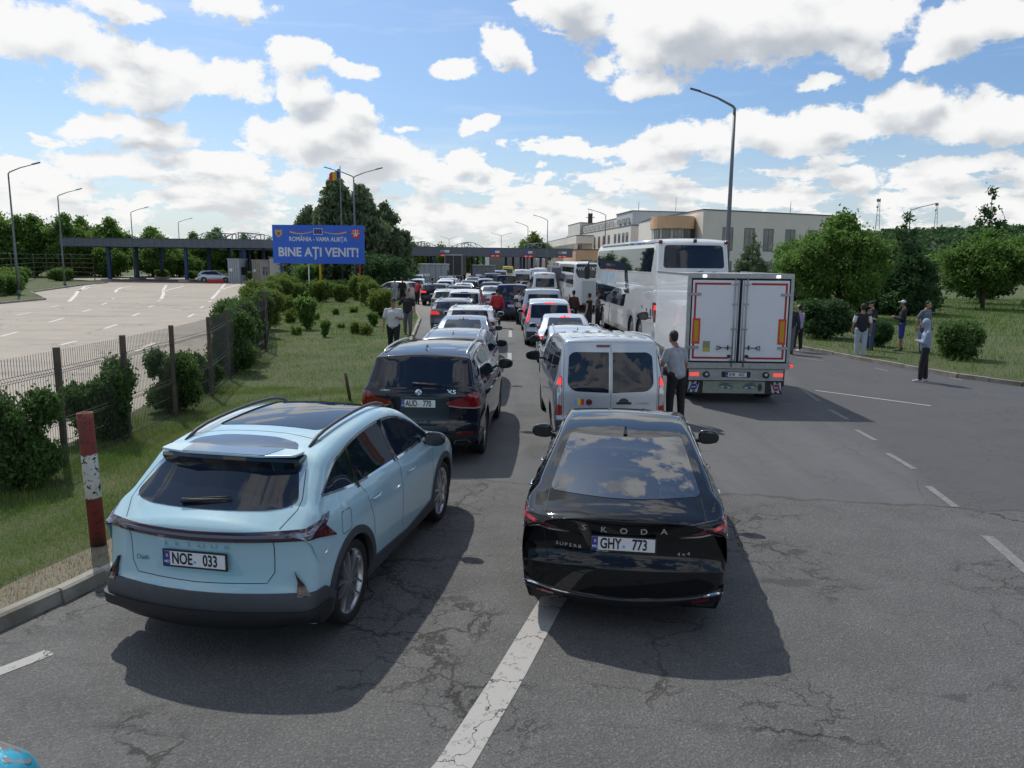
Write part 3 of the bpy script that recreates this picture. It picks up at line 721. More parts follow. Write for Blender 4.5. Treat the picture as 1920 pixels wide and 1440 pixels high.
def plate(parent,loc,s,gap=True,tilt=0.0,w=.52,h=.112,frame=True,band='MD',txt=True,yaw=0,bold=.022,sx=.66,size=.128):
    T=Matrix.Translation(loc)@rz(yaw)@Matrix.Rotation(-tilt,4,'X')
    b=MB(); b.box(-w/2,w/2,-.006,.004,-h/2,h/2,0,T)
    if frame:
        b.box(-w/2-.014,w/2+.014,-.0035,.010,-h/2-.016,-h/2+.002,1,T); b.box(-w/2-.014,w/2+.014,-.0035,.010,h/2-.002,h/2+.012,1,T)
        b.box(-w/2-.014,-w/2+.002,-.003,.0095,-h/2+.003,h/2-.003,1,T); b.box(w/2-.002,w/2+.014,-.003,.0095,-h/2+.003,h/2-.003,1,T)
    o=b.build('number_plate',[WHITEP,BLK],parent)
    bb=MB(); bb.box(-w/2+.001,-w/2+.05,-.0075,-.006,-h/2+.001,h/2-.001,0,T); bb.build('country_band',PLBLUE,o)
    if txt:
        TT=T@Matrix.Translation((0,-.0078,0))@Matrix.Rotation(PI/2,4,'X')
        a,b_=(s.split(' ')+[''])[:2]
        text('lettering',a,size,TT@Matrix.Translation((-w/2+.155*w/.52,-.002,0)),PLTXT,o,.0006,sx=sx,bold=bold)
        text('lettering',b_,size,TT@Matrix.Translation((w/2-.125*w/.52,-.002,0)),PLTXT,o,.0006,sx=sx,bold=bold)
        text('country_code',band,.030,TT@Matrix.Translation((-w/2+.0255,-.028,.001)),WHITEP,o,.0005,bold=.01)
        fl=MB()
        if band=='MD':
            for i in range(3): fl.box(-w/2+.010+.0105*i,-w/2+.0205+.0105*i,-.0085,-.0075,.008,.034,i,T)
            fl.build('flag_mark',[mat('flag_blue',(.01,.05,.45),.5),mat('flag_yellow',(.8,.55,.02),.5),mat('flag_red',(.6,.02,.03),.5)],o)
            d=MB(); 
            d.lathe([(.0005,0),(.011,0)],'y',T@Vector((.008,-.0072,-.014)) if False else Vector(loc)+rz(yaw)@Vector((.004,-.0085,-.018)),14)
            d.build('sticker',mat('sticker_blue',(.15,.4,.7),.4),o)
    return o
def handle(parent,D_,y,z,sg,m,L=.2):
    p,n,_=D_.ray('side',y,z,sg)
    b=MB(); b.tube([(0,-L/2,0),(sg*.028,-L/2+.02,0),(sg*.035,0,0),(sg*.028,L/2-.02,0),(0,L/2,0)],[.008,.012,.014,.012,.008],8)
    o=b.build('door_handle',m,parent); o.location=(p.x,y,z); return o
def aerial(parent,D_,y,m=GLOSSBLK,s=1):
    p,n,_=D_.ray('top',0,y)
    prof=[(-.075,0),(-.06,.03),(-.02,.06),(.005,.062),(.03,.03),(.09,0)]
    v=[];f=[]
    for sg,wd in((-1,.018),(1,.018)):
        for a,h in prof: v.append((sg*wd*(1-h/.075),a*-1,h))
    n_=len(prof); f=[tuple(range(n_)),tuple(range(n_,2*n_))[::-1]]+[(i,n_+i,n_+(i+1)%n_,(i+1)%n_)[::-1] for i in range(n_)]
    o=pydata('aerial',v,f,m,parent); o.location=(0,y,p.z-.004); o.scale=(s,s,s); return o
def wiper(parent,D_,x0,z0,x1,z1,m=BLK):
    pts=[]
    for t in(0,.25,.5,.75,1):
        p,n,d=D_.ray('rear',x0+(x1-x0)*t,z0+(z1-z0)*t); pts.append(p-d*.03+Vector((0,0,.01)))
    b=MB(); b.tube(pts,[.022,.016,.012,.008,.006],6); b.tube([p+Vector((0,.012,.014)) for p in pts[1:]],.006,6); return b.build('rear_wiper',m,parent)
def rails(parent,D_,x0,x1,y0,y1,m,h=.05,r=.013):
    for sg in(1,-1):
        pts=[]
        for k in range(13):
            t=k/12; y=y0+(y1-y0)*t; x=sg*(x0+(x1-x0)*t); p,_,_=D_.ray('top',x,y)
            hh=h*min(1,math.sin(PI*t)*3.2); pts.append((x,y,p.z+hh-.006))
        b=MB(); b.tube(pts,r,8); b.build('roof_rail',m,parent)
def mk_car(name,sp,pm,root=None):
    """sp: dict describing one kind of vehicle; returns (root, decal tool)"""
    root=root or empty(name)
    B=Body(sp['sil'],sp['W'],sp['sill'],sp['belt'],**sp.get('opt',{}))
    bm=B.mesh(); D_=Decal(bm); D_.wrap=(sp['W']/2,sp.get('rc',.24))
    cut_wheels(bm,'body',pm,sp['axles'],sp['R'],sp['W'],root,grow=sp.get('grow',.05)); bm.free()
    xw=sp['W']/2-sp.get('wt',.23)/2-sp.get('winset',.025)
    for y in sp['axles']:
        for sg in(1,-1): wheel(root,sg*xw,y,sp['R'],sp.get('wt',.23),sp.get('wstyle','five'),sp.get('rim'))
    for it in sp.get('patches',[]):
        nm,view,poly,m_=it[:4]; k=it[4] if len(it)>4 else {}
        if view=='rear': poly=[(max(-(B.X(.2,b)-.02),min(B.X(.2,b)-.02,a)),b) for a,b in poly]
        if view=='side' and nm in('tail_light','brake_lamp','bumper_cladding'):
            nr=len(B.C)//3
            def ey(z): i=min(range(nr),key=lambda q:abs(B.C[q][1]-z)); return B.C[i][0]+B.C[i][2]+B.C[i][3]
            sh=max(0,max(ey(b) for a,b in poly)-.066-min(a for a,b in poly)); poly=[(a+sh,b) for a,b in poly]
        k=dict(k); both=k.pop('both',view=='side')
        if view=='side':
            for sg in((1,-1) if both else (1,)): D_.patch(nm,view,poly,m_,root,sg=sg,**k)
        else:
            D_.patch(nm,view,poly if view!='wrapfull' else poly,m_,root,**k)
            if both: D_.patch(nm,view,[(-a,b) for a,b in poly][::-1],m_,root,**k)
    if sp.get('seams'): D_.seams('panel_gap',sp['seams'],SEAM,root)
    return root,D_
# ================================================================ vehicles
def place(root,x,y,yaw,label,cat,group=None):
    root.location=(x,y,0); root.rotation_euler=(0,0,-R(yaw)); tag(root,label,cat,group); return root
def refl(poly): return [(-a,b) for a,b in poly]
PALE=paint('pale_blue_paint',(.38,.585,.67),.0,.3)
BLACKP=paint('black_paint',(.006,.007,.009),0,.25)
NAVYP=paint('midnight_paint',(.010,.014,.026),.2,.25)
SILV=paint('silver_paint',(.50,.55,.60),.55,.35)
WHT=paint('white_paint',(.72,.73,.74),0,.35)
GREYP=paint('grey_metallic_paint',(.12,.14,.17),.5,.35)
BLUEG=paint('steel_blue_paint',(.16,.22,.32),.5,.35)
GREENW=paint('pale_green_paint',(.42,.47,.40),.3,.35)
REDP=paint('red_paint',(.30,.012,.018),.1,.3)
DBLUE=paint('dark_blue_paint',(.012,.025,.08),.3,.3)
YELP=paint('yellow_paint',(.55,.48,.04),0,.4)
BEIGE=paint('champagne_paint',(.45,.42,.36),.4,.35)

# ---- pale blue coupe-like crossover, nearest on the left
sp=dict(W=1.90,sill=.27,belt=(1.08,1.05),axles=(.90,3.62),R=.365,wt=.24,wstyle='split',rim=RIM,grow=.06,
 sil=[(.25,.24,.03,.08),(.10,.25,.05,.12),(.0,.33,.07,.15),(-.01,.54,.07,.16),(.035,.61,.07,.17),(.055,.76,.07,.17),(.05,.93,.08,.17),(.015,.99,.07,.17),(.0,1.065,.07,.17),(.05,1.12,.08,.16),(.12,1.155,.09,.14),(.20,1.20,.10,.12),(.58,1.48,.09,.10),(.66,1.54,.08,.09),(.80,1.585,.10,.07),(1.3,1.64,.10,.05),(2.0,1.66,.10,.04),(2.5,1.63,.10,.04),(2.9,1.50,.09,.06),(3.45,1.16,.07,.10),(3.6,1.11,.10,.08),(4.2,1.02,.12,.10),(4.42,.92,.12,.16),(4.50,.68,.10,.18),(4.50,.40,.08,.18),(4.40,.26,.05,.12),(4.3,.24,.03,.10)],
 opt=dict(tumble=.34,rear=(1.0,.085),front=(1.1,.15),shoulder=.03,ghin=.035,under=.03))
dlo=[(.50,1.225),(.88,1.43),(1.40,1.53),(1.95,1.56),(2.45,1.525),(2.85,1.38),(3.24,1.16),(3.22,1.12),(2.2,1.12),(1.2,1.14)]
dlo_r=[.04,.12,.2,.2,.2,.1,.05,.03,.1,.2]
def inset(poly,d):
    c=Vector((sum(p[0] for p in poly)/len(poly),sum(p[1] for p in poly)/len(poly))); n=len(poly); o=[]
    ar=sum(poly[i][0]*poly[(i+1)%n][1]-poly[(i+1)%n][0]*poly[i][1] for i in range(n)); s_=1 if ar>0 else -1
    for i in range(n):
        a,b,e=Vector(poly[i-1]),Vector(poly[i]),Vector(poly[(i+1)%n])
        t1=(b-a).normalized(); t2=(e-b).normalized(); n1=Vector((-t1.y,t1.x))*s_; n2=Vector((-t2.y,t2.x))*s_
        m_=(n1+n2); m_.normalize(); q=d/max(.35,m_.dot(n1)); o.append(tuple(b+m_*q))
    return o
gl=[(-.64,1.195),(-.50,1.18),(.50,1.18),(.64,1.195),(.71,1.225),(.61,1.42),(.52,1.50),(-.52,1.50),(-.61,1.42),(-.71,1.225)]
sp['patches']=[
 ('window_trim','side',rp(dlo,dlo_r),CHROME,dict(e=.004)),
 ('side_window','side',rp(inset(dlo,.022),dlo_r),GLASS,dict(e=.008)),
 ('window_pillar','side',[(1.16,1.12),(1.20,1.12),(1.20,1.47),(1.16,1.45)],GLOSSBLK,dict(e=.010,depth=.006)),
 ('window_pillar','side',[(2.10,1.115),(2.18,1.115),(2.10,1.55),(2.02,1.55)],GLOSSBLK,dict(e=.010,depth=.006)),
 ('rear_window','rear',rp(gl,.05),GLASS,dict(e=.006)),
 ('light_bar','wrap',[(-1.0,.985),(0,.978),(1.0,.985),(1.13,.975),(1.42,.905),(1.27,1.035),(1.40,1.105),(1.28,1.105),(1.04,1.068),(0,1.06),(-1.04,1.068),(-1.28,1.105),(-1.40,1.105),(-1.27,1.035),(-1.42,.905),(-1.13,.975)],mat('lamp_dark_violet',(.045,.020,.035),.07,coat=1),dict(e=.012,depth=.03,g=.05)),
 ('light_bar_strip','wrap',[(-1.05,1.022),(0,1.016),(1.05,1.022),(1.30,1.085),(1.25,1.088),(1.04,1.045),(0,1.038),(-1.04,1.045),(-1.25,1.088),(-1.30,1.085)],mat('lamp_strip',(.16,.17,.24),.15,coat=1),dict(e=.017,depth=.02,g=.05)),
 ('bumper_cladding','wrap',[(-1.33,.28),(1.33,.28),(1.36,.45),(1.20,.56),(.85,.57),(-.85,.57),(-1.20,.56),(-1.36,.45)],GREYPL,dict(e=.022,depth=.04,g=.05)),
 ('bumper_step','wrap',rp([(-1.24,.29),(1.24,.29),(1.27,.44),(-1.27,.44)],.03),BLK,dict(e=.05,depth=.06,g=.05)),
 ('fog_lamp_recess','wrap',[(.86,.54),(1.00,.54),(.97,.64),(.86,.735),(.895,.655)],GLOSSBLK,dict(e=.028,depth=.03,both=True,g=.04)),
 ('reflector','wrap',rp([(.895,.56),(.915,.56),(.925,.64),(.91,.655)],.006),REDL,dict(e=.033,depth=.02,both=True,g=.03)),
 ('tail_light','wrap',[(1.16,.972),(1.40,.912),(1.26,1.03),(1.10,1.03)],REDD,dict(e=.018,depth=.02,both=True,g=.04)),
 ('pillar_blade','wrap',rp([(.785,1.20),(.85,1.20),(.79,1.44),(.74,1.46)],.015),mat('blue_chrome',(.30,.42,.55),.15,.9),dict(e=.004,depth=.01,both=True,g=.04)),
 ('sill_cladding','side',[(1.25,.27),(3.28,.27),(3.22,.42),(2.3,.36),(1.32,.42)],GREYPL,dict(e=.016,depth=.03)),
 ('sunroof','top',rp([(-.50,1.22),(.50,1.22),(.50,2.45),(-.50,2.45)],.08),GLASS,dict(e=.004)),
 ('roof_panel','top',rp([(-.54,.70),(-.36,.70),(.36,.70),(.54,.70),(.47,.88),(.25,.94),(-.25,.94),(-.47,.88)],.05),mat('roof_tint',(.03,.06,.10),.08,coat=1),dict(e=.003)),
 ('windscreen','front',rp([(-.66,1.12),(.66,1.12),(.52,1.56),(-.52,1.56)],.06),GLASS2,{}),
 ('headlight','front',rp([(.50,.80),(.80,.84),(.80,.89),(.50,.86)],.02),CLRL,dict(both=True)),
]
sp['seams']=[('rear',[(-.62,.98),(-.615,.73),(-.56,.645),(0,.635),(.56,.645),(.615,.73),(.62,.98)],False,False),
 ('rear',[(.66,1.075),(.73,1.18),(.73,1.24),(.66,1.42)],False,True),
 ('side',[(2.14,1.11),(2.16,.80),(2.12,.45)],False,True),('side',[(1.22,1.13),(1.28,.98),(1.36,.78),(1.36,.60)],False,True),
 ('side',[(3.22,1.11),(3.18,.80),(3.20,.45)],False,True),('side',rp([(.68,.86),(.86,.86),(.88,1.04),(.70,1.04)],.04),True,False),
 ('top',[(-.62,1.00),(-.3,1.05),(.3,1.05),(.62,1.00)],False,False)]
suv,D_=mk_car('suv_car',sp,PALE)
# arch cladding
def arch(root,y,Rw,W,r0,r1,B_D,m=GREYPL,a0=-18,a1=198,e=.014):
    for sg in(1,-1):
        V=[];F=[];n=30
        for k in range(n+1):
            t=R(a0+(a1-a0)*k/n)
            for rr in(r0,r1):
                p,nn,_=B_D.ray('side',y+rr*math.cos(t),max(.25,Rw+rr*math.sin(t)),sg); V.append((p.x+sg*e,y+rr*math.cos(t),Rw+rr*math.sin(t)))
            V.append((V[-2][0]-sg*.05,V[-2][1],V[-2][2])); V.append((V[-2][0]-sg*.03,V[-2][1],V[-2][2]))
        for k in range(n):
            a=4*k;b=a+4
            F+=[(a,a+1,b+1,b),(a+2,a,b,b+2),(a+1,a+3,b+3,b+1)]
        pydata('wheel_arch',V,F,m,root)
for y in(.90,3.62): arch(suv,y,.365,1.9,.415,.485,D_)
# roof-edge spoiler, black, hanging over the glass
b=MB()
V=[];F=[]
xs=[-.62,-.58,-.50,-.44,-.40,-.2,0,.2,.40,.44,.50,.58,.62]
def drop(x):
    a=abs(x); return .02 if a>.61 else (.145 if a>.43 else (.10 if a>.39 else .06))
for x in xs:
    p,_,_=D_.ray('rear',x,1.50); yb=.50+.10*(x/.62)**2
    V+=[(x,yb+.10,1.545-.02*(x/.6)**2),(x,yb-.015,1.525-.02*(x/.6)**2),(x,yb-.025,1.50-.02*(x/.6)**2),(x,yb+.02,1.50-drop(x)),(x,yb+.16,1.46-.3*drop(x))]
for i in range(len(xs)-1):
    for j in range(4): F.append((5*i+j,5*i+j+1,5*i+5+j+1,5*i+5+j))
    F.append((5*i+4,5*i,5*i+5,5*i+9))
F+=[(0,1,2,3,4)[::-1],tuple(5*(len(xs)-1)+j for j in range(5))]
o=pydata('spoiler',V,F,GLOSSBLK,suv)
lip=MB(); lip.prism(rp([(-.60,.54),(-.34,.47),(.34,.47),(.60,.54),(.62,.70),(.50,.74),(-.50,.74),(-.62,.70)],.03),1.532,1.552); lip.build('spoiler_lip',PALE,suv,.006)
ins=MB(); ins.prism(rp([(-.37,.475),(.37,.475),(.42,.735),(-.42,.735)],.02),1.5525,1.5555); ins.build('spoiler_insert',MATS['roof_tint'],suv)
rails(suv,D_,.58,.56,.85,2.75,GREYPL,.045,.016)
wiper(suv,D_,-.20,1.215,.20,1.245)
mirror(suv,.86,3.05,1.14,1,GLOSSBLK,.95); mirror(suv,-.86,3.05,1.14,-1,GLOSSBLK,.95)
for sg in(1,-1): handle(suv,D_,2.05-.62,.97,sg,PALE,.2); handle(suv,D_,2.42,.96,sg,PALE,.2)
# emblem letters across the tailgate, tone on tone, and the small green badge
for s_,x,z,sz,m_ in(('JETOUR',0,.93,.062,mat('letter_pale',(.30,.50,.60),.3,.4)),('Dashing',-.47,.77,.055,mat('letter_green',(.12,.28,.26),.4))):
    p,_,_=D_.ray('rear',x,z)
    for i,ch in enumerate(s_) if sz>.06 else [(0,s_)]:
        xx=x+((i-2.5)*.105 if sz>.06 else 0); p,_,_=D_.ray('rear',xx,z)
        text('badge',ch,sz,facing((xx,p.y-.004,z)),m_,suv,.002,sx=1.3 if sz>.06 else 1)
p,_,_=D_.ray('rear',0,.80)
D_.patch('plate_recess','rear',rp([(-.38,.70),(.38,.70),(.28,.895),(-.28,.895)],.03),mat('pale_recess',(.30,.53,.62),.35,coat=1),suv,e=.003,depth=.006)
plate(suv,(0,p.y-.022,.815),'NOE 033')
place(suv,-2.44,5.62,11.2,'pale blue crossover with black roof spoiler and plate NOE 033, nearest car on the left','car','cars queuing in the left lane')

# ---- black liftback, nearest on the right
sp=dict(W=1.85,sill=.20,belt=(.98,.93),axles=(1.08,3.92),R=.335,wt=.23,wstyle='five',grow=.045,
 sil=[(.25,.19,.03,.10),(.12,.20,.04,.18),(.05,.30,.06,.24),(.01,.45,.07,.26),(.0,.60,.07,.26),(.04,.66,.07,.26),(.07,.72,.06,.25),(.065,.88,.05,.235),(.035,.95,.045,.225),(.01,1.005,.03,.21),(.03,1.04,.04,.20),(.16,1.075,.07,.14),(.35,1.10,.09,.10),(.75,1.23,.10,.07),(1.3,1.36,.11,.05),(1.75,1.44,.11,.04),(2.3,1.475,.11,.03),(2.8,1.45,.11,.03),(3.2,1.32,.09,.05),(3.75,1.02,.07,.08),(3.95,.97,.10,.07),(4.5,.88,.13,.10),(4.8,.76,.12,.2),(4.9,.6,.1,.24),(4.9,.35,.08,.22),(4.8,.22,.05,.18),(4.7,.20,.03,.16)],
 opt=dict(tumble=.42,rear=(1.1,.105),front=(1.2,.18),shoulder=.03,ghin=.05,under=.07),rc=.3)
dlo=[(1.05,1.085),(1.35,1.27),(1.8,1.375),(2.5,1.40),(2.95,1.30),(3.50,1.03),(3.45,.985),(2.2,.985),(1.3,1.0)]
gl=[(-.62,1.105),(.62,1.105),(.655,1.12),(.56,1.375),(.53,1.39),(-.53,1.39),(-.56,1.375),(-.655,1.12)]
sp['patches']=[
 ('window_trim','side',rp(dlo,[.03,.1,.2,.2,.1,.03,.03,.1,.1]),CHROME,dict(e=.004)),
 ('side_window','side',rp(inset(dlo,.018),[.03,.1,.2,.2,.1,.03,.03,.1,.1]),GLASS,dict(e=.008)),
 ('window_pillar','side',[(2.28,.98),(2.36,.98),(2.30,1.405),(2.22,1.405)],GLOSSBLK,dict(e=.010,depth=.006)),
 ('rear_window','rear',rp(gl,.03),mat('mirror_glass_dark',(.010,.016,.026),.01,0,0,ior=2.0,spec=.7),dict(e=.005,g=.04)),
 ('tail_light','wrap',[(.54,.885),(.70,.872),(1.02,.890),(1.26,.955),(1.30,1.005),(1.12,.990),(.94,.972),(.72,.92)],REDD,dict(e=.008,depth=.02,both=True,g=.04)),
 ('tail_light_bar','wrap',[(.46,.862),(.62,.854),(.95,.868),(1.02,.882),(.95,.882),(.62,.867)],CHROME,dict(e=.012,depth=.012,both=True,g=.03)),
 ('tail_light_glow','wrap',[(.72,.915),(.95,.945),(1.16,.968),(1.16,.982),(.94,.964),(.72,.930)],mat('red_reflector',(.5,.01,.02),.15,coat=1),dict(e=.012,depth=.012,both=True,g=.03)),
 ('tailgate_trim','rear',rp([(-.18,.89),(.18,.89),(.18,.97),(-.18,.97)],.01),GLOSSBLK,dict(e=.004,depth=.01)),
 ('bumper_trim','wrap',[(-1.0,.36),(-.8,.338),(-.5,.322),(0,.318),(.5,.322),(.8,.338),(1.0,.36),(1.0,.373),(.8,.351),(.5,.335),(0,.331),(-.5,.335),(-.8,.351),(-1.0,.373)],CHROME,dict(e=.014,depth=.02)),
 ('lower_bumper','wrap',[(-1.3,.22),(1.3,.22),(1.25,.35),(.8,.325),(0,.308),(-.8,.325),(-1.25,.35)],BLK,dict(e=.004,depth=.02,g=.05)),
 ('reflector','wrap',rp([(.58,.282),(.86,.298),(.86,.318),(.58,.302)],.005),REDL,dict(e=.012,depth=.012,both=True,g=.04)),
 ('windscreen','front',rp([(-.62,1.0),(.62,1.0),(.50,1.38),(-.50,1.38)],.06),GLASS2,{}),
 ('headlight','front',rp([(.50,.66),(.82,.70),(.80,.78),(.50,.74)],.02),CLRL,dict(both=True)),
]
sp['seams']=[('rear',[(.66,1.10),(.68,.98),(.68,.86),(.64,.60),(.50,.545),(0,.53)],False,True),
 ('side',[(2.32,.98),(2.34,.70),(2.30,.3)],False,True),('side',[(1.25,1.0),(1.35,.8),(1.5,.62)],False,True),('side',[(3.48,.98),(3.42,.7),(3.45,.3)],False,True)]
lift,D_=mk_car('liftback_car',sp,BLACKP)
mirror(lift,.86,3.30,1.02,1,GLOSSBLK,1.0); mirror(lift,-.86,3.30,1.02,-1,GLOSSBLK,1.0)
for sg in(1,-1):
    handle(lift,D_,1.55,.86,sg,CHROME,.2); handle(lift,D_,2.62,.84,sg,CHROME,.2)
aerial(lift,D_,1.62,GLOSSBLK,1.1)
for i,ch in enumerate('SKODA'):
    x=(i-2)*.165; p,_,_=D_.ray('rear',x,.925); text('badge',ch,.066,facing((x,p.y-.014,.925)),CHROME,lift,.002,sx=1.25,bold=.012)
for s_,x,z,sz in(('SUPERB',-.46,.745,.040),('4x4',.50,.72,.042)):
    for i,ch in enumerate(s_):
        xx=x+(i-(len(s_)-1)/2)*sz*.98; p,_,_=D_.ray('rear',xx,z); text('badge',ch,sz,facing((xx,p.y-.010,z)),CHROME,lift,.002,sx=1.25,bold=.012)
p,_,_=D_.ray('rear',0,.78)
plate(lift,(0,p.y-.014,.805),'GHY 773')
TT=facing((-.17,p.y-.026,.742)); text('holder_text','IZAC Numere',.017,TT,WHITEP,lift,.0004)
place(lift,.93,6.05,8.1,'black liftback sedan with clouds mirrored in its rear window, plate GHY 773','car','cars queuing in the right lane')

# ---- dark blue-black large SUV
def suv_spec(L=4.85,W=1.93,H=1.74,lamp='lx'):
    q=dict(W=W,sill=.28,belt=(1.12,1.06),axles=(.95,.95+2.93*L/4.9),R=.37,wt=.27,wstyle='five',grow=.05,
     sil=[(.28,.26,.03,.08),(.12,.27,.05,.12),(.02,.36,.07,.14),(.0,.50,.07,.15),(.02,.64,.07,.15),(.05,.72,.07,.14),(.05,.95,.08,.13),(.04,1.08,.08,.13),(.07,1.16,.08,.12),(.12,1.22,.07,.11),(.36,H-.16,.08,.09),(.40,H-.10,.07,.08),(.46,H-.06,.08,.06),(1.0,H-.015,.09,.05),(1.8,H,.10,.04),(2.6,H-.04,.10,.04),(3.0,H-.16,.09,.05),(3.65,1.20,.08,.09),(3.8,1.15,.1,.08),(4.5,1.04,.12,.12),(L-.05,.88,.12,.16),(L,.65,.1,.18),(L,.4,.08,.18),(L-.1,.28,.05,.12),(L-.2,.26,.03,.1)],
     opt=dict(tumble=.30,rear=(1.0,.075),front=(1.1,.14),shoulder=.03,ghin=.03,under=.04))
    return q
sp=suv_spec()
dlo=[(.62,1.20),(.72,1.42),(.95,1.60),(1.6,1.655),(2.4,1.645),(2.9,1.50),(3.42,1.18),(3.40,1.13),(1.6,1.15)]
gl=[(-.66,1.205),(.66,1.205),(.69,1.23),(.62,1.60),(.58,1.63),(-.58,1.63),(-.62,1.60),(-.69,1.23)]
sp['patches']=[
 ('window_trim','side',rp(dlo,[.04,.06,.15,.2,.2,.1,.05,.03,.1]),CHROME,dict(e=.003)),
 ('side_window','side',rp(inset(dlo,.02),[.04,.06,.15,.2,.2,.1,.05,.03,.1]),GLASS,dict(e=.007)),
 ('window_pillar','side',[(1.25,1.14),(1.31,1.14),(1.31,1.64),(1.25,1.64)],GLOSSBLK,dict(e=.010,depth=.006)),
 ('window_pillar','side',[(2.28,1.14),(2.36,1.14),(2.32,1.65),(2.24,1.65)],GLOSSBLK,dict(e=.010,depth=.006)),
 ('rear_window','rear',rp(gl,.03),GLASS,dict(e=.006)),
 ('tail_light','wrap',rp([(.42,.945),(.60,.915),(.95,.905),(1.16,.925),(1.27,1.0),(1.12,1.13),(.92,1.14),(.76,1.10),(.64,1.04),(.42,.99)],.02),REDL,dict(e=.012,depth=.03,both=True)),
 ('tail_light_base','wrap',[(.46,.925),(.64,.895),(.95,.885),(1.12,.895),(1.12,.915),(.95,.905),(.64,.912),(.46,.940)],mat('lamp_pale_red',(.45,.25,.25),.15,coat=1),dict(e=.016,depth=.02,both=True,g=.03)),
 ('tailgate_step','rear',rp([(-.70,.66),(.70,.66),(.74,.70),(-.74,.70)],.01),mat('midnight_lower',(.006,.008,.014),.3,coat=1),dict(e=.02,depth=.03)),
 ('lower_bumper','rear',[(-.84,.28),(.84,.28),(.86,.42),(.60,.50),(-.60,.50),(-.86,.42)],BLK,dict(e=.008,depth=.02)),
 ('reflector','rear',rp([(.58,.505),(.84,.51),(.84,.54),(.58,.535)],.005),REDL,dict(e=.012,depth=.012,both=True,g=.04)),
 ('exhaust_tip','rear',rp([(.52,.33),(.80,.34),(.76,.41),(.55,.405)],.015),CHROME,dict(e=.018,depth=.04,both=True,g=.03)),
 ('exhaust_bore','rear',rp([(.545,.342),(.775,.352),(.745,.400),(.565,.395)],.015),SEAM,dict(e=.021,depth=.02,both=True,g=.03)),
 ('windscreen','front',rp([(-.66,1.2),(.66,1.2),(.55,1.62),(-.55,1.62)],.06),GLASS2,{}),
]
sp['seams']=[('rear',[(.71,1.18),(.66,1.08),(.64,.72)],False,True),('side',[(2.32,1.14),(2.34,.8),(2.30,.4)],False,True),('side',[(1.27,1.15),(1.35,.95),(1.5,.75)],False,True),('side',[(3.42,1.12),(3.38,.8),(3.4,.4)],False,True)]
big,D_=mk_car('suv_car',sp,NAVYP)
rails(big,D_,.66,.64,.62,2.7,mat('satin_rail',(.6,.62,.64),.3,.8),.04,.016)
aerial(big,D_,.85,GLOSSBLK,1.1); wiper(big,D_,-.10,1.25,.34,1.23)
mirror(big,.92,3.22,1.18,1,GLOSSBLK,1.1); mirror(big,-.92,3.22,1.18,-1,GLOSSBLK,1.1)
for sg in(1,-1): handle(big,D_,1.55,1.0,sg,CHROME); handle(big,D_,2.62,.98,sg,CHROME)
p,_,_=D_.ray('rear',0,1.12)
b=MB(); b.lathe([(.0005,0),(.052,0),(.052,.012)],'y',(0,p.y-.010,1.13),24,0); o=b.build('emblem',CHROME,big)
b=MB()
for k in range(4):
    a0=k*PI/2; vv=[(0,p.y-.013,1.13)]+[(.034*math.cos(a0+j*PI/8),p.y-.013,1.13+.034*math.sin(a0+j*PI/8)) for j in range(5)]
    b.add(vv,[(0,1,2,3,4,5)[::-1]],k%2)
b.build('emblem_face',[mat('emblem_blue',(.03,.15,.45),.3),WHITEP],o)
for s_,x,z,sz in(('X5',.50,1.14,.085),('xDrive',-.52,1.15,.04)):
    q,_,_=D_.ray('rear',x,z); text('badge',s_,sz,facing((x,q.y-.008,z)),CHROME,big,.002,sx=1.4,bold=.01)
p,_,_=D_.ray('rear',0,.98); plate(big,(0,p.y-.012,.965),'AUD 770',frame=False)
place(big,-1.42,11.45,3.6,'glossy midnight black SUV with chrome roof rails and plate AUD 770','car','cars queuing in the left lane')

# ---- silver twin-door passenger van with open driver door
def van_spec(L=4.8,W=1.86,H=1.90):
    return dict(W=W,sill=.24,belt=(1.12,1.10),axles=(.85,.85+3.0*L/4.8),R=.33,wt=.21,wstyle='cap',grow=.05,
     sil=[(.22,.24,.03,.05),(.10,.25,.04,.07),(.02,.33,.05,.09),(.0,.50,.06,.10),(.02,.58,.06,.08),(.04,.62,.06,.07),(.05,.80,.08,.07),(.06,1.05,.08,.07),(.12,1.4,.08,.07),(.20,H-.16,.08,.06),(.23,H-.05,.06,.05),(.34,H-.01,.07,.04),(1.0,H-.005,.08,.03),(1.8,H-.04,.08,.03),(2.6,H-.11,.09,.04),(3.0,H-.18,.10,.04),(3.35,H-.33,.09,.05),(3.95,1.28,.08,.08),(4.05,1.22,.08,.08),(4.45,1.06,.12,.12),(L-.04,.86,.12,.16),(L,.6,.1,.18),(L,.38,.08,.18),(L-.1,.26,.05,.12),(L-.2,.25,.03,.1)],
     opt=dict(tumble=.20,rear=(.5,.03),front=(1.2,.15),shoulder=.02,ghin=.02,under=.04))
SC_L=4.8
sp=van_spec()
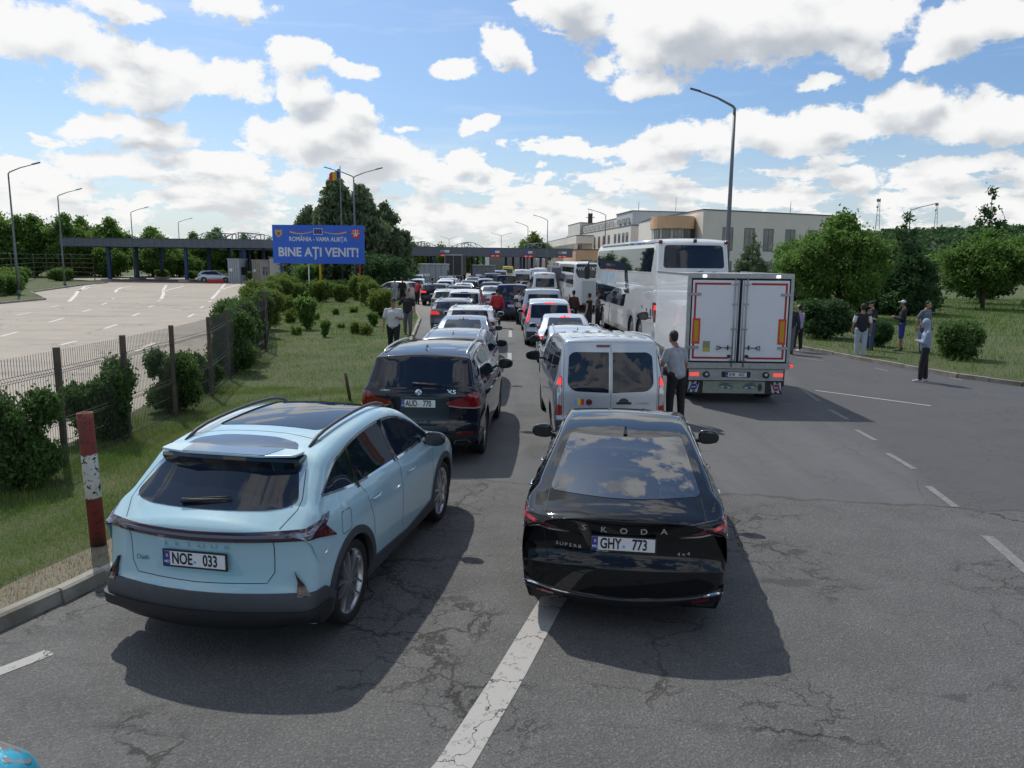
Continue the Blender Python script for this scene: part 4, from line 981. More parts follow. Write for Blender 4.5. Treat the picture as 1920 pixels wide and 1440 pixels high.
sp['patches']=[
 ('side_window','side',rp([(.42,1.12),(1.55,1.12),(1.55,1.66),(.55,1.66),(.47,1.60)],.05),GLASS,{}),
 ('side_window','side',rp([(1.66,1.12),(2.55,1.12),(2.50,1.66),(1.66,1.66)],.05),GLASS,{}),
 ('side_window','side',rp([(2.68,1.12),(3.72,1.14),(3.22,1.62),(2.68,1.66)],.05),GLASS,{}),
 ('rear_window','rear',rp([(-.71,1.12),(-.60,1.02),(-.035,1.00),(-.035,1.655),(-.60,1.655),(-.685,1.60)],[.1,.08,.01,.01,.08,.06]),GLASS,dict(e=.006)),
 ('rear_window','rear',rp(refl([(-.71,1.12),(-.60,1.02),(-.025,1.00),(-.025,1.655),(-.60,1.655),(-.685,1.60)])[::-1],[.06,.08,.01,.01,.08,.1]),GLASS,dict(e=.006)),
 ('tail_light','rear',rp([(.79,.62),(.90,.62),(.90,1.26),(.80,1.26)],.02),mat('lamp_red_plastic',(.30,.010,.014),.12,coat=1),dict(e=.012,depth=.03,both=True)),
 ('brake_lamp','rear',rp([(.805,1.12),(.885,1.12),(.885,1.25),(.81,1.25)],.01),REDG,dict(e=.016,depth=.02,both=True,g=.03)),
 ('reversing_lamp','rear',rp([(.80,.78),(.872,.80),(.872,1.05),(.825,1.13),(.805,1.05)],.01),CLRL,dict(e=.016,depth=.02,both=True,g=.03)),
 ('high_brake_light','rear',rp([(-.24,1.735),(-.02,1.735),(-.02,1.775),(-.24,1.775)],.01),REDD,dict(e=.014,depth=.02)),
 ('rear_bumper','rear',[(-.90,.26),(.90,.26),(.92,.54),(-.92,.54)],GREYPL,dict(e=.02,depth=.03)),
 ('windscreen','front',rp([(-.72,1.25),(.72,1.25),(.62,1.75),(-.62,1.75)],.06),GLASS2,{}),
]
sp['seams']=[('rear',[(0,.58),(0,1.80)],False,False),('rear',[(.77,.58),(.77,1.30),(.76,1.72),(.68,1.80)],False,True),('side',[(2.62,1.75),(2.62,.32)],False,True),('side',[(1.60,1.75),(1.60,.5)],False,False)]
van,D_=mk_car('passenger_van',sp,SILV)
b=MB()
for x in(-.55,-.33,-.11,.11,.33,.55):
    for (y0,y1) in((.45,.95),(1.05,1.75)):
        p,_,_=D_.ray('top',x,(y0+y1)/2); b.box(x-.075,x+.075,y0,y1,p.z-.03,p.z+.003)
b.build('roof_ribs',SILV,van,.012)
for i,(c) in enumerate([(.01,.05,.40),(.75,.55,.03),(.60,.03,.04)]):
    D_.patch('flag_sticker','rear',[(-.60+.055*i,.80),(-.545+.055*i,.80),(-.545+.055*i,.895),(-.60+.055*i,.895)],mat('sticker_%s'%('blue','yellow','red')[i],c,.4),van,e=.004,depth=.004)
D_.patch('round_emblem','rear',[(-.355+.052*math.cos(a*PI/8),.845+.052*math.sin(a*PI/8)) for a in range(16)],mat('emblem_dark_red',(.16,.05,.05),.3,.4),van,e=.008,depth=.01,g=.03)
p,_,_=D_.ray('rear',-.355,.845); text('emblem_text','FIAT',.04,facing((-.355,p.y-.011,.845)),CHROME,van,.001,bold=.02)
D_.patch('handle_recess','rear',[(.215+.085*math.cos(a*PI/10)*1.0,.845+.07*math.sin(a*PI/10)) for a in range(11)],GREYPL,van,e=.004,depth=.004,g=.03)
D_.patch('door_handle','rear',rp([(.09,.815),(.34,.815),(.34,.85),(.09,.85)],.012),BLK,van,e=.022,depth=.02,g=.04)
p,_,_=D_.ray('rear',.50,.83); text('badge','SCUDO',.05,facing((.51,p.y-.006,.825)),STEEL,van,.001,sx=1.4)
D_.patch('figure_sticker','rear',[(.50,.60),(.60,.60),(.57,.66),(.585,.72),(.55,.75),(.515,.72),(.53,.66)],mat('sticker_grey',(.16,.17,.18),.5),van,e=.004,depth=.004,g=.03)
D_.patch('bumper_sticker','rear',[(.32,.565),(.62,.565),(.62,.60),(.32,.60)],mat('sticker_tan',(.30,.27,.20),.5),van,e=.005,depth=.004,g=.05)
wk=MB().tube([(-.03,.0,1.66),(-.03,-.03,1.3)],.006,6)
mirror(van,-.93,3.30,1.22,-1,BLK,1.15)
MB().tube([(.35,2.9,1.88),(.35,2.75,2.45)],.004,5).build('whip_aerial',BLK,van)
# open driver-side door (right-hand photo side), swung out at the front
dd=MB(); dd.prism(rp([(0,.35),(1.0,.35),(1.0,1.15),(.62,1.66),(.05,1.70),(0,1.15)],.06),-.03,.03,T=Matrix.Rotation(PI/2,4,'X'))
dr=dd.build('front_door',SILV,van,.008); dr.location=(.925,3.72,0); dr.rotation_euler=(0,0,R(-58))
dg_=MB(); dg_.prism(rp([(.08,1.15),(.92,1.15),(.58,1.60),(.12,1.63)],.05),-.034,.034,T=Matrix.Rotation(PI/2,4,'X')); dg_.build('door_window',GLASS,dr)
dt=MB(); dt.prism(rp([(.08,.42),(.92,.42),(.92,1.08),(.08,1.08)],.06),-.045,-.028,T=Matrix.Rotation(PI/2,4,'X')); dt.build('door_trim',BLK,dr)
place(van,1.62,12.35,-1.5,'silver panel-style van with two dark rear windows and flag sticker, right behind the black liftback','van','cars queuing in the right lane')
# ================================================================ further vehicles: one prototype of each kind, then copies
def small_plate(root,D_,z,x=0):
    p,_,_=D_.ray('rear',x,z); b=MB(); b.box(x-.26,x+.26,p.y-.02,p.y-.008,z-.056,z+.056)
    o=b.build('number_plate',WHITEP,root); c=MB(); c.box(x-.259,x-.21,p.y-.023,p.y-.02,z-.055,z+.055); c.build('country_band',PLBLUE,o)
def std(root,D_,pm,my,mz,mx,hy=(1.5,2.55),hz=.88,pz=.8,ant=None,plz=True,msize=1.0,mm=None):
    mirror(root,mx,my,mz,1,mm or pm,msize); mirror(root,-mx,my,mz,-1,mm or pm,msize)
    for sg in(1,-1):
        for y in hy: handle(root,D_,y,hz,sg,pm,.18)
    if ant: aerial(root,D_,ant)
    small_plate(root,D_,pz)
PX={}
# wagon
sp=dict(W=1.80,sill=.22,belt=(.98,.93),axles=(.92,3.55),R=.32,wt=.21,grow=.045,
 sil=[(.22,.2,.03,.08),(.08,.22,.05,.12),(.0,.4,.07,.15),(.01,.58,.07,.15),(.05,.66,.07,.14),(.06,.95,.08,.13),(.10,1.03,.08,.12),(.38,1.34,.08,.08),(.44,1.42,.07,.07),(1.0,1.49,.10,.05),(1.8,1.50,.10,.04),(2.4,1.46,.10,.04),(2.8,1.33,.09,.05),(3.35,1.02,.08,.08),(3.5,.97,.1,.08),(4.1,.86,.12,.12),(4.36,.72,.12,.18),(4.42,.5,.1,.2),(4.4,.3,.06,.16),(4.3,.2,.03,.12)],
 opt=dict(tumble=.36,rear=(1.0,.09),front=(1.1,.16),shoulder=.03,ghin=.03,under=.04))
dlo=[(.55,1.05),(.75,1.27),(1.1,1.39),(1.9,1.42),(2.4,1.38),(3.1,1.0),(3.05,.96),(1.5,.98)]
sp['patches']=[('window_trim','side',rp(dlo,.05),CHROME,dict(e=.003)),('side_window','side',rp(inset(dlo,.018),.05),GLASS,dict(e=.007)),
 ('window_pillar','side',[(2.0,.97),(2.07,.97),(2.03,1.42),(1.96,1.42)],GLOSSBLK,dict(e=.01,depth=.006)),
 ('rear_window','rear',rp([(-.62,1.03),(.62,1.03),(.64,1.06),(.56,1.36),(-.56,1.36),(-.64,1.06)],.04),GLASS,dict(e=.006)),
 ('tail_light','rear',rp([(.52,.80),(.86,.80),(.88,.98),(.60,.96)],.03),REDL,dict(e=.012,depth=.03,both=True)),
 ('tail_light','side',[(.03,.82),(.24,.84),(.28,.97),(.05,.97)],REDL,dict(e=.01,depth=.03)),
 ('lower_bumper','rear',[(-.8,.22),(.8,.22),(.82,.38),(-.82,.38)],BLK,dict(e=.006,depth=.02)),
 ('windscreen','front',rp([(-.6,1.03),(.6,1.03),(.5,1.42),(-.5,1.42)],.06),GLASS2,{})]
sp['seams']=[('rear',[(.66,1.04),(.60,.90),(.58,.62)],False,True)]
wag,D_=mk_car('estate_car',sp,GREYP); std(wag,D_,GREYP,2.95,1.02,.84,ant=.75,msize=1.05,mm=GLOSSBLK); rails(wag,D_,.58,.56,.5,2.5,CHROME,.04,.014); wiper(wag,D_,0,1.07,.3,1.06)
PX['wag']=wag
# saloon
sp=dict(W=1.80,sill=.20,belt=(.96,.90),axles=(1.0,3.68),R=.32,wt=.21,grow=.045,
 sil=[(.22,.2,.03,.08),(.08,.22,.05,.14),(.0,.4,.07,.17),(.01,.6,.07,.17),(.06,.68,.06,.16),(.05,.92,.06,.15),(.08,1.0,.06,.12),(.55,1.04,.08,.08),(.72,1.07,.08,.07),(1.35,1.36,.10,.05),(1.75,1.43,.11,.04),(2.3,1.45,.11,.03),(2.75,1.39,.10,.04),(3.45,1.02,.07,.08),(3.6,.97,.1,.08),(4.2,.86,.12,.12),(4.5,.72,.12,.18),(4.56,.5,.1,.2),(4.54,.3,.06,.16),(4.4,.2,.03,.12)],
 opt=dict(tumble=.40,rear=(1.0,.09),front=(1.1,.16),shoulder=.03,ghin=.04,under=.04))
dlo=[(1.0,1.05),(1.5,1.31),(2.0,1.37),(2.5,1.34),(3.2,.98),(3.15,.94),(1.6,.96)]
sp['patches']=[('window_trim','side',rp(dlo,.05),CHROME,dict(e=.003)),('side_window','side',rp(inset(dlo,.018),.05),GLASS,dict(e=.007)),
 ('window_pillar','side',[(2.1,.95),(2.17,.95),(2.13,1.38),(2.06,1.38)],GLOSSBLK,dict(e=.01,depth=.006)),
 ('rear_window','rear',rp([(-.58,1.08),(.58,1.08),(.50,1.36),(-.50,1.36)],.05),GLASS,dict(e=.006)),
 ('tail_light','rear',rp([(.50,.76),(.86,.76),(.88,.92),(.56,.92)],.03),REDL,dict(e=.012,depth=.03,both=True)),
 ('tail_light','side',[(.03,.78),(.24,.80),(.28,.91),(.05,.92)],REDL,dict(e=.01,depth=.03)),
 ('high_brake_light','rear',rp([(-.15,1.365),(.15,1.365),(.15,1.39),(-.15,1.39)],.01),REDL,dict(e=.012,depth=.02)),
 ('lower_bumper','rear',[(-.8,.2),(.8,.2),(.82,.34),(-.82,.34)],BLK,dict(e=.006,depth=.02)),
 ('windscreen','front',rp([(-.6,1.02),(.6,1.02),(.5,1.37),(-.5,1.37)],.06),GLASS2,{})]
sp['seams']=[('rear',[(.60,1.0),(.60,.9),(.56,.60)],False,True)]
sed,D_=mk_car('saloon_car',sp,SILV); std(sed,D_,SILV,3.05,.98,.84,hz=.82,pz=.78,ant=1.5)
PX['sed']=sed
# compact SUV
sp=suv_spec(4.6,1.88,1.62); sp['belt']=(1.05,1.0); sp['R']=.35
sp['sil']=[(a*1.0 if a<3.9 else a-.22,(b if b<.6 else .6+(b-.6)*.89),c,d) for a,b,c,d in sp['sil']]
dlo=[(.62,1.12),(.80,1.36),(1.1,1.49),(1.7,1.53),(2.4,1.52),(2.9,1.38),(3.38,1.10),(3.36,1.06),(1.6,1.07)]
sp['patches']=[('window_trim','side',rp(dlo,.05),CHROME,dict(e=.003)),('side_window','side',rp(inset(dlo,.018),.05),GLASS,dict(e=.007)),
 ('window_pillar','side',[(2.25,1.07),(2.32,1.07),(2.29,1.53),(2.22,1.53)],GLOSSBLK,dict(e=.01,depth=.006)),
 ('rear_window','rear',rp([(-.64,1.12),(.64,1.12),(.66,1.15),(.58,1.46),(-.58,1.46),(-.66,1.15)],.04),GLASS,dict(e=.006)),
 ('tail_light','rear',rp([(.48,.88),(.90,.88),(.90,1.03),(.52,1.0)],.03),REDL,dict(e=.014,depth=.03,both=True)),
 ('tail_light','side',[(.03,.88),(.26,.90),(.26,1.02),(.05,1.03)],REDL,dict(e=.01,depth=.03)),
 ('lower_bumper','rear',[(-.8,.28),(.8,.28),(.84,.52),(-.84,.52)],BLK,dict(e=.006,depth=.02)),
 ('windscreen','front',rp([(-.62,1.12),(.62,1.12),(.52,1.5),(-.52,1.5)],.06),GLASS2,{})]
sp['seams']=[('rear',[(.68,1.1),(.64,1.0),(.62,.66)],False,True)]
csv,D_=mk_car('suv_car',sp,WHT); std(csv,D_,WHT,3.15,1.10,.88,hz=.95,pz=.80,ant=None); rails(csv,D_,.60,.58,.6,2.5,CHROME,.04,.014)
PX['csv']=csv
# hatchback
sp=dict(W=1.72,sill=.20,belt=(.98,.94),axles=(.62,3.15),R=.31,wt=.2,grow=.045,
 sil=[(.2,.2,.03,.08),(.06,.22,.05,.12),(.0,.4,.07,.15),(.0,.58,.07,.15),(.05,.66,.07,.14),(.06,.95,.08,.13),(.10,1.03,.08,.12),(.30,1.36,.08,.08),(.36,1.44,.07,.07),(.9,1.51,.10,.05),(1.6,1.52,.10,.04),(2.1,1.48,.10,.04),(2.5,1.36,.09,.05),(3.05,1.04,.08,.08),(3.2,.98,.1,.08),(3.7,.88,.12,.12),(3.95,.72,.12,.18),(4.0,.5,.1,.2),(3.98,.3,.06,.16),(3.9,.2,.03,.12)],
 opt=dict(tumble=.36,rear=(.8,.09),front=(1.1,.16),shoulder=.03,ghin=.03,under=.04),it=2) ; sp.pop('it')
dlo=[(.5,1.08),(.65,1.30),(.9,1.41),(1.6,1.44),(2.2,1.38),(2.8,1.02),(2.75,.98),(1.3,.99)]
sp['patches']=[('side_window','side',rp(dlo,.05),GLASS,dict(e=.007)),
 ('window_pillar','side',[(1.7,.98),(1.78,.98),(1.74,1.44),(1.66,1.44)],GLOSSBLK,dict(e=.01,depth=.006)),
 ('rear_window','rear',rp([(-.58,1.05),(.58,1.05),(.52,1.38),(-.52,1.38)],.06),GLASS,dict(e=.006)),
 ('tail_light','rear',rp([(.58,.80),(.82,.80),(.82,1.02),(.68,1.05)],.03),REDL,dict(e=.014,depth=.03,both=True)),
 ('windscreen','front',rp([(-.6,1.05),(.6,1.05),(.5,1.42),(-.5,1.42)],.06),GLASS2,{}),
 ('headlight','front',rp([(.5,.66),(.78,.70),(.76,.82),(.5,.76)],.02),CLRL,dict(both=True))]
sp['seams']=[]
hat,D_=mk_car('hatchback_car',sp,WHT); std(hat,D_,WHT,2.65,1.03,.80,hy=(1.2,2.1),hz=.88,pz=.6)
PX['hat']=hat
# people carrier with tall lamps
sp=dict(W=1.84,sill=.22,belt=(1.02,.98),axles=(.82,3.7),R=.33,wt=.21,grow=.045,
 sil=[(.2,.22,.03,.06),(.08,.24,.05,.10),(.0,.4,.06,.12),(.0,.60,.06,.12),(.05,.66,.07,.1),(.05,.95,.08,.09),(.10,1.1,.08,.09),(.28,1.54,.08,.07),(.32,1.63,.07,.06),(.9,1.69,.10,.05),(2.0,1.70,.10,.04),(2.6,1.66,.10,.04),(3.0,1.52,.09,.05),(3.75,1.12,.08,.08),(3.9,1.06,.1,.08),(4.4,.90,.12,.12),(4.62,.72,.12,.18),(4.66,.5,.1,.2),(4.62,.3,.06,.16),(4.5,.22,.03,.12)],
 opt=dict(tumble=.24,rear=(.8,.06),front=(1.1,.16),shoulder=.03,ghin=.02,under=.04))
dlo=[(.40,1.06),(.50,1.45),(.7,1.56),(1.9,1.60),(2.6,1.55),(3.45,1.10),(3.4,1.04),(1.5,1.04)]
sp['patches']=[('side_window','side',rp(dlo,.06),GLASS,dict(e=.007)),
 ('window_pillar','side',[(1.12,1.04),(1.2,1.04),(1.2,1.6),(1.12,1.6)],GLOSSBLK,dict(e=.01,depth=.006)),
 ('window_pillar','side',[(2.2,1.04),(2.28,1.04),(2.26,1.6),(2.18,1.6)],GLOSSBLK,dict(e=.01,depth=.006)),
 ('rear_window','rear',rp([(-.70,1.05),(.70,1.05),(.66,1.52),(-.66,1.52)],.05),GLASS,dict(e=.006)),
 ('tail_light','rear',rp([(.76,.92),(.87,.90),(.82,1.50),(.73,1.50)],.03),REDL,dict(e=.014,depth=.03,both=True)),
 ('brake_lamp','rear',rp([(.775,.94),(.855,.93),(.84,1.1),(.765,1.1)],.02),REDL,dict(e=.019,depth=.02,both=True,g=.04)),
 ('high_brake_light','rear',rp([(-.18,1.56),(.18,1.56),(.18,1.60),(-.18,1.60)],.01),REDL,dict(e=.014,depth=.02)),
 ('lower_bumper','rear',[(-.82,.24),(.82,.24),(.84,.55),(-.84,.55)],GREYPL,dict(e=.006,depth=.02)),
 ('windscreen','front',rp([(-.65,1.12),(.65,1.12),(.55,1.6),(-.55,1.6)],.06),GLASS2,{})]
sp['seams']=[]
mpv,D_=mk_car('people_carrier',sp,SILV); std(mpv,D_,SILV,3.3,1.10,.88,hy=(1.9,2.9),hz=.92,pz=.78)
PX['mpv']=mpv
# far van
sp=van_spec(4.9,1.90,1.90)
sp['patches']=[('side_window','side',rp([(.42,1.12),(1.55,1.12),(1.55,1.66),(.5,1.66)],.05),GLASS,{}),
 ('side_window','side',rp([(1.66,1.12),(2.6,1.12),(2.55,1.66),(1.66,1.66)],.05),GLASS,{}),
 ('side_window','side',rp([(2.7,1.12),(3.78,1.14),(3.28,1.62),(2.7,1.66)],.05),GLASS,{}),
 ('rear_window','rear',rp([(-.70,1.08),(.70,1.08),(.66,1.66),(-.66,1.66)],.06),GLASS,dict(e=.006)),
 ('tail_light','rear',rp([(.80,.70),(.90,.70),(.90,1.2),(.82,1.2)],.02),REDL,dict(e=.012,depth=.03,both=True)),
 ('brake_lamp','rear',rp([(.815,1.02),(.885,1.02),(.885,1.18),(.825,1.18)],.01),REDL,dict(e=.017,depth=.02,both=True,g=.04)),
 ('rear_bumper','rear',[(-.90,.26),(.90,.26),(.92,.54),(-.92,.54)],GREYPL,dict(e=.02,depth=.03)),
 ('windscreen','front',rp([(-.72,1.25),(.72,1.25),(.62,1.75),(-.62,1.75)],.06),GLASS2,{})]
sp['seams']=[('rear',[(.77,.58),(.77,1.30),(.76,1.72)],False,True)]
vn,D_=mk_car('passenger_van',sp,SILV); std(vn,D_,SILV,3.4,1.22,.92,hy=(2.75,),hz=1.0,pz=.78,mm=BLK,msize=1.15)
PX['vn']=vn
# high-roof minibus
sp=van_spec(5.9,1.93,2.30)
sp['sil']=[(.22,.26,.03,.05),(.10,.27,.04,.07),(.0,.4,.05,.08),(.0,.58,.06,.08),(.03,.8,.08,.06),(.05,1.4,.08,.06),(.12,2.0,.1,.06),(.18,2.22,.1,.05),(.34,2.29,.1,.05),(1.5,2.32,.12,.04),(4.2,2.28,.12,.04),(4.5,2.15,.1,.05),(5.1,1.4,.08,.08),(5.3,1.3,.1,.08),(5.8,1.0,.12,.14),(5.9,.6,.1,.18),(5.86,.3,.05,.12),(5.7,.26,.03,.1)]
sp['axles']=(1.1,4.75); sp['belt']=(1.2,1.2); sp['opt']['tumble']=.14
sp['patches']=[('side_window','side',rp([(.4,1.2),(3.6,1.2),(3.6,1.85),(.45,1.85)],.06),GLASS,{}),('side_window','side',rp([(3.75,1.2),(4.8,1.22),(4.4,1.85),(3.75,1.85)],.06),GLASS,{}),
 ('rear_window','rear',rp([(-.70,1.22),(.70,1.22),(.66,1.86),(-.66,1.86)],.07),GLASS,dict(e=.006)),
 ('tail_light','rear',rp([(.80,.75),(.92,.75),(.92,1.15),(.82,1.15)],.02),REDL,dict(e=.012,depth=.03,both=True)),
 ('high_brake_light','rear',rp([(-.2,2.14),(.2,2.14),(.2,2.19),(-.2,2.19)],.01),REDL,dict(e=.012,depth=.03)),
 ('rear_bumper','rear',[(-.90,.26),(.90,.26),(.92,.54),(-.92,.54)],GREYPL,dict(e=.02,depth=.03)),
 ('windscreen','front',rp([(-.75,1.4),(.75,1.4),(.66,2.05),(-.66,2.05)],.06),GLASS2,{})]
sp['seams']=[('rear',[(0,.58),(0,2.1)],False,False)]
mb,D_=mk_car('minibus',sp,WHT); std(mb,D_,WHT,4.4,1.4,.95,hy=(3.9,),hz=1.05,pz=.7,mm=BLK,msize=1.3)
PX['mb']=mb
KIDS={}
for q in bpy.data.objects:
    if q.parent: KIDS.setdefault(q.parent.name,[]).append(q)
used=set()
CARLIST=[ # kind, x, y, yaw(+ right), paint, lit, label, lane
('wag',-1.38,16.85,2,GREYP,0,'dark grey estate car with chrome roof rails, directly ahead of the black SUV','L'),
('sed',-1.50,21.7,1,BLUEG,0,'steel blue saloon between the dark grey estate and the white SUV','L'),
('csv',-1.50,26.6,0,WHT,0,'white SUV with black rear window and red lamps, left lane beside the red jacket walker','L'),
('csv',-2.55,31.9,1,GREYP,1,'dark grey crossover with a lit left lamp, half hidden behind the white SUV','L'),
('mpv',-2.35,37.2,0,WHT,0,'white people carrier with wide dark rear window in the left lane','L'),
('wag',-3.7,42.8,-2,GREENW,0,'pale greenish estate car just ahead of the white people carrier','L'),
('wag',1.58,18.1,1,SILV,0,'silver estate car hidden behind the van roof, directly ahead of the silver panel-style van','R'),
('sed',1.62,22.9,1,SILV,2,'silver saloon with raised red brake light and black roof fin','R'),
('mpv',1.35,28.2,0,SILV,2,'silver people carrier with tall glowing red lamps','R'),
('vn',1.35,34.2,-2,SILV,1,'silver van with dark rear window ahead of the people carrier with tall lamps','R'),
('vn',-.05,40.5,1,DBLUE,0,'dark blue van ahead of the walker in the red jacket','R'),
('mb',2.35,57.0,-1,WHT,0,'white high-roof minibus with large dark rear window','R'),
('vn',-.6,66,0,NAVYP,0,'black van with a dark rear window further up the middle lane','M'),
('vn',-2.0,76,0,GREYP,0,'grey van ahead and to the left of the black van','M'),
('sed',-1.5,50.5,2,SILV,0,'light silver saloon left of the dark blue van','M'),
('csv',-1.6,58.5,0,BLACKP,0,'black SUV ahead of the light silver saloon','M'),
('hat',-2.5,69.5,0,GREYP,0,'dark grey hatchback queuing in the middle lane','M'),
('mb',.9,74,0,WHT,0,'white minibus far ahead, left of the nearer white minibus','R'),
('csv',-3.45,49.5,0,BLACKP,0,'black SUV behind the bluish booth, second from the people carrier','L'),
('sed',-3.7,56.5,0,WHT,0,'white saloon in the inner left lane before the booths','L'),
('csv',-5.45,53,3,NAVYP,2,'dark car with glowing red lamps nearest to the left-hand booth','L'),
('hat',-5.6,63.5,0,WHT,0,'white hatchback ahead of the dark car with glowing red lamps','L'),
('wag',-3.6,63,0,BLACKP,0,'black estate car nearest to the grey booth','L'),
('csv',-5.9,70,0,SILV,0,'silver SUV close to the left-hand booth','L'),
('wag',-6.8,78,0,BLACKP,0,'black estate car at the left-hand booth under the dark kiosk','L'),
('sed',-4.1,77,0,GREYP,0,'grey saloon beside the grey booth','M'),
('csv',-2.9,84,0,BLACKP,0,'black SUV about to pass under the right canopy','M'),
('hat',-1.2,86,0,WHT,0,'white hatchback under the right canopy edge','M'),
('hat',-7.3,58.6,-62,BEIGE,0,'champagne hatchback standing sideways across the left lane','L'),
('hat',-8.3,66.5,-3,WHT,0,'white hatchback at the kerb behind the sideways car','L'),
('mpv',-9.6,76,-3,WHT,0,'white people carrier in the far left queue','L'),
('sed',-10.9,84,-3,SILV,0,'silver saloon in the far left queue beyond the white people carrier','L'),
('hat',-11.9,90,-3,BEIGE,0,'champagne hatchback in the far left queue','L'),
('csv',-13.4,97,-3,REDP,0,'dark red SUV near the end of the far left queue','L'),
('sed',-11.2,98,-3,WHT,0,'white saloon near the end of the far left queue','L'),
('csv',-15.3,108,-3,REDP,0,'dark red car last in the far left queue under the trees','L'),
('wag',-12.6,108,-3,GREYP,0,'grey estate car by the left-hand booth far away','L'),
('vn',-1.6,100,0,SILV,0,'silver van under the right canopy','M'),
('vn',.8,92,0,WHT,0,'white van under the right canopy beside the yellow van','R'),
('mb',-.8,118,0,YELP,0,'yellow high-roof van far away beyond the booths','R'),
('mb',2.6,84,0,SILV,0,'silver minibus queuing right of the white minibuses','R'),
('mb',3.4,96,0,WHT,0,'white minibus far away in the right-hand queue','R'),
('wag',-48.0,0,0,SILV,0,'',''),
]
names={'L':'cars queuing in the left lane','M':'vehicles queuing in the middle lane far ahead','R':'cars queuing in the right lane'}
catn={'wag':'car','sed':'car','csv':'car','hat':'car','mpv':'car','vn':'van','mb':'minibus'}
base={'wag':'grey_metallic_paint','sed':'silver_paint','csv':'white_paint','hat':'white_paint','mpv':'silver_paint','vn':'silver_paint','mb':'white_paint'}
for k,x,y,yaw,pm,lit,lab,lane in CARLIST:
    if not lane: continue
    mm={base[k]:pm}
    if lit: mm['red_lamp']=REDG if lit==2 else mat('red_lamp_dim_lit',(.8,.04,.04),.2,emit=.6)
    if k not in used:
        used.add(k); r=PX[k]
        for ob in [r]+KIDS.get(r.name,[]):
            for c in [ob]+(KIDS.get(ob.name,[]) if ob is not r else []):
                if c.type=='MESH':
                    for s_ in c.material_slots:
                        if s_.material and s_.material.name in mm:
                            nm_=mm[s_.material.name]; s_.link='OBJECT'; s_.material=nm_
        # keep mesh-level materials for later copies
    else: r=copy_tree(PX[k],None,mm,KIDS)
    place(r,x,y,yaw,lab,catn[k],names[lane])
# ================================================================ white coach
COACHW=paint('coach_white',(.70,.72,.73),0,.3)
CH=3.95
sp=dict(W=2.55,sill=.32,belt=(2.35,2.35),axles=(2.55,4.0,10.3),R=.50,wt=.30,wstyle='cap',grow=.07,winset=.04,
 sil=[(.4,.30,.03,.05),(.15,.32,.05,.06),(.0,.5,.06,.08),(.0,.9,.08,.10),(.02,1.6,.10,.10),(.05,2.2,.10,.10),(.08,2.75,.12,.10),(.10,2.85,.12,.09),(.22,3.5,.14,.08),(.27,3.78,.14,.07),(.5,3.93,.16,.05),(1.5,CH,.18,.04),(11.6,CH,.18,.04),(12.4,3.85,.18,.08),(12.8,3.3,.16,.16),(12.95,2.2,.16,.2),(13.0,1.2,.14,.2),(13.0,.6,.10,.2),(12.9,.34,.05,.1),(12.6,.3,.03,.1)],
 opt=dict(tumble=.055,rear=(.6,.02),front=(1.0,.08),shoulder=.0,ghin=.0,under=.01))
sp['patches']=[
 ('side_window','side',rp([(1.05,2.78),(11.4,2.78),(12.2,3.1),(12.05,3.62),(.95,3.62),(.88,3.5)],[.05,.2,.2,.2,.12,.05]),GLASS,dict(e=.006,g=.5)),
 ('side_window','side',rp([(5.4,1.32),(12.2,1.32),(12.35,2.1),(8.7,2.06),(5.0,2.0)],[.25,.05,.2,.3,.1]),GLASS,dict(e=.008,g=.5)),
 ('side_band','side',rp([(4.4,1.9),(5.1,1.9),(5.6,2.78),(5.0,2.78)],.08),GLASS,dict(e=.006,g=.4)),
 ('logo_panel','side',rp([(7.2,2.2),(8.8,2.2),(8.8,2.68),(7.2,2.68)],.03),mat('logo_pale_blue',(.22,.36,.50),.35,col2=(.50,.56,.62),scale=3),dict(e=.010,g=.5)),
 ('logo_panel','side',rp([(9.3,2.1),(10.9,2.1),(10.9,2.7),(9.3,2.7)],.03),mat('logo_pale_blue',(.22,.36,.50),.35,col2=(.50,.56,.62),scale=3),dict(e=.010,g=.5)),
 ('rear_window','rear',rp([(-1.06,2.93),(1.06,2.93),(1.0,3.70),(-1.0,3.70)],.12),GLASS,dict(e=.008,g=.15)),
 ('tail_light','rear',rp([(1.0,1.30),(1.25,1.05),(1.25,1.75),(1.0,1.75)],.03),REDL,dict(e=.012,depth=.03,both=True)),
 ('tail_light','side',rp([(.01,1.0),(.10,1.0),(.42,1.32),(.42,1.75),(.01,1.75)],.04),REDL,dict(e=.012,depth=.03)),
 ('brake_lamp','side',rp([(.12,1.5),(.30,1.5),(.30,1.66),(.12,1.66)],.03),REDG,dict(e=.018,depth=.02)),
 ('engine_cover','rear',rp([(-.80,.75),(.80,.75),(.80,2.0),(-.80,2.0)],.05),mat('coach_white_panel',(.66,.68,.70),.3,coat=1),dict(e=.012,g=.2)),
 ('rear_bumper','rear',rp([(-1.25,.34),(1.25,.34),(1.25,.62),(-1.25,.62)],.03),mat('bumper_dark',(.05,.055,.06),.5),dict(e=.03,depth=.05,g=.3)),
 ('service_hatch','side',rp([(.7,1.25),(.95,1.25),(.95,1.5),(.7,1.5)],.02),GREYPL,dict(e=.004,g=.2)),
 ('fuel_flap','side',rp([(1.35,1.38),(1.5,1.38),(1.5,1.5),(1.35,1.5)],.02),BLK,dict(e=.004,g=.2)),
 ('fuel_flap','side',rp([(2.1,1.45),(2.22,1.45),(2.22,1.57),(2.1,1.57)],.02),BLK,dict(e=.004,g=.2)),
 ('windscreen','front',rp([(-1.1,1.3),(1.1,1.3),(1.0,3.6),(-1.0,3.6)],.15),GLASS2,dict(g=.3)),
]
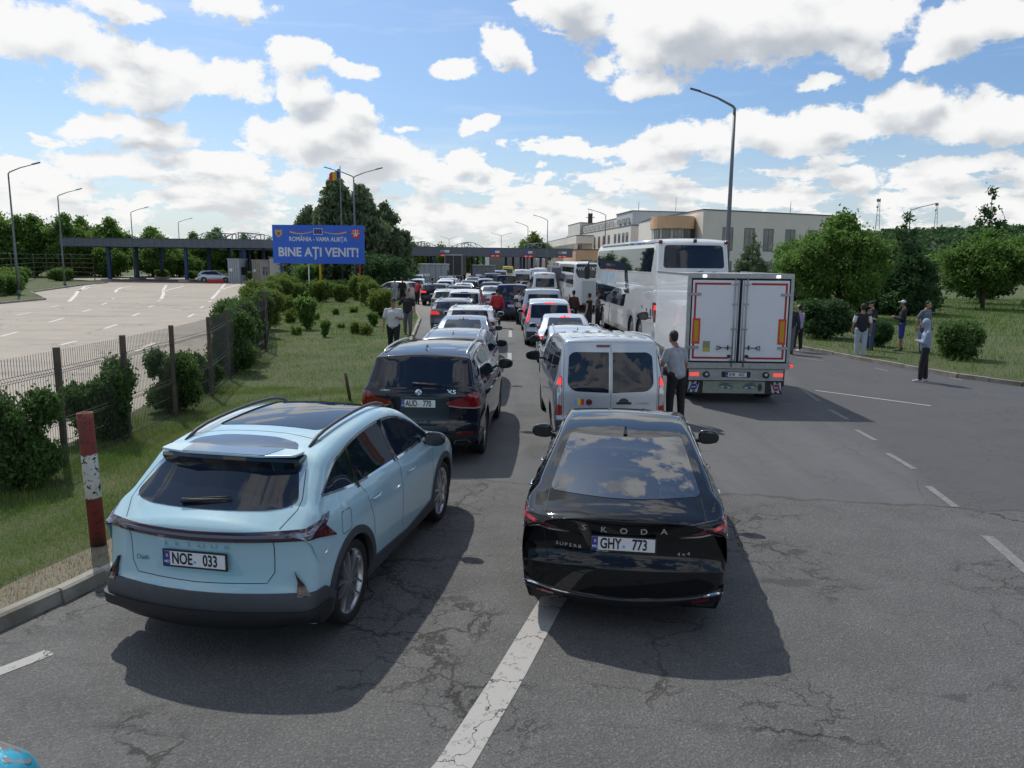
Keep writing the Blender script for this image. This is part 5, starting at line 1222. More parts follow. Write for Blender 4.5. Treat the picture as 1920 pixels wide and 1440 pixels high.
lo=[('side',[(0.3,y_),(12.6,y_)],False,True) for y_ in(.98,)]+[('side',[(x_,.34),(x_,.98)],False,True) for x_ in(5.0,6.3,7.6,8.9)]+[('side',[(.9,2.72),(12.2,2.72)],False,True),('side',[(.85,.98),(.85,2.72)],False,True),('rear',[(-1.2,2.74),(1.2,2.74)],False,False),('rear',[(-.85,.65),(-.85,2.1),(.85,2.1),(.85,.65)],False,False)]
lo+=[('side',[(1.0,1.85+.07*i),(1.75,1.85+.07*i)],False,True) for i in range(8)]
lo+=[('side',[(x_,2.8),(x_+.02,3.6)],False,True) for x_ in(2.8,4.6,6.4,8.2,10.0)]
sp['seams']=lo
coach,D_=mk_car('coach',sp,COACHW)
for sg in(1,-1):
    MB().tube([(sg*1.14,.35,3.80),(sg*1.15,5,3.83),(sg*1.15,11.0,3.83)],.085,10).build('roof_gutter_tube',CHROME,coach)
    e_=MB(); e_.lathe([(.001,-.015),(.07,0),(.07,.05)],'y',(sg*1.14,.30,3.80),16); e_.build('marker_lamp',REDL,coach)
    m_=MB(); m_.tube([(sg*1.1,12.8,3.1),(sg*1.5,13.2,3.1),(sg*1.55,13.2,2.9)],.04,8); a_=m_.build('mirror_arm',BLK,coach)
    m2=MB(); m2.prism(rp([(-.13,-.36),(.13,-.36),(.13,.30),(-.13,.30)],.08),-.06,.06,T=Matrix.Translation((sg*1.58,13.2,2.6))@Matrix.Rotation(PI/2,4,'X')); m2.build('door_mirror',BLK,coach,.02)
b=MB(); b.box(-.05,.05,.12,.24,3.78,3.90); b.build('rear_camera',BLK,coach,.01)
wiper(coach,D_,-.25,2.72,.30,2.82); wiper(coach,D_,.30,2.72,.75,2.80)
b=MB(); b.box(-.55,.55,-.03,.03,.95,1.07); b.build('cover_handle',WHITEP,coach,.01)
p,_,_=D_.ray('rear',-.80,1.38); text('livery_lettering','www.mihail.md',.13,facing((-.45,p.y-.01,2.35)),mat('logo_grey',(.25,.27,.3),.4),coach,.001) if False else None
place(coach,6.15,26.3,-3.6,'tall white double-height coach with chrome roof tube, just beyond the box truck','coach','coaches in the right-hand queue')

# second, lower white coach with web address on its dark rear window
sp=dict(W=2.45,sill=.32,belt=(1.9,1.9),axles=(2.6,9.0),R=.46,wt=.28,wstyle='cap',grow=.06,
 sil=[(.3,.30,.03,.05),(.1,.32,.05,.06),(.0,.5,.06,.06),(.0,1.6,.10,.06),(.05,2.3,.10,.06),(.12,2.9,.12,.06),(.3,3.1,.14,.05),(1.0,3.14,.18,.04),(10.4,3.14,.18,.04),(11.2,3.0,.16,.1),(11.5,2.0,.14,.16),(11.6,.8,.10,.18),(11.5,.34,.05,.1),(11.3,.3,.03,.1)],
 opt=dict(tumble=.05,rear=(.6,.02),front=(1.0,.08),shoulder=0,ghin=0,under=.01))
sp['patches']=[
 ('rear_window','rear',rp([(-1.12,2.48),(-.95,2.12),(.95,2.12),(1.12,2.48),(1.06,2.95),(-1.06,2.95)],.08),mat('film_glass',(.03,.035,.04),.15),dict(e=.008,g=.2)),
 ('side_window','side',rp([(.5,1.7),(10.6,1.7),(10.8,2.75),(.6,2.75)],.1),GLASS,dict(e=.006,g=.5)),
 ('engine_cover','rear',rp([(-.72,.62),(.72,.62),(.72,1.95),(-.72,1.95)],.04),mat('coach_panel_grey',(.42,.45,.46),.35),dict(e=.015,g=.3)),
 ('tail_light','rear',rp([(-.70,.50),(-.30,.50),(-.30,.58),(-.70,.58)],.02),REDL,dict(e=.03,depth=.03,both=True)),
 ('rear_bumper','rear',rp([(-1.2,.33),(1.2,.33),(1.2,.47),(-1.2,.47)],.02),BLK,dict(e=.10,depth=.12,g=.3)),
 ('windscreen','front',rp([(-1.1,1.1),(1.1,1.1),(1.0,2.9),(-1.0,2.9)],.12),GLASS2,dict(g=.3))]
sp['seams']=[('rear',[(-.78,.6),(-.78,2.02),(.78,2.02),(.78,.6)],False,False)]
coach2,D_=mk_car('coach',sp,COACHW)
p,_,_=D_.ray('rear',0,2.65); text('web_address','WWW.BOBITRUS',.30,facing((0,p.y-.012,2.66)),WHITEP,coach2,.002,sx=.86,bold=.02)
place(coach2,4.95,47.5,-1.5,'white coach with web address lettering across its dark rear window','coach','coaches in the right-hand queue')
coach3,D_=None,None
KIDS={}
for q in bpy.data.objects:
    if q.parent: KIDS.setdefault(q.parent.name,[]).append(q)
c3=copy_tree(coach2,None,None,KIDS); place(c3,5.2,68,0,'white coach almost hidden between the minibus and the lettered coach','coach','coaches in the right-hand queue')

# ================================================================ refrigerated box truck
tr=empty('box_truck')
BW=1.14; Z0,Z1=.93,2.86; LB=4.3
BOXW=mat('box_white',(.74,.76,.78),.28,coat=.4,var=.05,scale=3); DOORW=mat('door_white',(.72,.76,.80),.3,coat=.3,var=.06,scale=2.5)
ALU=mat('aluminium_frame',(.40,.43,.45),.35,.75,var=.25,scale=8)
b=MB(); b.box(-BW,BW,.06,LB,Z0,Z1); b.build('box_body',BOXW,tr,.015)
b=MB(); b.box(-BW-.012,BW+.012,.03,.10,Z1-.075,Z1+.035); b.box(-BW-.012,-BW+.06,.02,.12,Z0,Z1-.075); b.box(BW-.06,BW+.012,.02,.12,Z0,Z1-.075)
b.box(-BW-.012,BW+.012,.0,.13,Z0-.13,Z0); b.box(-BW-.008,-BW+.03,.12,LB,Z1-.02,Z1+.03); b.box(BW-.03,BW+.008,.12,LB,Z1-.02,Z1+.03); b.box(-BW-.01,-BW+.03,.13,LB,Z0-.06,Z0+.04); b.box(BW-.03,BW+.01,.13,LB,Z0-.06,Z0+.04)
b.build('rear_frame',ALU,tr,.006)
b=MB(); b.box(-BW+.06,BW-.06,.045,.058,Z0,Z1-.075); b.build('door_seal',SEAM,tr)
REDT=mat('red_tape',(.42,.02,.03),.45,var=.25,scale=25)
for sg in(-1,1):
    x0,x1=(-BW+.09,-.03) if sg<0 else (.03,BW-.09)
    d=MB(); d.box(x0,x1,.01,.045,Z0+.035,Z1-.115); do=d.build('cargo_door',DOORW,tr,.008)
    q0,q1=(x0+.04,x1-.19) if sg<0 else (x0+.19,x1-.04)
    t=MB(); zb,zt=Z0+.085,Z1-.17
    t.box(q0,q1,.0075,.01,zt-.045,zt); t.box(q0,q1,.0075,.01,zb,zb+.045)
    if sg<0: t.box(q0,q0+.045,.0075,.01,zb+.045,zt-.045)
    else: t.box(q1-.045,q1,.0075,.01,zb+.045,zt-.045)
    t.build('warning_tape',REDT,do)
    xr=x1-.10 if sg<0 else x0+.10
    k=MB(); k.tube([(xr,-.012,Z0-.09),(xr,-.012,Z1-.08)],.012,8)
    k.tube([(xr+.07*sg*-1,-.010,Z0+.0),(xr+.07*sg*-1,-.010,Z1-.12)],.009,8)
    for z in(Z0+.06,Z0+.75,Z0+1.3,Z1-.2): k.box(xr-.05,xr+.05,-.02,.012,z-.015,z+.015)
    k.build('lock_bar',STEEL,do)
    h=MB(); hx=xr+sg*.10; h.box(min(xr,hx+sg*.12),max(xr,hx+sg*.12),-.022,-.012,Z0+.33,Z0+.345); 
    h.box(hx-.012,hx+.012,-.03,.01,Z0+.29,Z0+.39); tri=[(hx+sg*.14,-.02,Z0+.34),(hx+sg*.24,-.02,Z0+.38),(hx+sg*.24,-.02,Z0+.29),(hx+sg*.14,-.02,Z0+.34)]
    h.tube(tri,.012,6); h.box(xr+sg*.03,xr+sg*.10,-.02,.01,Z0+.11,Z0+.18); h.build('door_handle',BLK,do)
    hg=MB()
    for z in(Z0+.34,Z1-.42): xx=-BW if sg<0 else BW; hg.box(min(xx,xx-sg*.27),max(xx,xx-sg*.27),-.012,.008,z-.03,z+.03)
    hg.build('door_hinge',STEEL,do)
    xc=(-BW+.20) if sg<0 else (BW-.20)
    r=MB(); r.box(xc-.085,xc+.085,.001,.006,Z0+.42,Z0+.98,0); r.box(xc-.045,xc+.045,-.002,.001,Z0+.47,Z0+.93,1)
    r.build('marker_board',[mat('orange_red_reflector',(.62,.045,.02),.4),mat('ochre_reflector',(.50,.30,.01),.4)],do)
    l=MB(); l.box(sg*.80-.04,sg*.80+.04,.0,.035,Z1-.055,Z1-.0); l.build('work_lamp',mat('lamp_white_lit',(1,1,1),.2,emit=1.5),tr)
    f=MB(); f.box(sg*.93-.11,sg*.93+.11,.02,.06,.66-.04,.66+.04); f.build('tail_light',mat('truck_tail_lit',(1,.12,.10),.2,emit=.5),tr,.01)
    f=MB(); f.lathe([(.001,-.01),(.045,-.01),(.05,.02)],'y',(sg*.66,.02,.66),18); f.lathe([(.05,-.02),(.07,-.02),(.07,.05),(.05,.05)],'y',(sg*.66,.02,.66),18,1); f.build('reversing_lamp',[CLRL,BLK],tr)
s=MB(); s.box(-.78,-.62,.006,.0095,Z0+.25,Z0+.48,0); s.box(-.77,-.63,.004,.006,Z0+.26,Z0+.33,1); s.build('warning_sticker',[mat('sticker_cream',(.35,.36,.20),.5,col2=(.18,.22,.14),scale=30),mat('sticker_yellow2',(.55,.42,.03),.5)],tr)
b=MB(); b.box(-1.05,1.05,.05,.10,.54,.78); b.box(-1.06,1.06,.03,.05,.765,.79); b.box(-1.06,1.06,.03,.05,.53,.555); b.build('lamp_panel',ALU,tr,.006)
b=MB(); b.box(-.32,.32,.035,.05,.60,.73); b.build('plate_holder',BLK,tr,.01); plate(tr,(.0,.025,.665),'B 190 NXZ'.replace('B 190','B190'),frame=False,band='RO',w=.46,h=.10,size=.10,sx=.62)
b=MB(); b.box(-1.10,-.95,.12,2.5,.40,.80); b.box(.95,1.10,.12,2.5,.40,.80); b.box(-.45,-.36,.1,5.8,.45,.70); b.box(.36,.45,.1,5.8,.45,.70); b.build('chassis',BLK,tr)
# mud-flap board: striped ends and the printed strip of a pair of eyes
b=MB(); b.box(-1.06,1.06,.10,.12,.22,.52); fl=b.build('mud_flap',BLK,tr)
st=MB()
for sg in(-1,1):
    for i in range(4):
        x=sg*.92-.20+i*.115; v=[(x,.097,.25),(x+.055,.097,.25),(x+.055+.10*(-1 if sg>0 else 1),.097,.49),(x+.10*(-1 if sg>0 else 1),.097,.49)]
        v=[(max(sg*.92-.13,min(sg*.92+.13,a)),y_,z) for a,y_,z in v]; v2=[(a,y_-.003,z) for a,y_,z in v]
        st.add(v2,[(0,1,2,3)],0)
st.build('flap_stripes',mat('stripe_white',(.5,.53,.6),.5),fl)
for sg,c in((-1,(.02,.05,.25)),(1,(.25,.03,.06))):
    q=MB(); q.lathe([(.001,0),(.075,0)],'y',(sg*.92,.091,.37),20,0); q.lathe([(.078,0),(.09,0)],'y',(sg*.92,.0905,.37),20,1); q.box(sg*.92-.045,sg*.92+.045,.088,.090,.358,.382,1)
    q.build('flap_emblem',[mat('emblem_%s'%('navy' if sg<0 else 'maroon'),c,.5),mat('emblem_edge',(.45,.47,.52),.5)],fl)
def eye_strip():
    m=bpy.data.materials.new('printed_eyes'); m.use_nodes=True; t=m.node_tree; bs=t.nodes['Principled BSDF']; bs.inputs['Roughness'].default_value=.4
    tcn=nnode(t,'ShaderNodeTexCoord'); sp_=nnode(t,'ShaderNodeSeparateXYZ'); t.links.new(tcn.outputs['Object'],sp_.inputs[0])
    x,z=sp_.outputs[0],sp_.outputs[2]
    def ell(cx,cz,rx,rz_,soft=.25,tilt=0.0):
        dx=M(t,'SUBTRACT',x,cx); dz=M(t,'SUBTRACT',M(t,'SUBTRACT',z,cz),M(t,'MULTIPLY',dx,tilt))
        d=M(t,'SQRT',M(t,'ADD',M(t,'POWER',M(t,'MULTIPLY',dx,1/rx),2),M(t,'POWER',M(t,'MULTIPLY',dz,1/rz_),2)))
        return mrange(t,d,1,1-soft,0,1,True)
    nz=noisetex(t,tcn.outputs['Object'],9,4,.6)
    c=mixc(t,mrange(t,nz,.35,.65),(.30,.34,.27),(.22,.27,.23))
    for cx,tl in((-.20,-.12),(.33,.12)):
        c=mixc(t,ell(cx,.385,.20,.07,.5,tl),c,(.05,.06,.07)); c=mixc(t,ell(cx,.455,.19,.018,.6,tl),c,(.08,.08,.07))
        c=mixc(t,ell(cx,.37,.14,.035,.3,tl),c,(.40,.45,.48)); c=mixc(t,ell(cx,.37,.055,.045,.3),c,(.05,.16,.35)); c=mixc(t,ell(cx,.37,.02,.02,.3),c,(.01,.01,.02)); c=mixc(t,ell(cx+.02,.385,.012,.01,.3),c,(.8,.85,.9))
    c=mixc(t,ell(.56,.37,.07,.12,.5),c,(.03,.04,.05))
    t.links.new(c,bs.inputs['Base Color']); return m
b=MB(); b.box(-.70,.66,.094,.0965,.245,.495); b.build('printed_board',eye_strip(),fl)
b=MB(); b.box(-.71,.67,.0935,.098,.495,.505); b.box(-.71,.67,.0935,.098,.235,.245); b.box(.66,.67,.0935,.098,.245,.495); b.box(-.71,-.70,.0935,.098,.245,.495); b.build('board_frame',STEEL,fl)
b=MB(); b.tube([(1.10,.25,.84),(1.24,.22,.84)],.015,6,0); b.lathe([(.001,-.03),(.035,-.02),(.035,.03),(.001,.04)],'y',(1.27,.22,.84),12,1); b.build('side_marker_arm',[BLK,mat('marker_red_lit',(1,.05,.05),.2,emit=.8)],tr)
for y in(1.15,4.95):
    for sg in(1,-1): wheel(tr,sg*.93,y,.37,.24 if y>2 else .40,'cap',WHITEP)
# cab
B=Body([(0,.5,.03,.03),(0,1.2,.05,.04),(.02,2.1,.08,.05),(.2,2.3,.1,.05),(.9,2.3,.1,.06),(1.15,2.1,.1,.08),(1.6,1.35,.08,.1),(2.0,1.15,.1,.14),(2.15,.8,.1,.18),(2.15,.4,.05,.14),(2.0,.35,.03,.1)],2.0,.4,(1.3,1.2),tumble=.12,rear=(.3,.01),front=(.9,.14),under=.02)
cb_=B.mesh(); Dc=Decal(cb_); me=bpy.data.meshes.new('cab'); cb_.to_mesh(me); cb_.free(); cab=mobj('cab',me,WHT,tr); cab.location=(0,4.35,0)
for sg in(1,-1): o=Dc.patch('cab_window','side',rp([(.35,1.35),(1.45,1.38),(1.05,2.0),(.35,2.0)],.06),GLASS,cab,sg=sg)
Dc.patch('windscreen','front',rp([(-.8,1.4),(.8,1.4),(.7,2.05),(-.7,2.05)],.08),GLASS2,cab)
for sg in(1,-1): mirror(cab,sg*1.05,1.45,1.55,sg,BLK,1.4)
place(tr,4.99,16.95,1.2,'white box truck with red-taped rear doors and printed eyes on its mud flap','truck')
# grey lorry far ahead and dark covered lorry at the left booth
def lorry(name,W,H,L,m_,mc,label,x,y,yaw=0):
    r=empty(name); b=MB(); b.box(-W/2,W/2,0,L,.95,H); b.build('cargo_box',m_,r,.03)
    b=MB(); b.box(-W/2-.015,W/2+.015,-.02,.05,H-.14,H+.02); b.box(-W/2-.015,W/2+.015,-.02,.05,.85,.95); b.box(-.02,.02,-.012,0,.95,H-.14); b.box(-W/2-.01,-W/2+.07,-.018,.04,.95,H-.14); b.box(W/2-.07,W/2+.01,-.018,.04,.95,H-.14); b.build('rear_frame',ALU,r)
    b=MB(); b.box(-W/2+.05,W/2-.05,.05,.12,.5,.7); b.box(-.5,-.38,.1,L+1.5,.6,.85); b.box(.38,.5,.1,L+1.5,.6,.85); b.build('chassis',BLK,r)
    for sg in(1,-1):
        b=MB(); b.box(sg*(W/2-.3)-.14,sg*(W/2-.3)+.14,.02,.05,.55,.66); b.build('tail_light',REDL,r)
    for yy in(1.5,2.7,L+1.0):
        for sg in(1,-1): wheel(r,sg*(W/2-.2),yy,.48,.3,'cap',WHITEP)
    b=MB(); b.box(-W/2+.05,W/2-.05,L+.25,L+2.1,.6,H-.4); c_=b.build('cab',mc,r,.12)
    g_=MB(); g_.box(-W/2+.15,W/2-.15,L+2.09,L+2.11,1.6,2.4); g_.build('windscreen',GLASS2,c_)
    return place(r,x,y,yaw,label,'lorry')
lorry('lorry',2.3,2.75,6.5,mat('lorry_grey',(.12,.13,.15),.5,var=.3,scale=2),WHT,'dark grey lorry between the white minibus and the white coaches',4.1,61,0)
lorry('lorry',2.5,3.9,8.5,mat('lorry_black',(.02,.022,.03),.5),mat('cab_dark',(.03,.03,.05),.4),'black-backed lorry standing under the right canopy between the booths',-8.6,112,0)
lorry('lorry',2.5,4.0,9.5,mat('lorry_white',(.5,.52,.52),.5,var=.1),WHT,'off-white lorry turned sideways beyond the right canopy',-5.0,150,70)
# silver estate crossing under the left canopy
hh=copy_tree(PX['wag'],None,{'grey_metallic_paint':SILV},KIDS if False else None); place(hh,-40.0,98.5,80,'silver estate car driving under the left canopy','car')
hh=copy_tree(PX['csv'],None,{'white_paint':WHT}); place(hh,-31.6,103,60,'white car partly hidden behind the booths of the left canopy','car')
# bright blue car whose bonnet corner just enters the picture at the lower left
hh=copy_tree(PX['hat'],None,{'white_paint':paint('bright_blue_paint',(.05,.42,.62),0,.3)}); place(hh,-3.08,-.29,0,'bright blue car of which only a bonnet corner shows at the lower left','car')
# ================================================================ buildings, canopies, sign, poles, fences
REND=mat('render_cream',(.74,.70,.63),.85,var=.10,scale=.35,detail=6,bump=.1,bscale=6)
RENDG=mat('render_grey',(.50,.53,.56),.85,var=.08,scale=.5)
RENDO=mat('render_orange',(.66,.43,.27),.85,var=.10,scale=.6)
WGL=mat('window_glass',(.10,.12,.13),.08,ior=1.6,col2=(.22,.22,.21),scale=.8)
WFR=mat('window_frame',(.10,.11,.12),.5)
COPE=mat('coping_dark',(.07,.08,.09),.6)
def window(parent,a,b,z0,z1,x0,x1,cols=2,rows=2,depth=.12,frame=WFR):
    """recessed-looking window on the wall running from a to b (2D); x0,x1 metres along it"""
    a,b=Vector(a),Vector(b); t=(b-a).normalized(); n_=Vector((t.y,-t.x)); ang=math.atan2(t.y,t.x)
    T=Matrix.Translation((a.x,a.y,0))@Matrix.Rotation(ang,4,'Z')
    f=MB(); w_=.07
    f.box(x0,x1,-.06,.02,z0,z0+w_,0,T); f.box(x0,x1,-.06,.02,z1-w_,z1,0,T); f.box(x0,x0+w_,-.058,.02,z0+w_,z1-w_,0,T); f.box(x1-w_,x1,-.058,.02,z0+w_,z1-w_,0,T)
    for i in range(1,cols): x=x0+(x1-x0)*i/cols; f.box(x-.025,x+.025,-.05,.02,z0+w_,z1-w_,0,T)
    for i in range(1,rows): z=z0+(z1-z0)*(i/rows if rows>2 else .62); f.box(x0+w_,x1-w_,-.048,.02,z-.025,z+.025,0,T)
    o=f.build('window',frame,parent); g_=MB(); g_.box(x0+.02,x1-.02,-.02,.01,z0+.02,z1-.02,0,T); g_.build('pane',WGL,o); return o
def block(parent,poly,z0,z1,m,cope=True,name='wall'):
    b=MB(); b.prism(poly,z0,z1); o=b.build(name,m,parent)
    bm=bmesh.new(); bm.from_mesh(o.data); bmesh.ops.recalc_face_normals(bm,faces=bm.faces); bm.to_mesh(o.data); bm.free()
    if cope:
        c=Vector((sum(p[0] for p in poly)/len(poly),sum(p[1] for p in poly)/len(poly))); q=[]
        for p in poly: v=Vector(p)-c; q.append(tuple(c+v*(1+.15/v.length)))
        k=MB(); k.prism(q,z1,z1+.16); k.build('coping',COPE,parent)
    return o
cb=empty('customs_building',(0,0,0))
# front block facing the camera
A0,A1=(28.9,120),(56.5,133.5)
block(cb,[A0,A1,(44,158),(26.6,142.5)],0,11.05,REND)
for x0 in(3.9,8.3,12.3): window(cb,A0,A1,5.0,8.6,x0,x0+2.1,2,2)
for x0 in(3.9,8.3,12.3,17,22): window(cb,A0,A1,.8,3.4,x0,x0+2.1,2,2)
for x0 in(17,22): window(cb,A0,A1,5.0,8.6,x0,x0+2.1,2,2)
# curved bay left of it
bay=[(28.3+ -3.1+3.0*math.cos(R(a)),124.5+3.4*math.sin(R(a))) for a in range(180,361,20)]
block(cb,[(22.0,124.9)]+bay+[(28.3,124.9),(28.0,140),(22.3,140)],0,9.9,REND,True)
b=MB(); b.prism([(25.2+3.3*math.cos(R(a)),124.3+3.7*math.sin(R(a))) for a in range(180,361,15)]+[(28.5,126),(21.9,126)],8.3,10.2); b.build('bay_fascia',RENDO,cb)
for k in range(5):
    a=190+k*34; a1=(25.2+3.05*math.cos(R(a)),124.3+3.45*math.sin(R(a))); a2=(25.2+3.05*math.cos(R(a+26)),124.3+3.45*math.sin(R(a+26))); window(cb,a1,a2,5.2,8.2,.05,1.4,2,2)
# long main block receding along the road
B0=(22.4,150); B1=(15.2,222); Bx=(50,158)
block(cb,[B0,Bx,(42,228),(15.2,222)],0,9.95,REND)
dirv=(Vector(B1)-Vector(B0)).normalized(); nv=Vector((-dirv.y,dirv.x))
def along(d,o=0.0): p=Vector(B0)+dirv*d-nv*o; return (p.x,p.y)
block(cb,[along(.3,.3),(49.5,157.5),(46,175),along(13.5,.3)],10.1,12.7,RENDG)
block(cb,[along(13.5,.6),(46,176),(40,222),along(68,.6)],10.1,12.0,REND)
block(cb,[along(52,-.2),along(56,6),along(66,6),along(70,-.2)],0,12.9,REND)
for i in range(13): window(cb,along(74-i*4.6),along(66-i*4.6),10.35,11.6,.5,3.4,2,1) if False else None
wall_a,wall_b=B0,B1
def win_long(d0,d1,z0,z1,off=0):   # windows on the facade facing the road (seen receding)
    a=Vector(along(d1,-off)); b=Vector(along(d0,-off)); window(cb,(a.x,a.y),(b.x,b.y),z0,z1,0,(d1-d0),2,1)
for d in(2,5,8.5,12,18,23,28,33,38,43): win_long(d,d+1.6,6.3,8.8,.05)
for d in(1.5,5,9): win_long(d,d+2.2,10.5,11.5,.0)
for d in range(15,50,5): win_long(d,d+3.6,10.4,11.5,.0)
for d in(2,5,8.5,12,18,23,28,33,38,43): win_long(d,d+1.6,2.0,4.6,.05)
for x0 in(7,12,17,22): window(cb,B0,Bx,6.2,8.2,x0,x0+2.6,2,1)
for x0 in(12,): window(cb,(22.6,150.2),(49.5,157.5),10.8,12.1,x0,x0+2.6,2,1)
# colonnaded lower wing beside the road
W0=Vector((13.6,170)); W1=Vector((9.8,238))
wd_=(W1-W0).normalized(); 
block(cb,[(13.6,170),(17.5,170.5),(14.5,240),(9.8,238)],7.0,8.6,REND)
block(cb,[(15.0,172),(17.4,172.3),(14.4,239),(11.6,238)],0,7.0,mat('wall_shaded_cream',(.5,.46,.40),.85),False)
b=MB()
for i in range(15):
    p=W0+wd_*(i*4.8+.4); b.box(p.x-.3,p.x+.35,p.y-.3,p.y+.3,0,7.0)
b.build('colonnade',REND,cb)
for i in range(14):
    p=W0+wd_*(i*4.8+1.2)+Vector((1.35,0)); q=W0+wd_*(i*4.8+4.2)+Vector((1.35,0)); window(cb,(q.x,q.y),(p.x,p.y),3.9,6.6,.1,2.9,2,1)
tag(cb,'long cream customs building with three floors, grey upper storey and curved orange bay','building')
ob_=empty('annex_building',(0,0,0)); block(ob_,[(11.2,140),(23,143),(22.5,160),(10.2,158)],0,5.15,RENDO)
for x0 in(1,4,7): window(ob_,(11.2,140),(23,143),1.2,3.4,x0,x0+2.2,2,1)
tag(ob_,'low orange-brown annex in front of the cream customs building','building')
# building behind the billboard
wb=empty('service_building',(0,0,0)); block(wb,[(-26.3,84),(-12.5,86),(-13,98),(-27,96)],0,3.15,mat('render_pale',(.50,.49,.46),.85,var=.1,scale=.5)); 
window(wb,(-26.3,84),(-12.5,86),.9,2.1,1.7,3.0,2,1); window(wb,(-26.3,84),(-12.5,86),.9,2.1,8,9.6,2,1)
tag(wb,'low pale flat-roofed service building behind the blue welcome billboard','building')
# ---- canopies
CAN=mat('canopy_cladding',(.12,.14,.175),.5,.3,var=.15,scale=1.5); CANU=mat('canopy_soffit',(.16,.18,.20),.6)
COLB=mat('column_blue',(.018,.055,.16),.5,var=.3,scale=2); CONC=mat('concrete_pale',(.42,.40,.36),.85,var=.3,scale=2)
TRU=mat('truss_steel',(.20,.23,.26),.5,.4)
def canopy(label,a,b,dep,z0,z1,cols,trusses,signs=()):
    r=empty('toll_canopy',(a[0],a[1],0)); a=Vector(a);b=Vector(b); L=(b-a).length; ang=math.atan2((b-a).y,(b-a).x); r.rotation_euler=(0,0,ang)
    m=MB(); m.box(0,L,0,.12,z0,z1); m.box(0,.12,.12,dep-.12,z0,z1); m.box(L-.12,L,.12,dep-.12,z0,z1); m.box(0,L,dep-.12,dep,z0,z1)
    k=int(L/.9)
    for i in range(k): m.box(i*L/k+.02,i*L/k+.07,-.025,-.001,z0+.02,z1-.02)
    m.build('fascia',CAN,r); m=MB(); m.box(.12,L-.12,.12,dep-.12,z0+.15,z0+.35); m.build('roof',CANU,r)
    m=MB(); m.box(-.02,L+.02,-.05,.0,z1-.0,z1+.06); m.build('coping',COPE,r)
    for x in cols:
        for y in(1.2,dep*.5,dep-1.2):
            c=MB(); c.box(x-.18,x+.18,y-.18,y+.18,.25,z0+.15); o=c.build('column',COLB,r)
            q=MB(); q.prism(rp([(x-.7,y-1.3),(x+.7,y-1.3),(x+.7,y+1.3),(x-.7,y+1.3)],.5),0,.28); q.build('column_base',CONC,o)
    for x in trusses:
        t=MB(); H_=1.0
        for y in(dep*.25,dep*.75):
            for s_ in(-1,1):
                t.tube([(x+s_*2.6,y,z1),(x+s_*.9,y,z1+H_*.85),(x,y,z1+H_)],.05,6); t.tube([(x+s_*.25,y,z1),(x+s_*.25,y,z1+H_)],.06,6); t.tube([(x+s_*1.4,y,z1),(x+s_*.9,y,z1+H_*.85)],.05,6)
        t.tube([(x-.25,dep*.25,z1+H_),(x-.25,dep*.75,z1+H_)],.06,6); t.tube([(x+.25,dep*.25,z1+H_),(x+.25,dep*.75,z1+H_)],.06,6)
        t.build('roof_truss',TRU,r)
    for x,blue in signs:
        s_=MB(); s_.box(x-.85,x+.85,-.10,-.03,z0-.05,z0+.32); o=s_.build('lane_display',mat('display_housing',(.20,.03,.03),.5),r)
        s_=MB(); s_.box(x-.7,x-.1,-.11,-.10,z0+.04,z0+.22); s_.box(x+.1,x+.7,-.11,-.10,z0+.04,z0+.22); s_.build('display_segments',mat('display_red',(.9,.10,.06),.4,emit=.5),o)
        s_=MB(); s_.box(x-.75,x+.0,-.08,-.03,z0+.60,z0+1.0,0); s_.box(x+.0,x+.75,-.08,-.03,z0+.60,z0+1.0,1); s_.build('lane_sign',[mat('sign_blue2',(.03,.10,.5),.4) if blue else mat('sign_grey2',(.2,.3,.38),.4),mat('sign_white2',(.62,.64,.66),.4)],r)
    return tag(r,label,'canopy')
canopy('long grey border canopy on blue columns across the empty left-hand road',(-57,98.2),(-31,97.2),16,4.35,5.35,[5.5,15.5,23],[17.5,21.5])
canopy('grey canopy behind the long left one, partly hidden by the booths',(-46,122),(-26,121),10,4.35,5.35,[3,11,18],[8,13])
canopy('grey border canopy with red lane displays over the queuing cars',(-22,128),(10.2,134.5),16,3.75,5.2,[2.8,9.2,17.5,24.0,27.5],[7.5,15.5,28],[(2.6,0),(10.8,0),(19.3,1),(25,1),(31.0,0)])
BOOTHM=mat('booth_panel',(.36,.40,.44),.5,.2,var=.12,scale=1.5)
def booth(x,y,w_,d,h,label,m=None):
    r=empty('control_booth',(x,y,0)); b=MB(); b.box(-w_/2,w_/2,0,d,0,h); b.box(-w_/2-.08,w_/2+.08,-.08,d+.08,h,h+.12)
    b.build('cabin',m or BOOTHM,r,.02); k=MB(); 
    for i in range(1,5): xx=-w_/2+w_*i/5; k.box(xx-.02,xx+.02,-.02,-.001,.1,h-.05)
    k.build('panel_joints',COPE,r); q=MB(); q.box(w_*.5,w_*.5+.02,d*.2,d*.8,1.0,2.0); q.build('window',GLASS2,r); q=MB(); q.box(-w_*.35,-w_*.1,-.03,-.021,h*.5,h*.62); q.build('notice',WHITEP,r)
    return tag(r,label,'booth')
booth(-9.1,88,3.2,3,2.55,'pale bluish-grey booth with a blue column, left of the queuing cars')
booth(-3.5,92,2.6,3,2.45,'dark grey booth between the two middle queues',mat('booth_dark',(.15,.17,.19),.5,var=.2,scale=2))
booth(-34.5,96,1.4,3,2.9,'grey booth under the right end of the left-hand canopy')
booth(-32.3,98,1.2,3,2.8,'beige slatted booth at the far right end of the left-hand canopy',mat('booth_beige',(.40,.36,.30),.6,var=.2,scale=4))
b=MB(); b.box(-1.0,1.0,-.25,.25,.0,.45); o=b.build('barrier_block',mat('barrier_red',(.45,.03,.03),.5,var=.2,scale=2),None,.06); o.location=(-36.6,95.6,0); tag(o,'red plastic barrier block beside the booths of the left canopy','barrier')
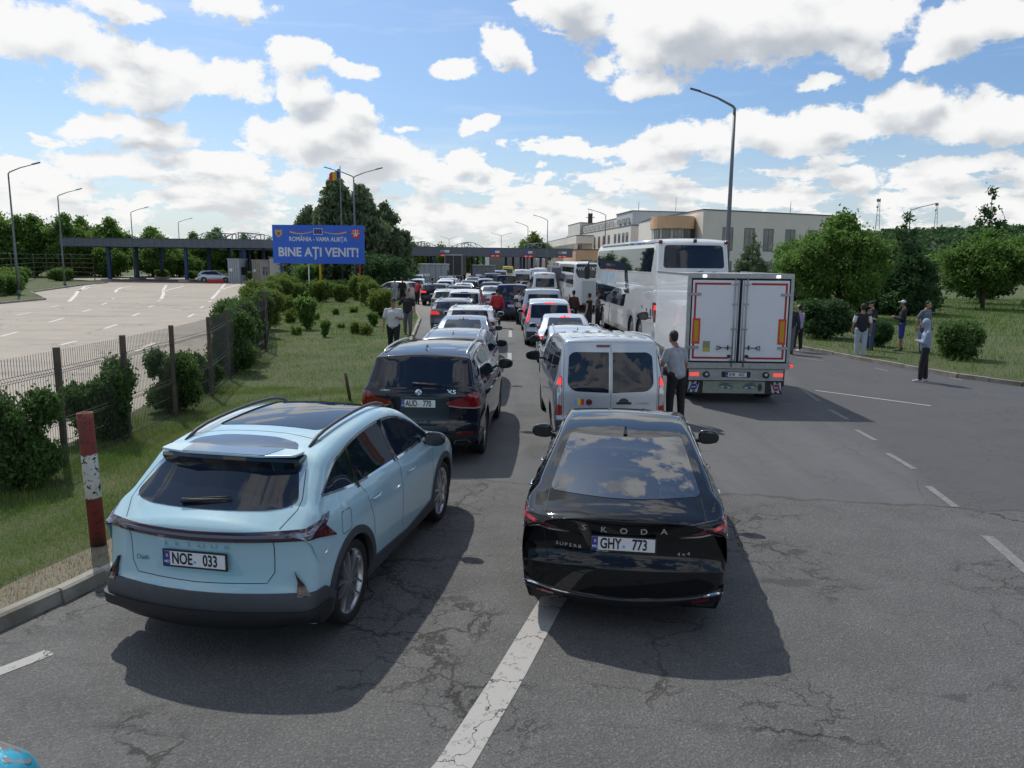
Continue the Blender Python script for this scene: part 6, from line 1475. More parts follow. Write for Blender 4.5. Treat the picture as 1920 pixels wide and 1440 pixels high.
# ---- billboard
bl=empty('billboard',(-15.75,63.2,0)); bl.rotation_euler=(0,0,R(-1.5))
BLU=mat('billboard_blue',(.022,.13,.66),.45,var=.12,scale=.8)
bw,z0,z1=3.72,2.72,5.78
b=MB(); b.box(-bw,bw,-.06,.06,z0,z1); bd=b.build('sign_panel',BLU,bl)
b=MB(); b.box(-bw-.03,bw+.03,.06,.14,z0+.1,z0+.2); b.box(-bw-.03,bw+.03,.06,.14,z1-.2,z1-.1); b.build('sign_frame',STEEL,bl)
for x,m_,nm in((-3.15,mat('post_blue',(.015,.06,.28),.5),'post'),(.05,mat('post_yellow',(.65,.42,.02),.5),'post'),(3.3,mat('post_red',(.40,.03,.03),.5),'post')):
    c=MB(); c.tube([(x,.12,0),(x,.12,z1-.1)],.085,10); c.build('post',m_,bl)
c=MB(); c.tube([(-.9,.16,0),(-.9,.16,3)],.05,8); c.build('post',WHITEP,bl)
TT=lambda x,z: Matrix.Translation((x,-.066,z))@Matrix.Rotation(PI/2,4,'X')
LETW=mat('letter_white',(.62,.66,.72),.5)
def fit(name,s,x,z,wid,hei,m_,par,bold=.02):
    o=text(name,s,1.0,Matrix.Identity(4),m_,par,.002,bold=bold); xs=[v.co.x for v in o.data.vertices]; ys=[v.co.y for v in o.data.vertices]
    cap=[v.co.y for v in o.data.vertices if v.co.y>0] ; top=max(ys); base=-.36
    w0=max(xs)-min(xs); cx=(max(xs)+min(xs))/2; sx=wid/w0; sy=hei/.73
    o.data.transform(TT(x,z)@Matrix.Diagonal((sx,sy,1,1))@Matrix.Translation((-cx,0,0))); return o
fit('lettering','BINE AȚI VENIT!',.0,z0+.88,6.5,.72,LETW,bd,.028)
fit('lettering','ROMÂNIA - VAMA ALBIȚA',.0,z0+1.93,4.7,.36,LETW,bd,.022)
# ribbon, star frame and the two shields
tri=[mat('ribbon_red',(.45,.04,.04),.5),mat('ribbon_yellow',(.60,.42,.05),.5),mat('ribbon_cream',(.55,.50,.42),.5)]
rb=MB()
for sg in(-1,1):
    for j in range(3):
        pv=[];n=16
        for i in range(n+1):
            t=i/n; x=sg*(.45+1.85*t); zc=z0+2.55-.16*math.sin(t*PI*1.0)+.0*t; th=.055*(.35+.65*t)
            pv.append((x,zc+th*(1.5-j)*1.0,zc+th*(.5-j)))
        V=[]
        for x,a_,b_ in pv: V+=[(x,-.067,a_),(x,-.067,b_)]
        rb.add(V,[(2*i,2*i+1,2*i+3,2*i+2) for i in range(n)],j)
rb.build('tricolour_ribbon',tri,bd)
fr=MB(); cx,cz=0,z0+2.55; w2,h2=.36,.24
fr.box(cx-w2,cx+w2,-.07,-.066,cz+h2-.035,cz+h2); fr.box(cx-w2,cx+w2,-.07,-.066,cz-h2,cz-h2+.035); fr.box(cx-w2,cx-w2+.035,-.0695,-.066,cz-h2+.035,cz+h2-.035); fr.box(cx+w2-.035,cx+w2,-.0695,-.066,cz-h2+.035,cz+h2-.035)
fr.box(cx-w2+.035,cx+w2-.035,-.068,-.066,cz-h2+.035,cz+h2-.035,1)
for k in range(12):
    a=k*PI/6; sx,sz=cx+.145*math.cos(a),cz+.145*math.sin(a); V=[(sx+(.026 if q%2==0 else .011)*math.sin(q*PI/5),-.0705,sz+(.026 if q%2==0 else .011)*math.cos(q*PI/5)) for q in range(10)]; fr.add(V,[tuple(range(10))],2)
fr.build('star_flag',[WHITEP,mat('flag_deep_blue',(.008,.03,.22),.5),mat('star_yellow',(.7,.55,.05),.5)],bd)
def shield(cx,cz,s,ms,kind):
    k=MB(); pl=[(-1,1),(1,1),(1,-.2),(.7,-.75),(0,-1.15),(-.7,-.75),(-1,-.2)]
    if kind=='eagle':
        wing=[(0,1.0),(.18,.75),(.35,.7),(.95,1.05),(1.0,.3),(.85,-.35),(.5,-.5),(.35,-.9),(.12,-.7),(0,-1.2)]; full=wing+[(-x,z) for x,z in wing[::-1][1:-1]]
        k.add([(cx+x*s,-.069,cz+z*s*1.15) for x,z in full],[tuple(range(len(full)))],0)
        k.add([(cx+x*s*.38,-.071,cz+z*s*.42-.02) for x,z in pl],[tuple(range(7))],1)
        k.add([(cx+x*s*.12,-.072,cz+z*s*.42-.02) for x,z in pl],[tuple(range(7))],2)
    else:
        k.add([(cx+x*s,-.069,cz+z*s) for x,z in pl],[tuple(range(7))],0)
        k.box(cx-.03,cx+.03,-.072,-.069,cz-s*.2,cz+s*.95,1); k.box(cx-s*.9,cx+s*.9,-.0715,-.069,cz+.02,cz+.06,1)
        for x in(-.55,.35):
            for z in(.45,.75): k.box(cx+x*s-.05,cx+x*s+.12,-.0718,-.069,cz+z*s-.02,cz+z*s+.02,1)
        body=[(-.55,.0),(.35,.05),(.6,.25),(.55,-.05),(.4,-.2),(.35,-.65),(.2,-.65),(.15,-.3),(-.3,-.3),(-.35,-.65),(-.5,-.65),(-.5,-.25)]
        k.add([(cx+x*s*.8,-.0722,cz-.12*s+z*s*.8) for x,z in body],[tuple(range(len(body)))],1)
    k.build('coat_of_arms',ms,bd)
shield(-3.2,z0+2.38,.29,[mat('arms_gold',(.50,.36,.08),.5),mat('arms_red',(.4,.05,.04),.5),mat('arms_blue',(.05,.12,.4),.5)],'eagle')
shield(3.05,z0+2.38,.36,[mat('arms_crimson',(.50,.03,.05),.5),WHITEP],'region')
tag(bl,'blue welcome billboard with white BINE ATI VENIT lettering on coloured posts','billboard')
# ---- lamp posts
POLE=mat('lamp_pole',(.17,.19,.21),.5,.4,var=.2,scale=2); LH=mat('lamp_head',(.10,.11,.12),.5)
def lamp(x,y,h,arms,label,r=.085,lift=.55,group='street lamps along the road'):
    e_=empty('street_lamp',(x,y,0)); b=MB(); b.tube([(0,0,0),(0,0,h*.35),(0,0,h*.6),(0,0,h-.5)],[r*1.25,r*1.1,r*.85,r*.65],10); b.tube([(0,0,0),(0,0,.5)],r*1.6,10); b.build('pole',POLE,e_)
    for a in arms:
        s_=1 if a>0 else -1; k=MB(); k.tube([(0,0,h-.52),(0,0,h-.15),(s_*.12,0,h-.02),(a*.5,0,h+lift*.55),(a,0,h+lift)],[r*.65,r*.6,r*.55,r*.45,r*.4],8); k.build('arm',POLE,e_)
        q=MB(); q.prism(rp([(0,-.11),(.62,-.09),(.62,.09),(0,.11)],.05),-.035,.035,T=Matrix.Translation((a-s_*.05,0,h+lift+.0))@Matrix.Rotation(0 if s_>0 else PI,4,'Z')@Matrix.Rotation(R(-14),4,'Y')); q.build('lamp_head',LH,e_)
    return tag(e_,label,'street lamp',group)
def hdist(py,px,h):
    lo_,hi=15,600
    for _ in range(40):
        m_=(lo_+hi)/2; z=P(px,py,D=m_).z
        if z>h: hi=m_
        else: lo_=m_
    return P(px,py,D=lo_)
lamp(12.3,45,11.8,[-2.0],'tall grey street lamp rising behind the coach, arm pointing left',.13,.75)
for (px,py,arm,lab) in((15,322,1.9,'leftmost street lamp at the left picture edge'),(108,366,2.0,'second street lamp from the left, above the left trees'),(245,397,2.0,'third street lamp from the left, above the left canopy end'),(334,416,2.0,'fourth street lamp from the left above the canopy'),(397,432,2.0,'small street lamp over the first roof trusses of the left canopy'),(470,440,2.0,'tiny street lamp over the right part of the left canopy')):
    q=hdist(py,px,9.3); lamp(q.x,q.y,9.3,[arm],lab)
q=P(663,330,D=66.5); lamp(q.x,66.5,q.z,[-1.9,1.9],'double-armed street lamp in front of the big pine beside the billboard')
e_=empty('flagpole',(-15.35,70,0)); MB().tube([(0,0,0),(0,0,11.2)],[.07,.04],8).build('pole',POLE,e_)
V=[];n=12
for i in range(n+1):
    for j in range(2): t=i/n; V.append((-t*1.0,.12*math.sin(t*7),10.9-j*.75-.5*t*t+.08*math.sin(t*9)))
pydata('flag',V,[(2*i,2*i+1,2*i+3,2*i+2) for i in range(n)],[mat('cloth_blue',(.02,.04,.22),.7),mat('cloth_yellow',(.6,.42,.03),.7),mat('cloth_red',(.45,.02,.03),.7)],e_,mi=[min(2,i*3//n) for i in range(n)])
tag(e_,'flagpole flying a blue, yellow and red flag above the big pine','flagpole')
for (px,py,h,arms,lab) in((1136,402,9.3,[-1.9],'street lamp in front of the cream building, arm pointing left'),(1027,412,9.3,[-1.7],'slim street lamp left of the cream building'),(990,424,9.0,[-1.7],'distant street lamp above the right canopy, left of the slim one'),(940,442,9.0,[-1.9,1.9],'double-armed street lamp above the middle of the right canopy'),(842,448,9.0,[-1.9,1.9],'small double-armed street lamp above the left truss of the right canopy'),(1708,393,9.0,[2.2],'street lamp among the trees on the right, arm pointing right')):
    q=hdist(py,px,h); lamp(q.x,q.y,h,arms,lab)
def mast(px,ytop,D,w_,label,zb=0,lat=True):
    q=P(px,ytop,D=D); h=q.z-zb; e=empty('radio_mast',(q.x,D,zb)); b=MB()
    if lat:
        for sx,sy in((-1,-1),(1,-1),(0,1)): b.tube([(sx*w_,sy*w_,0),(sx*w_*.3,sy*w_*.3,h)],w_*.09,4)
        k=10
        for i in range(k):
            f0=1-.7*i/k; f1=1-.7*(i+1)/k; b.tube([(-w_*f0,-w_*f0,h*i/k),(w_*f1,-w_*f1,h*(i+1)/k)],w_*.05,4); b.tube([(w_*f0,-w_*f0,h*i/k),(0,w_*f1,h*(i+1)/k)],w_*.05,4)
    else: b.tube([(0,0,0),(0,0,h)],w_,6)
    b.build('mast',TRU,e)
    if lat:
        a=MB(); a.box(-w_*.7,w_*.7,-.3,.3,h*.93,h*.99); a.box(-w_*.6,w_*.1,-.3,.3,h*.8,h*.84); a.build('antennas',TRU,e)
    return tag(e,label,'mast')
mast(1648,372,640,2.2,'lattice radio mast on the wooded hill, left one of two',18); mast(1757,380,660,1.8,'thin lattice radio mast on the wooded hill, right one of two',20)
mast(1198,378,152,.05,'thin antenna on the roof of the cream building with a small box',12.7,False); mast(1268,370,150,.04,'thin wire aerial on the cream building roof beside the orange bay',12.7,False); mast(1483,378,140,.05,'short whip antenna on the right roof of the cream building',10.8,False)
q=P(1107,398,D=205); e=empty('antenna_tower',(q.x,205,0)); b=MB(); b.box(-.55,.55,-.5,.5,0,q.z-.3); b.build('tower',mat('rust_dark',(.10,.07,.06),.7,var=.4,scale=1),e)
b=MB(); b.box(-1.2,1.2,-.1,.1,q.z-1.4,q.z-1.25); b.tube([(-.4,0,q.z-.4),(-.4,0,q.z+.6)],.05,5); b.tube([(.4,0,q.z-.4),(.4,0,q.z+.4)],.05,5); b.build('antennas',TRU,e); tag(e,'dark reddish antenna tower rising behind the roof of the cream building','tower')
# ---- near mesh fence
WIRE=mat('fence_wire',(.055,.060,.060),.5,.5); FPOST=mat('fence_post_green',(.045,.055,.045),.7,col2=(.14,.09,.055),scale=5,detail=6)
FP=[(-6.6,7.1),(-6.5,9.0),(-6.42,10.77),(-6.39,12.56),(-6.45,14.51),(-6.59,16.67),(-7.13,19.18),(-7.37,20.84),(-7.7,22.9),(-8.04,25.01),(-8.7,27.2),(-9.4,29.5),(-10.2,31.8),(-11.0,34)]
fe=empty('mesh_fence',(-6.6,7.1,0)); O=Vector((-6.6,7.1,0)); FH=1.78
for i,(x,y) in enumerate(FP):
    b=MB(); h=FH+.07 if (x,y)!=(-8.04,25.01) else 2.05; b.box(x-.035-O.x,x+.035-O.x,y-.035-O.y,y+.035-O.y,0,h); b.build('post',FPOST,fe)
for i in range(len(FP)-1):
    a=Vector((*FP[i],0))-O; c=Vector((*FP[i+1],0))-O; L=(c-a).length; t=(c-a)/L; nn=Vector((-t.y,t.x,0)); b=MB(); k=int(L/.055)
    zs=[.08,.16,.20,.24,.75,.79,.83,FH-.30,FH-.26,FH-.22,FH+.03]; bend={.20:1,.79:1,FH-.26:1}
    r_=.0040 if a.y<16 else .0045
    for j in range(1,k):
        p=a+t*(L*j/k); V=[];
        pts=[p+nn*(-.03 if z in bend else 0)+Vector((0,0,z)) for z in zs]
        b.tube(pts,r_,3,cap=False,sm=False)
    for z in(.12,.20,.75,.79,.83,1.3 if False else .5,FH-.30,FH-.26,FH-.22):
        o_=nn*(-.034 if z in bend else -.004); b.tube([a+o_+Vector((0,0,z)),c+o_+Vector((0,0,z))],r_*1.2,3,cap=False,sm=False)
    b.build('mesh_panel',WIRE,fe)
tag(fe,'green-grey wire mesh fence with rusty posts along the verge on the left','fence')
# far fence on the left
ff=empty('perimeter_fence',(-44,67,0)); Lp=[(25,456,537),(66,460,524),(90,461,523),(113,462,524),(137,465,523),(178,468,525)]
pp=[P(-70,560)]+[P(a,c) for a,_,c in Lp]
for q in pp: b=MB(); b.tube([(q.x+44,q.y-67,0),(q.x+44,q.y-67,3.0),(q.x+43.9,q.y-67,3.4)],.06,6); b.build('post',FPOST,ff)
b=MB()
for a,c in zip(pp[:-1],pp[1:]):
    for z in(.4,1.0,1.6,2.2,2.8,3.3): b.tube([(a.x+44,a.y-67,z),(c.x+44,c.y-67,z)],.015,3,cap=False)
b.build('fence_wires',WIRE,ff); tag(ff,'tall thin wire fence in front of the trees at the far left','fence')
# ---- bollard, stakes, kerb of the flower bed
def post_mat(t,b,ob):
    s=nnode(t,'ShaderNodeSeparateXYZ'); t.links.new(ob,s.inputs[0]); z=s.outputs[2]; nz=noisetex(t,ob,14,5,.6); zz=M(t,'ADD',z,M(t,'MULTIPLY',M(t,'SUBTRACT',nz,.5),.05))
    w1=M(t,'MULTIPLY',mrange(t,zz,.54,.55),mrange(t,zz,1.02,1.01)); chips=mrange(t,noisetex(t,ob,19,4,.7),.56,.585); rust=mrange(t,noisetex(t,VM(t,'MULTIPLY',ob,(1,1,.5)),8,5,.7),.5,.62)
    red=mixc(t,rust,(.22,.035,.028),(.13,.045,.030)); top=mrange(t,z,1.38,1.5); red=mixc(t,top,red,(.30,.13,.07)); wh=mixc(t,mrange(t,noisetex(t,ob,6,4,.6),.4,.7,0,.5),(.64,.64,.60),(.44,.43,.39))
    c=mixc(t,w1,red,mixc(t,chips,wh,(.025,.020,.018))); c=mixc(t,M(t,'MULTIPLY',chips,M(t,'SUBTRACT',1.0,w1)),c,(.07,.03,.025)); c=mixc(t,mrange(t,zz,.2,.0,0,.7),c,(.05,.035,.025)); t.links.new(c,b.inputs['Base Color']); b.inputs['Roughness'].default_value=.75
e=empty('bollard',(-4.36,7.78,.08)); b=MB(); b.lathe([(.001,0),(.078,0),(.078,1.44),(.074,1.45),(.070,1.45),(.066,1.43),(.001,1.42)],'z',(0,0,0),28); o=b.build('pipe',gmat('flaking_red_white_paint',post_mat),e); e.rotation_euler=(0,R(-1.6),0)
tag(e,'thick steel pipe bollard with flaking red and white bands beside the pale blue crossover','bollard')
for (px,py,h,r_,lab,tilt,nm) in((657,752,.62,.035,'rusty brown stake leaning in the grass near the black SUV',-9,'stake'),(600,752,.30,.012,'tiny white-topped stem sticking out of the grass behind the pale blue roof',3,'stake')):
    q=P(px,py,.1); b=MB(); b.tube([(0,0,0),(0,0,h)],r_,7); o=b.build(nm,mat('rusty_stake',(.12,.06,.04),.8,var=.4,scale=10) if r_>.02 else mat('pale_stem',(.35,.35,.28),.8)); o.location=q; o.rotation_euler=(0,R(tilt),0); tag(o,lab,'stake')
b=MB(); b.box(-3.8,4.2,-.12,.12,.05,.22); o=b.build('bed_kerb',CONC); o.location=(-15.7,58.5,0); tag(o,kind='structure')
# ================================================================ vegetation
def leafmat(name,c1,c2,c3=None,tr=.35,scale=1.2):
    m=bpy.data.materials.new(name); m.use_nodes=True; t=m.node_tree; b=t.nodes['Principled BSDF']; tcn=nnode(t,'ShaderNodeTexCoord'); ob=tcn.outputs['Object']
    c=mixc(t,mrange(t,noisetex(t,ob,scale,3,.6),.35,.65),c1,c2)
    gm=nnode(t,'ShaderNodeNewGeometry'); c=mixc(t,M(t,'MULTIPLY',gm.outputs['Random Per Island'],.7),c,c3 or c2)
    t.links.new(c,b.inputs['Base Color']); b.inputs['Roughness'].default_value=.65; b.inputs['Specular IOR Level'].default_value=.15
    x=nnode(t,'ShaderNodeBsdfTranslucent'); t.links.new(c,x.inputs[0]); mx=nnode(t,'ShaderNodeMixShader'); mx.inputs[0].default_value=min(.6,tr+.2)
    t.links.new(b.outputs[0],mx.inputs[1]); t.links.new(x.outputs[0],mx.inputs[2]); t.links.new(mx.outputs[0],t.nodes['Material Output'].inputs[0]); return m
LM_TREE=leafmat('leaf_green',(0.115,0.216,0.051),(0.190,0.318,0.071),(0.075,0.152,0.041))
LM_LIGHT=leafmat('leaf_light',(0.135,0.216,0.041),(0.203,0.270,0.061),(0.095,0.162,0.034))
LM_DARK=leafmat('leaf_dark',(0.055,0.115,0.046),(0.088,0.165,0.055),(0.041,0.087,0.036),.2)
LM_PINE=leafmat('pine_needles',(0.13,0.185,0.095),(0.20,0.25,0.135),(0.09,0.14,0.08),.15)
LM_HEDGE=leafmat('hedge_leaf',(0.088,0.165,0.051),(0.139,0.229,0.065),(0.064,0.115,0.038),.25)
LM_HEDGEL=leafmat('hedge_leaf_light',(0.149,0.216,0.047),(0.216,0.270,0.068),(0.108,0.162,0.041),.3)
BARK=mat('bark',(.075,.060,.045),.9,var=.4,scale=6,bump=.5,bscale=30)
def leafmesh(name,blobs,n,size,seed=0,aspect=1.6,shell=.55,droop=0.0,clump=.0,nclump=0,needle=False):
    """many small leaf quads spread through the volume of uneven blobs (cx,cy,cz,rx,ry,rz)"""
    r=np.random.default_rng(seed); B=np.array(blobs,float); vol=(B[:,3]*B[:,4]*B[:,5])**.72; pi=r.choice(len(B),n,p=vol/vol.sum()); b=B[pi]
    d=r.normal(size=(n,3)); d/=np.linalg.norm(d,axis=1)[:,None]; rad=r.random(n)**shell*.98
    rad*=1+.22*np.sin(d[:,0]*5+b[:,0]*3)*np.sin(d[:,1]*5+b[:,2]*2)*np.sin(d[:,2]*4+b[:,1])
    c=b[:,:3]+d*rad[:,None]*b[:,3:6]
    if nclump:
        cc=np.stack([r.choice(len(c),nclump)],1)[:,0]; cen=c[cc]; k=r.integers(0,nclump,n); off=r.normal(size=(n,3))*clump; c=np.where((r.random(n)<.75)[:,None],cen[k]+off,c)
    nrm=d*.7+r.normal(size=(n,3))*.8; nrm[:,2]+=.35; nrm/=np.linalg.norm(nrm,axis=1)[:,None]
    a=np.cross(nrm,r.normal(size=(n,3))); a/=np.linalg.norm(a,axis=1)[:,None]
    if needle: a=d*.6+r.normal(size=(n,3))*.5; a[:,2]+=.5; a/=np.linalg.norm(a,axis=1)[:,None]; nrm=np.cross(a,r.normal(size=(n,3))); nrm/=np.linalg.norm(nrm,axis=1)[:,None]
    u=np.cross(nrm,a); s=size*(.6+.8*r.random(n)); L=(s*aspect)[:,None]*a*.5; W_=s[:,None]*u*.5
    V=np.stack([c-L,c-L*.1+W_,c+L,c-L*.1-W_],1)
    V[:,2,2]-=droop*s
    m=bpy.data.meshes.new(name); m.vertices.add(4*n); m.vertices.foreach_set('co',V.ravel()); m.loops.add(4*n); m.loops.foreach_set('vertex_index',np.arange(4*n,dtype=np.int32)); m.polygons.add(n)
    m.polygons.foreach_set('loop_start',np.arange(0,4*n,4,dtype=np.int32)); m.polygons.foreach_set('loop_total',np.full(n,4,dtype=np.int32)); m.update(calc_edges=True); return m
def tree_proto(kind,seed,h,w,n,leaf,lm,trunk=1.6,tr=.13):
    rnd=random.Random(seed); bl=[]; limbs=[]
    k=16
    for i in range(k):
        t=(i+.5)/k; z=trunk+ (h-trunk)*t*.92+.3
        prof=math.sin(PI*min(1,(t*.85+.18)))**.7
        for j in range(2 if prof>.6 else 1):
            a=i*2.4+j*2.9+rnd.uniform(-.3,.3); rr=w/2*prof*rnd.uniform(.35,.85); s=w/2*rnd.uniform(.20,.44)*(.55+.45*prof)
            bl.append((rr*math.cos(a),rr*math.sin(a),z,s,s,s*.72)); limbs.append((rr*math.cos(a)*.8,rr*math.sin(a)*.8,z-.1))
    bl.append((0,0,h-.35*w/4,w*.13,w*.13,w*.16))
    me=leafmesh('crown',bl,n,leaf,seed,1.5,.45,.15,leaf*1.5,n//20)
    tb=MB(); tb.tube([(0,0,-.1),(.03,.02,trunk*.5),(-.02,.04,trunk),(.03,0,h*.55),(0,0,h*.85)],[tr*1.25,tr,tr*.9,tr*.5,tr*.15],9)
    for i,(x,y,z) in enumerate(limbs):
        z0=max(trunk*.75,z-.9-.15*w/3); tb.tube([(0,0,z0),(x*.45,y*.45,(z0+z)/2-.05),(x,y,z)],[tr*.35,tr*.22,tr*.08],5)
    return me,tb
def add_tree(name,pm,lm,x,y,z,rot,sc,label,cat,group=None,part='crown'):
    e=empty(name,(x,y,z),rot); e.scale=sc if hasattr(sc,'__len__') else (sc,)*3
    c=bpy.data.objects.new(part,pm[0]); link(c,e)
    if len(pm[0].materials)==0: pm[0].materials.append(lm)
    if pm[0].materials[0]!=lm: c.material_slots[0].link='OBJECT'; c.material_slots[0].material=lm
    if pm[1] is not None: t=bpy.data.objects.new('trunk',pm[1]); link(t,e)
    return tag(e,label,cat,group)
def mkproto(*a,**k):
    me,tb=tree_proto(*a,**k); o=tb.build('trunk',BARK); d=o.data; bpy.data.objects.remove(o); return (me,d)
# right-hand trees
T1=mkproto('t',11,6.3,6.6,34000,.14,LM_TREE,1.3,.16); T2=mkproto('t',23,5.6,6.4,30000,.14,LM_TREE,1.7,.12)
add_tree('broadleaf_tree',T1,LM_TREE,18.3,43.5,.08,.4,(.84,.84,.88),'large broadleaf tree with a short trunk right of the box truck','tree')
add_tree('broadleaf_tree',T2,LM_TREE,32.8,54,.08,2.0,(1.02,1.0,.92),'rounded broadleaf tree with a bare lower trunk, further right on the lawn','tree')
add_tree('broadleaf_tree',T1,LM_TREE,29.2,60,.08,3.2,(.7,.7,.72),'smaller yellow-green tree between the dark conifer and the rounded tree','tree').children[0]
add_tree('broadleaf_tree',T2,LM_TREE,19.8,52,.08,4.1,(.8,.8,.85),'leafy tree merging behind the large tree with the short trunk','tree')
def conifer_proto(seed,h,w,n,leaf,low=.4):
    rnd=random.Random(seed); bl=[]
    k=18
    for i in range(k):
        t=i/(k-1); z=low+(h-low)*t; rr=w/2*(1-t)**.8
        m_=max(1,int(6*(1-t)+1))
        for j in range(m_):
            a=i*1.9+j*2*PI/m_+rnd.uniform(-.3,.3); q=rr*rnd.uniform(.45,.9); s=max(.16,rr*.36)*rnd.uniform(.8,1.3); bl.append((q*math.cos(a),q*math.sin(a),z+rnd.uniform(-.1,.1),s,s,s*.75+.08))
    me=leafmesh('crown',bl,n,leaf,seed,2.6,.5,.1,leaf*1.3,n//16,True); tb=MB(); tb.tube([(0,0,-.1),(0,0,h*.5),(0,0,h*.97)],[.14,.08,.02],7)
    for b in bl[::3]: tb.tube([(0,0,b[2]-.1),(b[0]*.8,b[1]*.8,b[2])],[.03,.01],4)
    o=tb.build('trunk',BARK); d=o.data; bpy.data.objects.remove(o); return (me,d)
C1=conifer_proto(5,6.2,4.6,24000,.11); C2=conifer_proto(9,8.2,3.4,14000,.12,1.2)
add_tree('conifer_tree',C1,LM_DARK,24.2,48.5,.08,.3,(1.1,1.1,.98),'dark dense conifer between the two broadleaf trees on the right','tree')
add_tree('conifer_tree',C1,LM_DARK,40.2,56,.08,1.9,(1.1,1.1,.92),'dark conifer at the right picture edge','tree')
add_tree('conifer_tree',C2,LM_DARK,37.8,62.5,.08,1.3,(1.15,1.15,1.07),'tall narrow spruce whose tip rises above the rounded tree','tree')
add_tree('conifer_tree',C1,LM_PINE,20.2,66,.08,2.7,(.85,.85,.88),'grey-green pine in front of the cream building, left one of two','tree')
add_tree('conifer_tree',C1,LM_PINE,23.2,65,.08,.7,(.8,.8,.80),'grey-green pine in front of the cream building, beside the large broadleaf tree','tree')
# bushes
def bush_proto(seed,w,h,n,leaf,asp=1.6,needle=False):
    rnd=random.Random(seed); bl=[(0,0,h*.38,w*.30,w*.30,h*.36)]
    for i in range(18): a=i*2.4; q=w*.25*rnd.uniform(.4,1.55); s=w*rnd.uniform(.08,.24); bl.append((q*math.cos(a),q*math.sin(a),h*rnd.uniform(.2,.86),s,s,s*.9))
    me=leafmesh('foliage',bl,n,leaf,seed,asp,.4,.1,leaf*1.2,n//12,needle)
    tb=MB()
    for i in range(7): a=i*.9; tb.tube([(0,0,-.05),(w*.12*math.cos(a),w*.12*math.sin(a),h*.35),(w*.25*math.cos(a),w*.25*math.sin(a),h*.7)],[.02,.014,.006],4)
    o=tb.build('stems',BARK); d=o.data; bpy.data.objects.remove(o); return (me,d)
def add_bush(pm,lm,x,y,z,rot,sc,label,group=None,name='bush'):
    e=empty(name,(x,y,z),rot); e.scale=sc if hasattr(sc,'__len__') else (sc,)*3
    if len(pm[0].materials)==0: pm[0].materials.append(lm)
    c=bpy.data.objects.new('foliage',pm[0]); link(c,e)
    if pm[0].materials[0]!=lm: c.material_slots[0].link='OBJECT'; c.material_slots[0].material=lm
    t=bpy.data.objects.new('stems',pm[1]); link(t,e); return tag(e,label,'bush',group)
HB=[bush_proto(31,1.5,1.35,26000,.042,1.8),bush_proto(37,1.6,1.35,22000,.048,1.8)]
BB=[bush_proto(41,2.0,1.6,13000,.07),bush_proto(43,2.1,1.5,12000,.08,2.2)]
hb=[(-6.5,9.85,.76,.95,'dark evergreen bush at the left picture edge in front of the fence',HB[0]),(-6.75,12.5,.74,.95,'dark evergreen bush growing through the fence right above the bollard',HB[1]),(-6.68,15.0,.68,.92,'dark evergreen bush between the third and fourth fence posts',HB[0]),
 (-7.05,17.4,.52,.62,'low dark bush behind the middle fence posts',HB[1]),(-7.5,20.3,.98,1.2,'tall dark bush behind the fence posts, left of the tallest post',HB[0]),(-8.0,22.4,.85,1.25,'tall dark bush against the tallest fence post',HB[1]),(-8.6,24.4,.8,1.25,'dark bush just left of the tallest fence post',HB[0])]
for i,(x,y,s,hz_,lab,pm) in enumerate(hb): add_bush(pm,LM_HEDGE,x,y,.06,i*1.3,(s,s,hz_),lab,'evergreen bushes along the mesh fence')
for i in range(11):
    y=26.5+i*3.1; x=-9.1-(y-26)*.245+random.uniform(-.3,.3); s=random.uniform(1.0,1.25)
    add_bush(HB[i%2],LM_HEDGEL if i>1 else LM_HEDGE,x,y,.05,i*1.7,(s,s,s*1.22),'light green bush in the overgrown hedge row that runs on from the tallest fence post','hedge row bushes beyond the fence')
add_bush(BB[0],LM_DARK,12.9,31.6,.08,.3,(1.15,1.15,1.12),'big dark round bush behind the right kerb, beside the men near the truck')
add_bush(BB[1],LM_HEDGE,14.55,25.1,.08,1.3,(.78,.78,.82),'shaggy dark bush directly right of the man in the pale hooded jacket')
add_bush(BB[1],LM_DARK,13.6,28.6,.08,2.2,(.5,.5,.66),'small dark bush behind the man in the dark shirt on the right lawn')
for i,(x,y,s) in enumerate([(30.5,70,1.0),(33.2,72,1.1),(34.6,66,1.0),(43,70,1.1)]): add_bush(BB[i%2],LM_TREE,x,y,.08,i,s,'clipped green bush in the row beneath the far right trees','clipped bushes beneath the right-hand trees')
add_bush(BB[1],LM_HEDGEL,-7.0,41.0,.09,.6,(.72,.72,.95),'big spiky green bush behind the man in the dark T-shirt')
add_bush(BB[0],LM_HEDGEL,-9.3,50.5,.09,.6,(.8,.8,1.1),'yellowish green bush behind the big spiky bush by the kerb')
add_bush(BB[1],LM_HEDGEL,-11.4,57.5,.09,1.6,(.85,.85,1.2),'yellowish green bush by the kerb near the walking group')
WD=[bush_proto(91,1.3,1.2,1500,.10,3.2,True),bush_proto(93,1.1,1.5,1300,.10,3.0,True),None]
WD[2]=bush_proto(95,1.5,.9,1400,.09,2.6,True)
rnd=random.Random(5)
small=[(548,590,.9),(575,618,1.0),(600,566,1.1),(560,570,.9),(622,560,.9),(640,566,.8),(655,560,1.1),(672,556,.8),(690,560,1.0),(545,605,.6),(610,632,.45),(640,615,.35),(668,626,.5),(700,612,.6),(590,600,.5),(540,560,1.1),(530,585,.8),(663,586,.5),(630,590,.4),(706,590,.5),(556,628,.4),(686,628,.55)]
wrd=['weedy shrub on the grass in front of the billboard','leafy shrub in the bed beneath the billboard']
